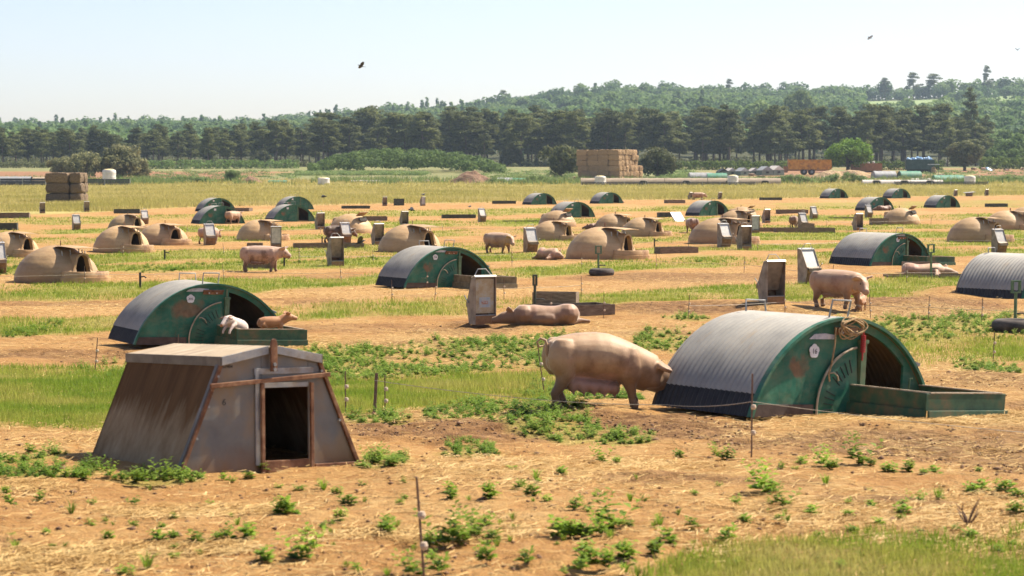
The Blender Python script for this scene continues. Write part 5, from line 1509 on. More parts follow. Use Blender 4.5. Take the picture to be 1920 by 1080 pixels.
def pine_meshes(seed, H, lean=0):
    rg = np.random.RandomState(seed)
    cl = []; seg = []
    top = H; c0 = H * rg.uniform(.26, .40)
    bend = rg.uniform(-.5, .5, 2)
    def tr(z):
        return np.array([bend[0] * (z / H) ** 2 * 1.6, bend[1] * (z / H) ** 2 * 1.6, z])
    seg.append(([tr(z) for z in np.linspace(-.3, H * .95, 7)], [.26 - .20 * i / 6 for i in range(7)]))
    n = 17
    for i in range(n):
        z = c0 + (top - c0) * min(.98, max(.02, (i + .5) / n + rg.uniform(-.07, .07)))
        f = (z - c0) / (top - c0)
        R_ = (3.3 * (1 - f) ** .45 * (.55 + .45 * min(1, f * 4 + .3)) + .35) * rg.uniform(.75, 1.15)
        for q in range(1 if i > n - 3 else 2):
            a = rg.uniform(0, 6.28)
            rr = R_ * rg.uniform(.35, .95)
            b = tr(z)
            cl.append((b[0] + rr * math.cos(a), b[1] + rr * math.sin(a), z + rg.uniform(-.2, .5), rg.uniform(.8, 1.8), rg.uniform(.8, 1.8), rg.uniform(.5, 1.05)))
            if q == 0 and i % 2 == 0:
                s0 = tr(z - .6)
                seg.append(([s0, s0 * .5 + np.array([b[0] + rr * .8 * math.cos(a), b[1] + rr * .8 * math.sin(a), z]) * .5 + np.array([0, 0, -.1]), np.array([b[0] + rr * math.cos(a), b[1] + rr * math.sin(a), z])], [.09, .06, .03]))
    for q in range(4):       # dead stubs below the crown
        z = c0 * rg.uniform(.5, .95); a = rg.uniform(0, 6.28); s0 = tr(z)
        seg.append(([s0, s0 + np.array([1.2 * math.cos(a), 1.2 * math.sin(a), rg.uniform(-.3, .3)])], [.05, .02]))
    V, F = clouds(rg, cl, 135, .30, .42, .5, .3)
    return np_me('crown', V, F, M['pine']), limb_mesh('trunk', seg, M['bark'])
def leafy_meshes(seed, w_, h, mt, nclump=34, per=90, leaf=.30, z0=.12, irr=.25):
    rg = np.random.RandomState(seed)
    cl = []; seg = [([(0, 0, -.2), (0, 0, h * .35), (.1, 0, h * .6)], [w_ * .05, w_ * .035, w_ * .02])]
    for i in range(nclump):
        d = rg.normal(size=3); d /= np.linalg.norm(d)
        d[2] = d[2] * .9 + .08
        k_ = rg.uniform(.62, .86) * (1 + rg.uniform(-irr, irr))
        c = np.array([d[0] * w_ / 2 * k_, d[1] * w_ / 2 * k_, h * (z0 + (1 - z0) * .52) + d[2] * h * (1 - z0) * .45 * k_])
        r = w_ * rg.uniform(.12, .20)
        cl.append((*c, r, r, r * .8))
        if i % 5 == 0:
            seg.append(([(0, 0, h * .25), tuple(c * .6 + np.array([0, 0, h * .15])), tuple(c)], [w_ * .025, w_ * .015, .02]))
    V, F = clouds(rg, cl, per, leaf, .6, .4, .45)
    keep = V.reshape(-1, 4, 3)[:, :, 2].min(1) > -.1
    F = F[keep]
    return np_me('crown', V, F, mt), limb_mesh('trunk', seg, M['bark'])
def tree(name, meshes, p, s, label, group=None, rz=0, cat='tree', sz=None, crown=None):
    r = empty(name, p, rz); r.scale = (s, s, sz or s)
    tag(r, label, cat, group)
    a = bpy.data.objects.new('crown', meshes[0]); C.objects.link(a); a.parent = r
    b = bpy.data.objects.new('trunk', meshes[1]); C.objects.link(b); b.parent = r
    if crown is not None:
        a.material_slots[0].link = 'OBJECT'; a.material_slots[0].material = crown
    return r
PINES = [pine_meshes(100 + i, 16.5) for i in range(5)]
rng = random.Random(21)
def pine_top(u):
    """how tall the pines stand along the wood, by photo column"""
    return float(np.interp(u, [-200, 0, 150, 300, 430, 560, 700, 850, 1000, 1150, 1300, 1450, 1600, 1750, 1830, 2100], [10.0, 10.0, 10.2, 10.4, 11.2, 12.8, 15.8, 15.8, 15.2, 15.2, 15.0, 15.4, 16.6, 16.2, 14, 13]))
npine = 0
for row, (y0, n) in enumerate(((640, 66), (662, 70), (690, 70), (722, 60))):
    for i in range(n):
        u = -130 + (1960 + 130) * (i + .5 + rng.uniform(-1.3, 1.3)) / n
        if u > 1830:
            continue
        if row == 0 and (290 < u < 330 or 545 < u < 580 or rng.random() < .10):
            continue
        y = y0 + rng.uniform(-9, 9)
        q = PY_(u, y); h = pine_top(u) * rng.choice((.72, .86, .94, 1.0, 1.05, 1.1)) * rng.uniform(.95, 1.05) * (1 + .03 * row)
        tree('pine_tree', PINES[rng.randrange(5)], q, h / 16.5 * rng.uniform(1.3, 2.1), 'dark grey-green pine in the wood behind the farm', 'pines of the wood behind the farm', rng.uniform(0, 6.28), sz=h / 16.5)
        npine += 1
# undergrowth along the foot of the wood
rg = np.random.RandomState(5)
cl = []
for i in range(620):
    u = rg.uniform(-150, 2000); y = rg.uniform(630, 740) if i < 420 else rg.uniform(715, 750); q = PY_(u, y); r = rg.uniform(.8, 2.3) if i < 420 else rg.uniform(2, 3.6)
    cl.append((q.x, q.y, q.z + r * .5, r * 1.5, r, r * rg.uniform(.5, 1.2)))
V, F = clouds(rg, cl, 60, .40, .6, .4, .4)
tag(np_mesh('undergrowth', V, F, M['leaf_dark']), 'low green undergrowth along the foot of the pine wood', 'undergrowth', kind='stuff')

# far hillside woods, one mass
rg = np.random.RandomState(9)
cl = []; per = []
def in_hill_field(u, y):
    return 1612 < u < 2000 and 1330 < y < 1705 and not (1560 < y < 1600 and u > 1760)
for y in np.arange(860, 1800, 42):
    x0, x1 = PY_(-160, y).x, PY_(2080, y).x
    for x in np.arange(x0, x1, 13.0):
        xx = x + rg.uniform(-4, 4); yy = y + rg.uniform(-18, 18)
        u = 960 + xx * F_PX * CP / yy
        if in_hill_field(u, yy):
            continue
        z = float(zg(xx, yy)); conifer = rg.rand() < (.28 if u < 900 and yy > 1500 else .05)
        h = rg.uniform(9, 15) * (1.12 if yy > 1690 else 1)
        if conifer:
            for kq in range(4):
                cl.append((xx, yy, z + h * (.3 + .22 * kq), 3.0 - .62 * kq, 3.0 - .62 * kq, 2.4)); per.append(26)
        else:
            if yy > 1690:
                cl.append((xx, yy, z + 2.5, 7, 4, 3.2)); per.append(60)
            w_ = rg.uniform(6.5, 11.0)
            for kq in range(6):
                d = rg.normal(size=3); d /= np.linalg.norm(d)
                cl.append((xx + d[0] * w_ * .5, yy + d[1] * w_ * .5, z + h * .56 + d[2] * h * .20, w_ * .55, w_ * .55, h * .26)); per.append(56)
V, F = clouds(rg, cl, per, 1.15, .75, .6, .7)
tag(np_mesh('hillside_wood', V, F, M['wood']), 'hazy blue-green woods covering the far hills', 'wood', kind='stuff')
# pale green field high on the hill
M['hill_field'] = simple('hill_pasture', [(.3, (.15, .21, .06)), (.6, (.20, .26, .08)), (.8, (.25, .29, .11))], .03, 4, .95)
ys = np.linspace(1320, 1720, 16); us = np.linspace(1590, 2000, 30)
V = np.array([[(PY_(u, y).x, y, float(zg((u - 960) * y / (F_PX * CP), y)) + .4) for u in us] for y in ys]).reshape(-1, 3)
i_ = np.arange(16 * 30).reshape(16, 30); F = np.stack([i_[:-1, :-1], i_[:-1, 1:], i_[1:, 1:], i_[1:, :-1]], -1).reshape(-1, 4)
tag(np_mesh('hill_field', V, F, M['hill_field'], smooth=True), 'pale green pasture high on the right hill', 'field', kind='structure')

# single trees that stand out
ROUND = leafy_meshes(31, 16, 15, M['leaf_pale'], 60, 150, .55, .1)
tree('round_tree', ROUND, PY_(1500, 1000), 1.08, 'round pale green tree rising behind the pine wood', sz=1.5, crown=M['leaf_pale'])
tree('round_tree', ROUND, PY_(1420, 1000), 1.25, 'pale yellow-green tree top left of the round tree, behind the pines', sz=1.2, rz=2.0, crown=M['leaf_pale'])
TALL = pine_meshes(140, 25)
tree('tall_pine', TALL, PY_(1818, 690), 1.0, 'tall lone dark pine at the right end of the wood', sz=.98)
tree('tall_pine', PINES[2], PY_(1842, 700), 1.1, 'shorter dark pine leaning against the tall lone pine', sz=.95)
CED = pine_meshes(151, 18)
tree('cedar_tree', CED, PY_(1709, 1745), 2.0, 'flat-topped cedar standing up from the hill skyline on the right', sz=1.2)
tree('cedar_tree', CED, PY_(1748, 1745), 2.6, 'broad dark cedar right of the flat-topped cedar on skyline', sz=1.1)
tree('spire_tree', CED, PY_(1846, 1740), 1.3, 'narrow spire-like conifer on the right skyline', sz=1.35)
tree('spire_tree', CED, PY_(1656, 1745), 1.5, 'small conifer on the skyline left of the cedars', sz=1.0)
tree('cedar_tree', CED, PY_(1366, 1740), 1.2, 'small dark conifer poking out of the middle skyline', sz=1.0)
tree('cedar_tree', CED, PY_(945, 1735), 1.5, 'dark conifer at the left shoulder of the wooded hill', sz=1.0)
for i, (u, y, s) in enumerate(((1850, 720, .75), (1880, 650, .62), (1912, 640, .70), (1890, 740, .9), (1935, 700, .9), (1860, 610, .42), (1905, 590, .38))):
    tree('leafy_tree', leafy_meshes(200 + i, 15, 14, M['leaf_mid'], 44, 120, .5, .05), PY_(u, y), s, ['broad green tree right of the tall lone pine', 'green tree low at the right end of the wood', 'green tree at the right edge of the photo', 'green tree behind the others at the right edge', 'green tree cut by the right edge', 'low green bush at the foot of the right trees', 'low green bush cut by the right edge above the hedge'][i], 'leafy trees at the right end')
tree('leafy_tree', leafy_meshes(211, 9.6, 7.6, M['leaf_bright'], 60, 150, .26, .02, .12), PY_(1588, 520), 1.15, 'bright green round-headed tree behind the yellow trailer')
tree('leafy_tree', leafy_meshes(212, 8.6, 7.6, M['leaf_dark'], 60, 150, .26, .03, .15), PY_(1806, 545), 1.05, 'dark bushy tree standing over the right hedge')
BUSH = [leafy_meshes(220 + i, 9, 6.6, M['leaf_grey'], 46, 130, .28, .0, .3) for i in range(3)]
for i, (u, y, s, mt, lb) in enumerate([(118, 430, .66, 'leaf_grey', 'grey-green bush left of the white tank, behind the bale stack'), (165, 425, .80, 'leaf_grey', 'grey-green bush just left of the white tank'), (226, 428, 1.0, 'leaf_grey', 'large grey-green bush behind the white tank'), (262, 432, .62, 'leaf_grey', 'low bush right of the white tank'),
                                      (1050, 452, 1.0, 'leaf_dark', 'dark rounded bush left of the big straw stack'), (1232, 455, .92, 'leaf_dark', 'dark brownish bush right of the big straw stack'), (437, 398, .34, 'leaf_pale', 'small pale bush at the field edge by the soil heap'),
                                      (960, 640, .85, 'leaf_dark', 'dark bush at the foot of the pines, right of the thicket'), (492, 628, .75, 'leaf_dark', 'dark bush under the pines left of the thicket')]):
    tree('bush', BUSH[i % 3], PY_(u, y), s, lb, 'bushes round the farm', i * 1.3, 'bush', crown=M[mt])

def hedge(name, pts, hw, hh, mt, label, cat='hedge', per=60, leaf=.26, kind=None, seed=1, step=1.3):
    rg = np.random.RandomState(seed); cl = []
    for (u0, y0), (u1, y1) in zip(pts[:-1], pts[1:]):
        a, b = PY_(u0, y0), PY_(u1, y1); n = max(2, int((b - a).length / step))
        for i in range(n):
            q = a.lerp(b, (i + .5) / n); z = float(zg(q.x, q.y))
            for z_ in np.arange(.3, hh, .8):
                cl.append((q.x + rg.uniform(-.5, .5), q.y + rg.uniform(-hw, hw), z + z_ * rg.uniform(.9, 1.1), 1.0, hw * .8, .6))
    V, F = clouds(rg, cl, per, leaf, .6, .5, .5)
    o = np_mesh(name, V, F, M[mt]); tag(o, label, cat, kind=kind)
    return o
hedge('hedge', [(1245, 560), (1400, 556), (1480, 552)], 1.1, 2.5, 'leaf_hedge', 'clipped green hedge behind the tents, left of the yellow trailer')
hedge('hedge', [(1620, 556), (1700, 556), (1765, 558)], 1.1, 2.6, 'leaf_hedge', 'clipped hedge behind the green container')
hedge('hedge', [(1835, 575), (2000, 570)], 1.3, 3.0, 'leaf_hedge', 'dark clipped hedge at the right edge behind the far pigs')
hedge('crop_strip', [(250, 575), (400, 580), (560, 590)], 3.0, 2.0, 'leaf_mid', 'tall green crop strip before the left pines', 'crop', per=50, kind='stuff', seed=3)
hedge('crop_strip', [(-100, 600), (100, 598)], 2.0, 1.6, 'leaf_dark', 'dark green crop strip at the far left before the pines', 'crop', per=50, kind='stuff', seed=4)
# the long bramble thicket in the middle
rg = np.random.RandomState(14); cl = []
for i in range(420):
    u = rg.uniform(585, 940); q = PY_(u, rg.uniform(505, 560))
    hgt = np.interp(u, [585, 640, 720, 840, 900, 940], [1.2, 4.0, 5.2, 4.6, 3.2, 1.0]) * rg.uniform(.3, 1.0)
    cl.append((q.x, q.y, q.z + hgt, 1.5, 1.5, .9))
V, F = clouds(rg, cl, 90, .28, .6, .5, .5)
tag(np_mesh('bramble_thicket', V, F, M['leaf_mid']), 'long mound of green brambles in front of the pines', 'thicket')
rg = np.random.RandomState(15); cl = []
for i in range(300):
    u = rg.uniform(560, 800); q = PY_(u, rg.uniform(470, 505))
    cl.append((q.x, q.y, q.z + .3, 1.4, 1.4, .5))
for i in range(380):
    u = rg.choice([rg.uniform(200, 560), rg.uniform(900, 1080), rg.uniform(1230, 1300), rg.uniform(1640, 1950)]); q = PY_(u, rg.uniform(430, 540))
    cl.append((q.x, q.y, q.z + .15, 1.5, 1.6, .4 * rg.uniform(.4, 1.4)))
V, F = clouds(rg, cl, 60, .22, .35, .8, .2)
tag(np_mesh('rough_grass', V, F, M['leaf_pale']), 'rough green grass and weeds beyond the dry field', 'grass', kind='stuff')

# ------------------------------------------------------------------ grasses, weeds, straw and clods on the paddocks
def view_pts(rg, n, y0, y1, margin=.30, pw=1.0):
    """random ground points, thinning out with distance"""
    t = rg.rand(n); iy = 1 / y0 ** pw + (1 / y1 ** pw - 1 / y0 ** pw) * t
    y = (1 / iy) ** (1 / pw)
    x = (rg.rand(n) * 2 - 1) * (.24 * (1 + margin)) * y
    return x, y
def blades(rg, x, y, n, h, w_, spread, curl=.35):
    m_ = len(x)
    X = np.repeat(x, n) + rg.normal(size=m_ * n) * np.repeat(spread, n); Y = np.repeat(y, n) + rg.normal(size=m_ * n) * np.repeat(spread, n)
    Z = zg(X, Y) - .01
    H = np.repeat(h, n) * (.5 + .8 * rg.rand(m_ * n)); W = np.repeat(w_, n)
    a = rg.rand(m_ * n) * 6.283; ln = curl * (rg.rand(m_ * n) + .2)
    dx, dy = np.cos(a), np.sin(a)
    b = rg.rand(m_ * n) * 6.283; sx_, sy_ = np.cos(b) * W, np.sin(b) * W
    P0 = np.stack([X - sx_, Y - sy_, Z], 1); P1 = np.stack([X + sx_, Y + sy_, Z], 1)
    P2 = np.stack([X + dx * H * ln + sx_ * .15, Y + dy * H * ln + sy_ * .15, Z + H], 1)
    V = np.stack([P0, P1, P2], 1).reshape(-1, 3)
    return V, np.arange(len(V)).reshape(-1, 3)
rg = np.random.RandomState(77)
x, y = view_pts(rg, 360000, 10.3, 185, pw=.75)
g = m_grass(x, y)
ok = (rg.rand(len(x)) < g * 1.1) & (g > .15)
x, y, g = x[ok][:72000], y[ok][:72000], g[ok][:72000]
V, F = blades(rg, x, y, 5, .04 + .07 * fbm(x / 2, y / 2, 201) + .00035 * y, np.maximum(.0045, y * .00016), .03 + y * .0012, .55)
tag(np_mesh('paddock_grass', V, F, M['grass']), 'short yellow-green grass in strips between the paddocks', 'grass', kind='stuff')
# dry tall grass of the field behind
x, y = view_pts(rg, 110000, 165, 420, pw=.6)
g = m_field(x, y); ok = rg.rand(len(x)) < g
x, y = x[ok], y[ok]
V, F = blades(rg, x, y, 3, .28 + .3 * sstep(350, 410, y) + .2 * fbm(x / 8, y / 12, 210), np.maximum(.03, y * .00016), .3 + 0 * y, .4)
tag(np_mesh('field_grass', V, F, M['dry']), 'tall dry yellow grass of the field behind the paddocks', 'grass', kind='stuff')
rg = np.random.RandomState(79)
x, y = view_pts(rg, 9000, 375, 415, pw=.6)
ok = fbm(x / 12, y / 6, 215, 3) > .50
V, F = blades(rg, x[ok], y[ok], 5, .8 + .5 * rg.rand(ok.sum()), np.full(ok.sum(), .09), np.full(ok.sum(), .35), .6)
tag(np_mesh('field_edge_weeds', V, F, M['leaf_pale']), 'tall weeds along the far edge of the dry field', 'weeds', kind='stuff')

def weed_geo(rg, h, nst=4, nl=11, leaf=.032):
    """a leafy weed: upright stems with leaves all along"""
    V = []
    for s in range(nst):
        a = rg.rand() * 6.28; ln = rg.uniform(.25, .95); hh = h * rg.uniform(.55, 1.0)
        for i in range(nl):
            t = (i + 1) / nl; bx, by, bz = math.cos(a) * ln * hh * t, math.sin(a) * ln * hh * t, hh * t
            la = i * 2.4 + rg.rand(); L = leaf * (1.35 - .7 * t) * rg.uniform(.8, 1.3); dr = rg.uniform(.05, .6)
            d = np.array([math.cos(la), math.sin(la), dr]); d /= np.linalg.norm(d); sd = np.array([-d[1], d[0], 0]) * L * .42
            p = np.array([bx, by, bz]); c = p + d * L * .55 + np.array([0, 0, .1 * L]); e = p + d * L * 1.25 - np.array([0, 0, .15 * L])
            V += [p, c + sd, e, c - sd]
    return np.array(V)
rg = np.random.RandomState(33)
WV = [weed_geo(rg, h_, ns, nl, lf) for h_, ns, nl, lf in ((.10, 4, 7, .042), (.14, 5, 9, .046), (.07, 5, 6, .042), (.19, 6, 11, .046), (.11, 7, 8, .046))]
def tuft_geo(rg, h, n):
    V = []
    for i in range(n):
        a = rg.rand() * 6.28; hh = h * rg.uniform(.5, 1.1); ln = rg.uniform(.2, .9); w_ = .004
        d = np.array([math.cos(a), math.sin(a), 0]); sd = np.array([-d[1], d[0], 0]) * w_
        p = d * .012; q = p + d * ln * hh * .4 + np.array([0, 0, hh * .7]); e = p + d * ln * hh + np.array([0, 0, hh * .85])
        V += [p - sd, p + sd, q + sd, q - sd, q - sd, q + sd, e + sd * .2, e - sd * .2]
    return np.array(V)
# dense weed patches: nobody could count them
def scatter(geo, x, y, s, rot):
    out = []
    for gi in range(len(geo)):
        sel = np.arange(len(x)) % len(geo) == gi
        if not sel.any():
            continue
        c, sn = np.cos(rot[sel])[:, None], np.sin(rot[sel])[:, None]
        g_ = geo[gi][None] * s[sel][:, None, None]
        X = g_[..., 0] * c - g_[..., 1] * sn + x[sel][:, None]; Y = g_[..., 0] * sn + g_[..., 1] * c + y[sel][:, None]; Z = g_[..., 2] + zg(x[sel], y[sel])[:, None] - .01
        out.append(np.stack([X, Y, Z], -1).reshape(-1, 3))
    return np.concatenate(out)
x, y = view_pts(rg, 120000, 14.5, 75, pw=.9)
g = m_weed(x, y); ok = rg.rand(len(x)) < g * (.30 + .7 * sstep(20, 30, y))
x, y = x[ok][:4200], y[ok][:4200]
V = scatter(WV, x, y, rg.uniform(.35, .75, len(x)) * (1 + .4 * sstep(26, 50, y)), rg.rand(len(x)) * 6.28)
tag(np_mesh('weed_patches', V, np.arange(len(V)).reshape(-1, 4), M['weed_dk']), 'dense patches of green weeds along the near strips', 'weeds', kind='stuff')
# single weeds on the bare soil of the foreground
WM = [np_me('weed_leaves', g_, np.arange(len(g_)).reshape(-1, 4), M['weed']) for g_ in WV + [tuft_geo(rg, .10, 22), tuft_geo(rg, .15, 30)]]
wr = random.Random(12)
wspots = [(500, 1052, 1.5, 4), (560, 1050, 1.4, 3), (300, 1015, 1.1, 1), (325, 1012, 1.0, 4), (370, 1020, 1.1, 1), (425, 1012, 1.2, 0), (470, 1010, 1.1, 4), (530, 965, 1.1, 4), (545, 962, 1.2, 1), (655, 948, 1.1, 4), (720, 992, 1.2, 1), (730, 1000, 1.3, 4), (810, 1025, 1.3, 4), (835, 1022, 1.3, 3), (860, 1018, 1.2, 4), (885, 1008, 1.3, 3), (905, 992, 1.1, 1), (925, 1012, 1.0, 1),
          (845, 925, 1.1, 1), (850, 935, 1.2, 4), (920, 935, 1.1, 4), (970, 918, .9, 1), (1000, 930, 1.1, 4), (1025, 940, 1.1, 2), (1075, 955, .9, 1), (1050, 1005, 1.2, 1), (1070, 1008, 1.2, 4), (1090, 1008, 1.1, 4), (1125, 1002, 1.3, 3), (1150, 992, 1.4, 3), (1100, 1060, 1.2, 4), (1130, 1062, 1.2, 4), (1180, 1048, 1.2, 4), (1230, 1040, 1.2, 4), (1260, 1020, 1.2, 1), (1080, 1068, 1.0, 1),
          (985, 1055, 1.0, 1), (915, 1052, 1.0, 4), (780, 1078, 1.1, 3), (820, 1072, 1.1, 1), (670, 1072, .9, 1), (1345, 858, .9, 3), (1360, 862, 1.0, 4), (1430, 925, 1.3, 3), (1440, 922, 1.2, 4), (1470, 950, 1.2, 3), (1545, 875, 1.2, 3), (1560, 880, 1.1, 4), (1612, 872, 1.5, 3), (1630, 875, 1.2, 4), (1665, 885, 1.2, 4), (1700, 885, 1.0, 4), (1730, 890, .9, 4), (1755, 888, 1.0, 1), (1505, 870, .9, 1), (1468, 880, .8, 0),
          (1590, 945, .8, 0), (1635, 952, .9, 1), (1690, 950, .9, 1), (1695, 965, .9, 4), (1720, 942, .8, 3), (1765, 938, .8, 0), (1820, 925, 1.0, 4), (1845, 920, 1.0, 1), (1890, 925, 1.2, 4), (1910, 935, 1.2, 4), (1905, 965, 1.1, 4), (1520, 965, .9, 1), (1400, 980, .9, 4), (1460, 975, .8, 1), (1350, 912, .7, 0), (1380, 945, .8, 0), (1600, 1000, .9, 4), (1650, 985, .8, 1), (1820, 1010, 1.0, 4), (1360, 1015, 1.0, 1),
          (20, 945, 1.0, 1), (70, 940, 1.0, 1), (250, 945, .9, 0), (235, 1080, 1.0, 4), (440, 905, .8, 0), (520, 915, .8, 2), (600, 915, .8, 0), (560, 920, .8, 2), (630, 925, .8, 4), (680, 910, .8, 0), (755, 905, .7, 0), (700, 870, 1.0, 3), (735, 875, 1.1, 4), (1130, 868, .9, 3), (1150, 870, .9, 4), (1270, 858, .8, 4), (20, 870, 1.2, 1), (55, 850, 1.0, 1), (1490, 880, .7, 2),
          (495, 880, .9, 1), (305, 905, 1.2, 3), (345, 895, 1.1, 4), (420, 900, .9, 1), (260, 905, 1.1, 4), (205, 895, 1.1, 3), (160, 900, 1.0, 4), (120, 895, 1.1, 1), (1010, 905, .8, 2), (960, 880, .7, 2), (1210, 940, .8, 0), (1180, 985, .8, 2), (1300, 990, .9, 1), (620, 985, .8, 0), (580, 1000, .8, 2), (90, 1000, .7, 2), (170, 985, .8, 0), (390, 945, .8, 2)]
for i in range(120):
    wspots.append((wr.uniform(-30, 1950), 880 + 200 * wr.random() ** .8, wr.uniform(.4, .85), wr.choice((0, 2, 4, 5, 5, 6))))
for i, (u, v, s, kq) in enumerate(wspots):
    q = PX(u + wr.uniform(-3, 3), min(v, 1085))
    o = bpy.data.objects.new('weed', WM[kq]); C.objects.link(o)
    o.location = q - Vector((0, 0, .01)); o.rotation_euler = (0, 0, wr.uniform(0, 6.28)); s *= wr.uniform(.7, 1.0); o.scale = (s, s, s * wr.uniform(.8, 1.15))
    tag(o, 'small bright green leafy weed growing from the bare foreground soil', 'weed', 'single weeds on the bare foreground soil')
# dead brown stalk
m = MB()
for a in range(8):
    an = a * .85; hh = (.10, .17, .13, .08, .15, .11, .16, .09)[a]; cv = (.5, -.6, .9, -.3, .7, -.8, .4, -.5)[a]
    m.tube([(0, 0, 0), (.03 * math.cos(an), .03 * math.sin(an), hh * .35), (.055 * math.cos(an + cv * .5), .055 * math.sin(an + cv * .5), hh * .7), (.08 * math.cos(an + cv), .08 * math.sin(an + cv), hh)], [.006, .005, .004, .0025], 5)
o = m.build('dead_stalk', M['stake']); o.location = PX(1815, 985); tag(o, 'dead brown branching stalk at lower right', 'plant')
# straw bits and soil clods
rg = np.random.RandomState(55)
x, y = view_pts(rg, 330000, 10.5, 75, pw=1.0)
g = m_straw(x, y) * (1 - .8 * m_grass(x, y)) + .045
ok = rg.rand(len(x)) < g * .9
x, y = x[ok][:95000], y[ok][:95000]
for (u_, v_, rx_, ry_, nn) in ((1640, 775, 1.5, .35, 5000), (1800, 785, .9, .5, 4000), (1480, 775, .8, .25, 1500), (560, 645, 1.0, 1.0, 2500)):      # bedding dragged out of the near arks
    q_ = PX(u_, v_); x = np.append(x, q_.x + rg.normal(size=nn) * rx_ * .6); y = np.append(y, q_.y + rg.normal(size=nn) * ry_ * .6)
n = len(x); a = rg.rand(n) * 6.283; L = rg.uniform(.02, .075, n); W = np.maximum(.0022, y * .00009) * rg.uniform(.7, 1.3, n); tl_ = rg.uniform(-.25, .35, n)
z = zg(x, y) + rg.uniform(.004, .02, n)
dx, dy = np.cos(a) * L, np.sin(a) * L; sx_, sy_ = -np.sin(a) * W, np.cos(a) * W
V = np.stack([np.stack([x - dx - sx_, y - dy - sy_, z], 1), np.stack([x + dx - sx_, y + dy - sy_, z + L * tl_], 1), np.stack([x + dx + sx_, y + dy + sy_, z + L * tl_ + W], 1), np.stack([x - dx + sx_, y - dy + sy_, z + W], 1)], 1).reshape(-1, 3)
tag(np_mesh('straw_litter', V, np.arange(len(V)).reshape(-1, 4), M['straw']), 'pale straw scattered over the paddock soil', 'straw', kind='stuff')
x, y = view_pts(rg, 60000, 11, 60, pw=1.0)
g = m_dark(x, y) * (1 - m_grass(x, y)) + .06
ok = rg.rand(len(x)) < g * .55
x, y = x[ok][:7000], y[ok][:7000]
oc = np.array([(1, 0, 0), (0, 1, 0), (-1, 0, 0), (0, -1, 0), (.2, .1, .55), (0, 0, -.5)], float); of = np.array([(0, 1, 4), (1, 2, 4), (2, 3, 4), (3, 0, 4), (1, 0, 5), (2, 1, 5), (3, 2, 5), (0, 3, 5)])
s = rg.uniform(.006, .022, len(x)) * (1 + (rg.rand(len(x)) < .05) * 1.0)
V = oc[None] * s[:, None, None] * rg.uniform(.6, 1.4, (len(x), 6, 1)) + np.stack([x, y, zg(x, y) + .005], 1)[:, None, :]
F = (of[None] + (np.arange(len(x)) * 6)[:, None, None]).reshape(-1, 3)
tag(np_mesh('soil_clods', V.reshape(-1, 3), F, M['clod']), 'dark crumbly clods of turned soil', 'soil', kind='stuff')

# ------------------------------------------------------------------ far farmyard
M['bale'] = simple('straw_bale', [(.3, (.27, .165, .075)), (.5, (.37, .235, .115)), (.7, (.46, .31, .16))], 3, 7, .95, stretch=(1, 1, 5), bump=.8, bscale=9, bdist=.08, rand=.12)
M['bale_old'] = simple('old_straw_bale', [(.3, (.10, .066, .036)), (.5, (.185, .125, .072)), (.7, (.29, .205, .125))], 7, 7, .95, stretch=(3, 3, 1), bump=.9, bscale=14, bdist=.08, rand=.15)
def bale_mesh(L, W_, H, seed, rnd=.035):
    rg = np.random.RandomState(seed)
    m = MB(); nx, ny, nz = 8, 4, 4
    bm = bmesh.new(); bmesh.ops.create_cube(bm, size=1.0)
    bmesh.ops.subdivide_edges(bm, edges=bm.edges, cuts=3, use_grid_fill=True)
    for v in bm.verts:
        q = Vector((v.co.x * 2, v.co.y * 2, v.co.z * 2)); r_ = max(abs(q.x), abs(q.y), abs(q.z))
        rd = Vector(q).normalized() * 1.0
        f = sum(1 for t in q if abs(t) > .9)
        k_ = 1 - rnd * max(0, f - 1)
        v.co = Vector((q.x * L / 2 * k_, q.y * W_ / 2 * k_, q.z * H / 2 * k_)) + Vector(rg.normal(size=3)) * .04
    me = bpy.data.meshes.new('bale'); bm.to_mesh(me); bm.free()
    me.polygons.foreach_set('use_smooth', np.ones(len(me.polygons), bool)); me.set_sharp_from_angle(angle=R(50))
    return me
BALES = [bale_mesh(2.38, 1.17, 1.0, i) for i in range(4)]
BALES_OLD = [bale_mesh(2.38, 1.17, 1.0, i + 9, .085) for i in range(3)]
for me in BALES: me.materials.append(M['bale'])
for me in BALES_OLD: me.materials.append(M['bale_old'])
br = random.Random(3)
c0 = PY_(1161, 408); th = R(35)
ax = Vector((-math.cos(th), math.sin(th), 0)); bx_ = Vector((math.sin(th), math.cos(th), 0))
for lv in range(6):
    nj = 7 if lv < 3 else 6
    for i in range(4):
        for j in range(nj):
            if not (j == 0 or i == 0):
                continue
            q = c0 + ax * (1.2 + 2.4 * i + (.25 if lv >= 3 else 0) + br.uniform(-.05, .05)) + bx_ * (.6 + 1.2 * j + br.uniform(-.04, .04))
            if i == 0:
                q += ax * br.uniform(-.22, .12)
            o = bpy.data.objects.new('straw_bale', BALES[br.randrange(4)]); C.objects.link(o)
            o.location = (q.x, q.y, c0.z - .1 + .5 + 1.02 * lv); o.rotation_euler = (0, 0, -th + br.uniform(-.02, .02) + math.pi * br.randrange(2))
            tag(o, 'golden straw bale, %s from near corner, %s, %s layer of tall stack' % (('first', 'second', 'third', 'fourth', 'fifth', 'sixth', 'seventh')[i if j == 0 and i else j], 'left side' if j == 0 and i else 'right end', ('bottom', 'second', 'third', 'fourth', 'fifth', 'top')[lv]), 'bale', 'bales of the tall straw stack')
q0 = PX(118, 381); th2 = R(-6)
a2 = Vector((math.cos(th2), math.sin(th2), 0)); b2 = Vector((-math.sin(th2), math.cos(th2), 0))
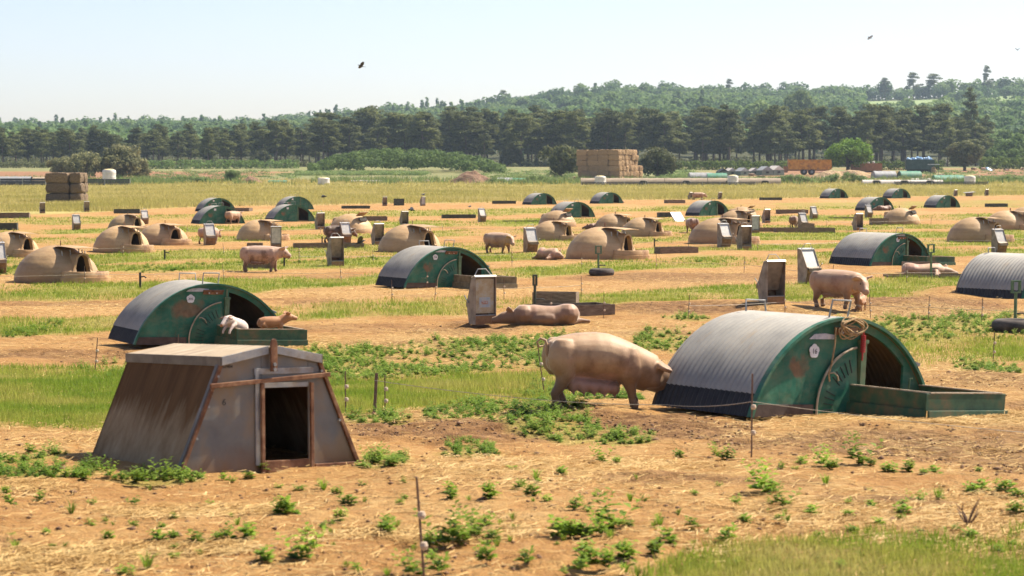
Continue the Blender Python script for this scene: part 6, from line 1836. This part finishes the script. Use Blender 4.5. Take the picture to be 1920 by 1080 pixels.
for lv, lb in enumerate(('weathered brown bale in the bottom layer of the low stack', 'weathered brown bale in the middle layer of the low stack', 'weathered brown bale on top of the low stack')):
    for i in range(2):
        for j in range(2):
            q = q0 + a2 * (-.62 + 1.82 * i + (.0, .05, -.02)[lv]) + b2 * (.6 + 1.2 * j)
            o = bpy.data.objects.new('straw_bale', BALES_OLD[br.randrange(3)]); C.objects.link(o)
            o.location = (q.x, q.y, q0.z + .46 + .97 * lv); o.rotation_euler = (0, 0, th2 + br.uniform(-.03, .03)); o.scale = (1.0 if i == 0 else .50, 1, .97)
            tag(o, lb + (', long one in front', ', long one behind', ', short one in front', ', short one behind')[i * 2 + j], 'bale', 'bales of the low brown stack')

M['tank'] = simple('white_tank', [(.3, (.52, .47, .42)), (.6, (.68, .63, .58)), (.8, (.74, .70, .66))], 2, 5, .5)
M['tank_lid'] = simple('tank_lid', [(.3, (.48, .38, .16)), (.7, (.62, .52, .28))], 2, 4, .6)
def tank(u, y, w_, h, lift, label):
    r = empty('water_tank', PY_(u, y) + Vector((0, 0, lift))); tag(r, label, 'tank', 'white water tanks')
    rr = w_ / 2
    MB().lathe([(0, 0), (rr * .95, 0), (rr, .08), (rr, h * .35), (rr * .985, h * .36), (rr * .985, h * .66), (rr, h * .67), (rr, h * .86), (rr * .9, h * .95), (0, h * .95)], 28).build('body', M['tank'], r, smooth=35)
    MB().lathe([(0, h * .951), (rr * .86, h * .951), (rr * .55, h * 1.03), (0, h * 1.06)], 24).build('lid', M['tank_lid'], r, smooth=35)
    if lift:
        for a in range(4):
            MB().bar((rr * .8 * math.cos(a * 1.57 + .6), rr * .8 * math.sin(a * 1.57 + .6), -lift - .1), (rr * .8 * math.cos(a * 1.57 + .6), rr * .8 * math.sin(a * 1.57 + .6), 0), .12).build('leg', M['galv'], r)
tank(207, 372, 2.35, 1.95, .75, 'white water tank on legs left, behind the dark fence')
tank(608, 374, 2.1, 1.25, .0, 'white water tank half sunk in the grass left of centre')
tank(1125, 372, 2.0, 1.55, .0, 'white water tank in front of the tall straw stack')
tank(1373, 370, 1.9, 1.7, .0, 'white water tank at the right end of the long tunnel row')
tank(1816, 372, 1.95, 1.6, .0, 'white water tank beside the far right tunnels')

M['tarp_beige'] = simple('beige_tunnel_cover', [(.3, (.27, .20, .13)), (.6, (.38, .29, .19)), (.8, (.46, .37, .26))], 1.2, 5, .85)
M['tarp_grey'] = simple('grey_tunnel_cover', [(.3, (.20, .205, .20)), (.7, (.36, .36, .34))], 1.2, 5, .6)
M['tarp_green'] = simple('green_tunnel_cover', [(.3, (.02, .15, .08)), (.5, (.05, .22, .12)), (.75, (.22, .30, .20))], .8, 5, .6)
M['tarp_white'] = simple('pale_tunnel_cover', [(.3, (.42, .37, .31)), (.7, (.58, .52, .46))], 1.2, 5, .7)
M['fence_board'] = simple('dark_slate_board', [(.3, (.020, .024, .032)), (.7, (.045, .050, .062))], 3, 5, .7, rand=.2)
M['yellow'] = simple('yellow_trailer_paint', [(.3, (.42, .17, .015)), (.5, (.62, .28, .025)), (.7, (.68, .36, .06))], 1.5, 6, .6, dirt=(.24, .11, .04), dscale=1.0)
M['orange'] = simple('orange_skip_paint', [(.3, (.27, .12, .04)), (.7, (.42, .20, .07))], 1.2, 6, .7)
M['cont_green'] = simple('green_container_paint', [(.3, (.025, .055, .045)), (.7, (.06, .10, .085))], 1, 5, .6)
M['bag'] = simple('plastic_bags', [(.35, (.55, .62, .70)), (.5, (.10, .34, .62)), (.6, (.62, .70, .76)), (.7, (.16, .42, .68))], 1.1, 4, .4)
M['bag_white'] = simple('white_bags', [(.3, (.52, .52, .52)), (.7, (.72, .72, .70))], 1, 4, .5)
M['heap_straw'] = simple('straw_heap', [(.3, (.26, .16, .075)), (.5, (.38, .255, .13)), (.7, (.48, .35, .20))], 2, 7, .95, bump=.8, bscale=3, bdist=.3)
M['heap_soil'] = simple('soil_heap', [(.3, (.13, .065, .035)), (.5, (.21, .115, .062)), (.7, (.28, .18, .10))], 1.5, 7, .95, bump=.8, bscale=3, bdist=.3)

def tunnel(u, y, rot, L, rad, mt, label, mouth=False, arches=0, squash=.62):
    """low half-round shelter, its axis along x; mouth = black plate painted as shade at the right end; arches = black blocks painted as shaded openings on the near side"""
    r = empty('tunnel_shelter', PY_(u, y), R(rot)); tag(r, label, 'shelter', 'low tunnel shelters')
    V = []; nl, na = 12, 14
    for i in range(nl + 1):
        for j in range(na + 1):
            a = math.pi * j / na
            V.append((-L / 2 + L * i / nl, rad * math.cos(a), rad * squash * math.sin(a) * (1 + .02 * math.sin(i * 2.1)) + .02))
    F = [(i * (na + 1) + j, (i + 1) * (na + 1) + j, (i + 1) * (na + 1) + j + 1, i * (na + 1) + j + 1) for i in range(nl) for j in range(na)]
    MB().add(V, F).build('cover', M[mt], r, smooth=40)
    end = [(rad * .97 * math.cos(math.pi * j / na), rad * squash * .97 * math.sin(math.pi * j / na)) for j in range(na + 1)]
    MB().prism(end, 'x', -L / 2 + .05, -L / 2 + .1).build('end_wall', M[mt], r)
    MB().prism(end, 'x', L / 2 - .5, L / 2 - .45).build('end_wall', M['ink'] if mouth else M[mt], r)  # the black plate stands for the shade in the mouth
    for k_ in range(arches):
        cx = -L / 2 + L * (k_ + .5) / arches
        pr = [(-.75, 0), (.75, 0), (.62, .52), (.35, .66), (-.35, .66), (-.62, .52)]
        o = MB().prism(pr, 'y', -rad - .10, -rad * .55).build('opening_shade', M['ink'], r); o.location = (cx, 0, .05)  # solid black block, painted in for the shade behind the arch
        f_ = MB().tube([(x_ * 1.08, -rad - .12, z_ * 1.08) for x_, z_ in ((.8, 0), (.64, .54), (.36, .69), (-.36, .69), (-.64, .54), (-.8, 0))], .05, 6).build('arch_frame', M['tarp_white'], r); f_.location = (cx, 0, .05)
for i, u in enumerate((1128, 1205, 1285, 1365, 1432)):
    tunnel(u, 374, -1, 7.4 if i < 4 else 5.6, 1.2, 'tarp_beige', 'beige tunnel shelter in the long row below the straw stack, %s' % ('at its left end', 'second from the left', 'in its middle', 'second from the right', 'at its right end')[i], arches=1, squash=.95)
for i, (u, y, rt, L, rad, mt, mo, lb) in enumerate([
        (1312, 425, 6, 4.6, 1.5, 'tarp_grey', True, 'grey tunnel with dark mouth left of the green tunnel, before the tents'), (1342, 425, 6, 4.0, 1.4, 'tarp_green', False, 'green tunnel before the grey-green tents'),
        (1348, 385, 2, 3.6, 1.1, 'tarp_green', False, 'green and white tunnel just left of the right centre tank'), (1655, 440, 8, 4.6, 1.6, 'tarp_grey', True, 'grey tunnel with dark mouth below the orange skip'),
        (1703, 440, 8, 4.4, 1.6, 'tarp_green', True, 'bright green tunnel with dark mouth below the container'), (1775, 395, 6, 5.6, 1.5, 'tarp_green', True, 'green tunnel with dark mouth left of the right tank'),
        (1725, 398, 2, 4.0, .9, 'tarp_white', False, 'pale low tunnel behind the white arches on the right'), (1640, 376, 0, 4.8, 1.0, 'tarp_white', False, 'pale tunnel with white arch, left of the right row'), (1692, 376, 0, 5.0, 1.0, 'tarp_white', False, 'pale tunnel with white arch, middle of the right row'), (1740, 376, 0, 4.6, 1.0, 'tarp_white', False, 'pale tunnel with white arch, right of the right row'),
        (940, 395, 8, 4.0, 1.1, 'tarp_grey', True, 'low grey tunnel with dark mouth right of the soil heap'), (972, 400, 4, 3.6, .9, 'tarp_green', False, 'low green tunnel right of the soil heap'), (522, 390, 0, 3.4, .6, 'tarp_green', False, 'low green tunnel right of the small soil heap'),
        (690, 395, 0, 6.0, .55, 'tarp_white', False, 'low pale tunnel right of the sunken tank'), (800, 396, 0, 7.0, .55, 'tarp_beige', False, 'low beige tunnel left of the large soil heap'),
        (28, 372, 0, 6.4, 1.6, 'tarp_grey', False, 'dark grey tunnel at the left edge behind the fence'), (92, 372, 0, 5.0, 1.5, 'tarp_beige', False, 'grey-beige tunnel behind the low bale stack')]):
    tunnel(u, y, rt, L, rad, mt, lb, mo, arches=1 if 'arch' in lb or 'left edge' in lb else 0, squash=.9 if rad > 1.2 else .8)
def board_fence(u0, u1, y, h, label):
    a, b = PY_(u0, y), PY_(u1, y); L = (b - a).length
    r = empty('board_fence', a, math.atan2(b.y - a.y, b.x - a.x)); tag(r, label, 'fence', 'dark board fences')
    n = max(1, int(L / 3))
    for k_ in range(3):
        for i in range(n):
            MB().box(L * i / n + .02, L * (i + 1) / n - .02, -.03, .03, .05 + h / 3 * k_ + .02, h / 3 * (k_ + 1) + .01).build('board', M['fence_board'], r)
    for i in range(n + 1):
        MB().box(L * i / n - .06, L * i / n + .06, -.14, -.034, -.1, h + .1).build('post', M['tarp_grey'], r)
board_fence(-40, 88, 362, 1.25, 'dark board fence at the left edge before the tunnel')
board_fence(152, 246, 366, 1.1, 'dark board fence below the white tank on the left')
board_fence(1090, 1250, 366, .55, 'low dark board fence along the left half of the long tunnel row')
board_fence(1250, 1415, 366, .55, 'low dark board fence along the right half of the long tunnel row')
board_fence(1675, 1850, 366, .65, 'low dark board fence below the right tunnels and tank')
# ridge tents
for i, (u, y, s, mt) in enumerate(((1353, 470, .8, 'ink'), (1368, 472, .85, 'tarp_white'), (1390, 470, .9, 'tarp_grey'), (1412, 474, .85, 'tarp_white'), (1432, 472, 1.05, 'tarp_grey'), (1452, 474, 1.1, 'tarp_white'))):
    r = empty('ridge_tent', PY_(u, y), R(20 + 8 * (i % 3))); r.scale = (s, s, s)
    tag(r, ('black-topped ridge tent at the left of the tent row', 'pale-roofed ridge tent, second in the tent row', 'grey ridge tent, third in the tent row', 'pale low ridge tent, fourth in the tent row', 'grey-green ridge tent, fifth in the tent row', 'pale ridge tent next to the yellow trailer')[i], 'tent', 'ridge tents')
    MB().prism([(-1.5, 0), (1.5, 0), (1.35, 1.1), (-1.35, 1.1)], 'y', -1.1, 1.1).build('wall', M['leaf_tent'] if 'leaf_tent' in M else M.setdefault('leaf_tent', simple('grey_green_canvas', [(.3, (.12, .16, .12)), (.7, (.22, .26, .20))], 1, 5, .8)), r)
    MB().prism([(-1.45, 1.1), (1.45, 1.1), (0, 1.95)], 'y', -1.15, 1.15).build('roof', M[mt], r)
    MB().box(-.35, .35, -1.14, -1.104, .45, .85).build('window', M['ink'], r)
def slab6(m, x0, x1, y0, y1, z0, z1):
    return m.box(x0, x1, y0, y1, z0, z1)
def trailer():
    r = empty('trailer', PY_(1516, 480), R(-4)); tag(r, 'big yellow-orange farm trailer with ribbed sides on two axles', 'trailer')
    L, W_, z0, z1 = 9.6, 2.5, 1.25, 3.3
    for s in (-1, 1):
        MB().box(-L / 2, L / 2, s * W_ / 2 - .05, s * W_ / 2 + .05, z0, z1 - .02).build('side_panel', M['yellow'], r)
        for i in range(9):
            x = -L / 2 + .1 + (L - .2) * i / 8
            MB().box(x - .09, x + .09, s * (W_ / 2 + .12) - .068, s * (W_ / 2 + .12) + .068, z0 - .1, z1).build('rib', M['yellow'], r)
        MB().box(-L / 2 - .05, L / 2 + .05, s * W_ / 2 - .09, s * W_ / 2 + .09, z1, z1 + .12).build('top_rail', M['yellow'], r)
    MB().box(-L / 2 - .08, -L / 2 + .04, -W_ / 2 + .06, W_ / 2 - .06, z0, z1 + .35).build('headboard', M['orange'], r); MB().box(L / 2 - .04, L / 2 + .05, -W_ / 2 + .06, W_ / 2 - .06, z0, z1 - .3).build('tailgate', M['yellow'], r)
    MB().box(-L / 2, L / 2, -W_ / 2 + .06, W_ / 2 - .06, z0 - .06, z0 - .01).build('floor', M['orange'], r)
    MB().box(-L / 2 - .2, L / 2 - .4, -.55, .55, .9, z0 - .065).build('chassis', M['orange'], r)
    MB().bar((-L / 2, 0, .95), (-L / 2 - 1.9, 0, .7), .22, .25).build('drawbar', M['orange'], r)
    MB().box(-L / 2 - 1.0, -L / 2 - .1, -.9, .9, .5, 1.9).build('hydraulic_box', M['orange'], r)
    for x in (-1.25, .45):
        for s in (-1, 1):
            w_ = MB().lathe([(.3, -.22), (.62, -.24), (.72, -.16), (.72, .16), (.62, .24), (.3, .22)], 22).build('wheel', M['tyre'], r, smooth=35); w_.location = (x, s * 1.05, .70); w_.rotation_euler = (R(90), 0, 0)
            MB().lathe([(0, -.19), (.34, -.2), (.36, -.12), (.36, .12), (.34, .2), (0, .19)], 18).build('rim', M['tarp_grey'], w_, smooth=35)
trailer()
def skip(u, y, rot, L, W_, z0, H, mt, label, name, bag, nb, group=None):
    r = empty(name, PY_(u, y), R(rot)); tag(r, label, 'container')
    for s in (-1, 1):
        MB().box(-L / 2, L / 2, s * W_ / 2 - .04, s * W_ / 2 + .04, z0, z0 + H).build('side_panel', M[mt], r)
        for i in range(10):
            x = -L / 2 + .15 + (L - .3) * i / 9
            MB().box(x - .05, x + .05, s * (W_ / 2 + .08) - .038, s * (W_ / 2 + .08) + .038, z0, z0 + H - .05).build('rib', M[mt], r)
    for x in (-L / 2, L / 2):
        MB().box(x - .04, x + .04, -W_ / 2 + .045, W_ / 2 - .045, z0, z0 + H - .01).build('end_panel', M[mt], r)
    MB().box(-L / 2 + .05, L / 2 - .05, -W_ / 2 + .05, W_ / 2 - .05, z0, z0 + .1).build('floor', M[mt], r)
    MB().box(-L / 2 + .3, L / 2 - .3, -W_ / 2 + .3, W_ / 2 - .3, -.1, z0 - .002).build('skid', M['ink'], r)
    rg = random.Random(u)
    for i in range(nb):
        rr = rg.uniform(.28, .5)
        b_ = MB().lathe([(rr * math.sin(a) * (1 + .12 * math.sin(5 * a)), -rr * .75 * math.cos(a)) for a in [math.pi * j / 7 for j in range(8)]], 9).build('plastic_bag', M[bag])
        q = r.matrix_basis @ Vector((rg.uniform(-L / 2 + .5, L / 2 - .5) * (1 if nb > 8 else .6), rg.uniform(-W_ / 2 + .5, W_ / 2 - .5), z0 + H - .05 + rg.uniform(0, .35)))
        b_.location = q; b_.rotation_euler = (rg.random(), rg.random(), rg.random() * 6)
        tag(b_, ('blue and white plastic bag heaped on the green container' if bag == 'bag' else 'white plastic bag lying in the orange skip'), 'bag', 'bags on the green container' if bag == 'bag' else 'bags in the orange skip')
skip(1622, 520, -4, 7.4, 2.3, .25, 1.9, 'orange', 'rusty orange skip with white bags behind the straw heap', 'skip', 'bag_white', 6)
skip(1722, 505, -6, 6.6, 2.4, .9, 2.3, 'cont_green', 'dark green ribbed container heaped with blue plastic bags', 'container', 'bag', 22)
r = empty('feed_cage', PY_(1748, 495), R(10)); tag(r, 'small wire cage stand with pale lid right of the green container', 'cage')
for sx_ in (-.9, .9):
    for sy_ in (-.7, .7):
        MB().bar((sx_, sy_, -.1), (sx_, sy_, 2.1), .09).build('post', M['cont_green'], r)
MB().box(-1.1, 1.1, -.9, .9, 2.1, 2.25).build('lid', M['bag_white'], r); MB().lathe([(0, .1), (.6, .1), (.7, .8), (.4, 1.5), (0, 1.7)], 12).build('sack', M['heap_straw'], r)
def heap(u, y, w_, d_, h, mt, label, name='heap', cat='heap', seed=1):
    q = PY_(u, y); n = 26; rg = np.linspace(-1, 1, n)
    X, Y = np.meshgrid(rg, rg, indexing='ij')
    rr = np.sqrt(X ** 2 + Y ** 2)
    Z = np.clip(1 - rr ** 1.5 + (fbm(X * 2.2 + seed * 9, Y * 2.2, 300 + seed, 4) - .5) * .9, -.1, 2) * h
    V = np.stack([X * w_ / 2, Y * d_ / 2, Z], -1).reshape(-1, 3)
    i = np.arange(n * n).reshape(n, n); F = np.stack([i[:-1, :-1], i[1:, :-1], i[1:, 1:], i[:-1, 1:]], -1).reshape(-1, 4)
    o = np_mesh(name, V, F, M[mt], smooth=True); o.location = q
    tag(o, label, cat)
heap(1552, 455, 8, 5, 1.6, 'heap_straw', 'pale straw heap at the rear of the yellow trailer', 'straw_heap', seed=1)
heap(1598, 458, 9, 5, 1.5, 'heap_straw', 'second pale straw heap right of the trailer', 'straw_heap', seed=2)
heap(888, 388, 8.6, 5, 2.0, 'heap_soil', 'large brown soil heap at the far edge of the dry field', 'soil_heap', seed=3)
heap(474, 390, 4.6, 4, 1.2, 'heap_soil', 'small brown soil heap by the pale bush', 'soil_heap', seed=4)
heap(1483, 388, 8, 5, 1.5, 'heap_soil', 'weedy soil mound below the yellow trailer', 'soil_heap', seed=5)
heap(1848, 547, 2.6, 2, .9, 'bag', 'small blue plastic heap among the far pigs', 'plastic_heap', seed=6)
rg = np.random.RandomState(91); cl = []
for (u, y, w_, h) in ((1483, 386, 9, 1.4), (1585, 388, 11, 1.7), (1010, 390, 7, 1.3), (350, 396, 8, 1.0), (1890, 400, 8, 1.0), (930, 386, 4, 1.0), (380, 394, 5, .8)):
    q = PY_(u, y)
    for i in range(int(w_ * 6)):
        t_ = rg.uniform(-1, 1); cl.append((q.x + t_ * w_ / 2, q.y + rg.uniform(-2, 2), q.z + h * (1 - t_ * t_) * rg.uniform(.3, 1), .6, .6, .4))
V, F = clouds(rg, cl, 60, .24, .25, 1.2, .2)
tag(np_mesh('mound_weeds', V, F, M['leaf_pale']), 'pale grassy weeds on the mounds at the field edge', 'weeds', kind='stuff')

# ------------------------------------------------------------------ haze
hz = MB().box(-2700, 2700, -60, 2620, -3, 140).build('haze', None)
k = bpy.data.materials.new('haze_air'); k.use_nodes = True
k.node_tree.nodes.clear()
o_ = k.node_tree.nodes.new('ShaderNodeOutputMaterial'); vol = k.node_tree.nodes.new('ShaderNodeVolumePrincipled')
vol.inputs['Color'].default_value = (.68, .85, 1, 1); vol.inputs['Density'].default_value = .00011; vol.inputs['Anisotropy'].default_value = .2
k.node_tree.links.new(vol.outputs[0], o_.inputs['Volume'])
hz.data.materials.append(k)
tag(hz, 'thin bluish summer haze over the far trees', 'haze', kind='stuff')
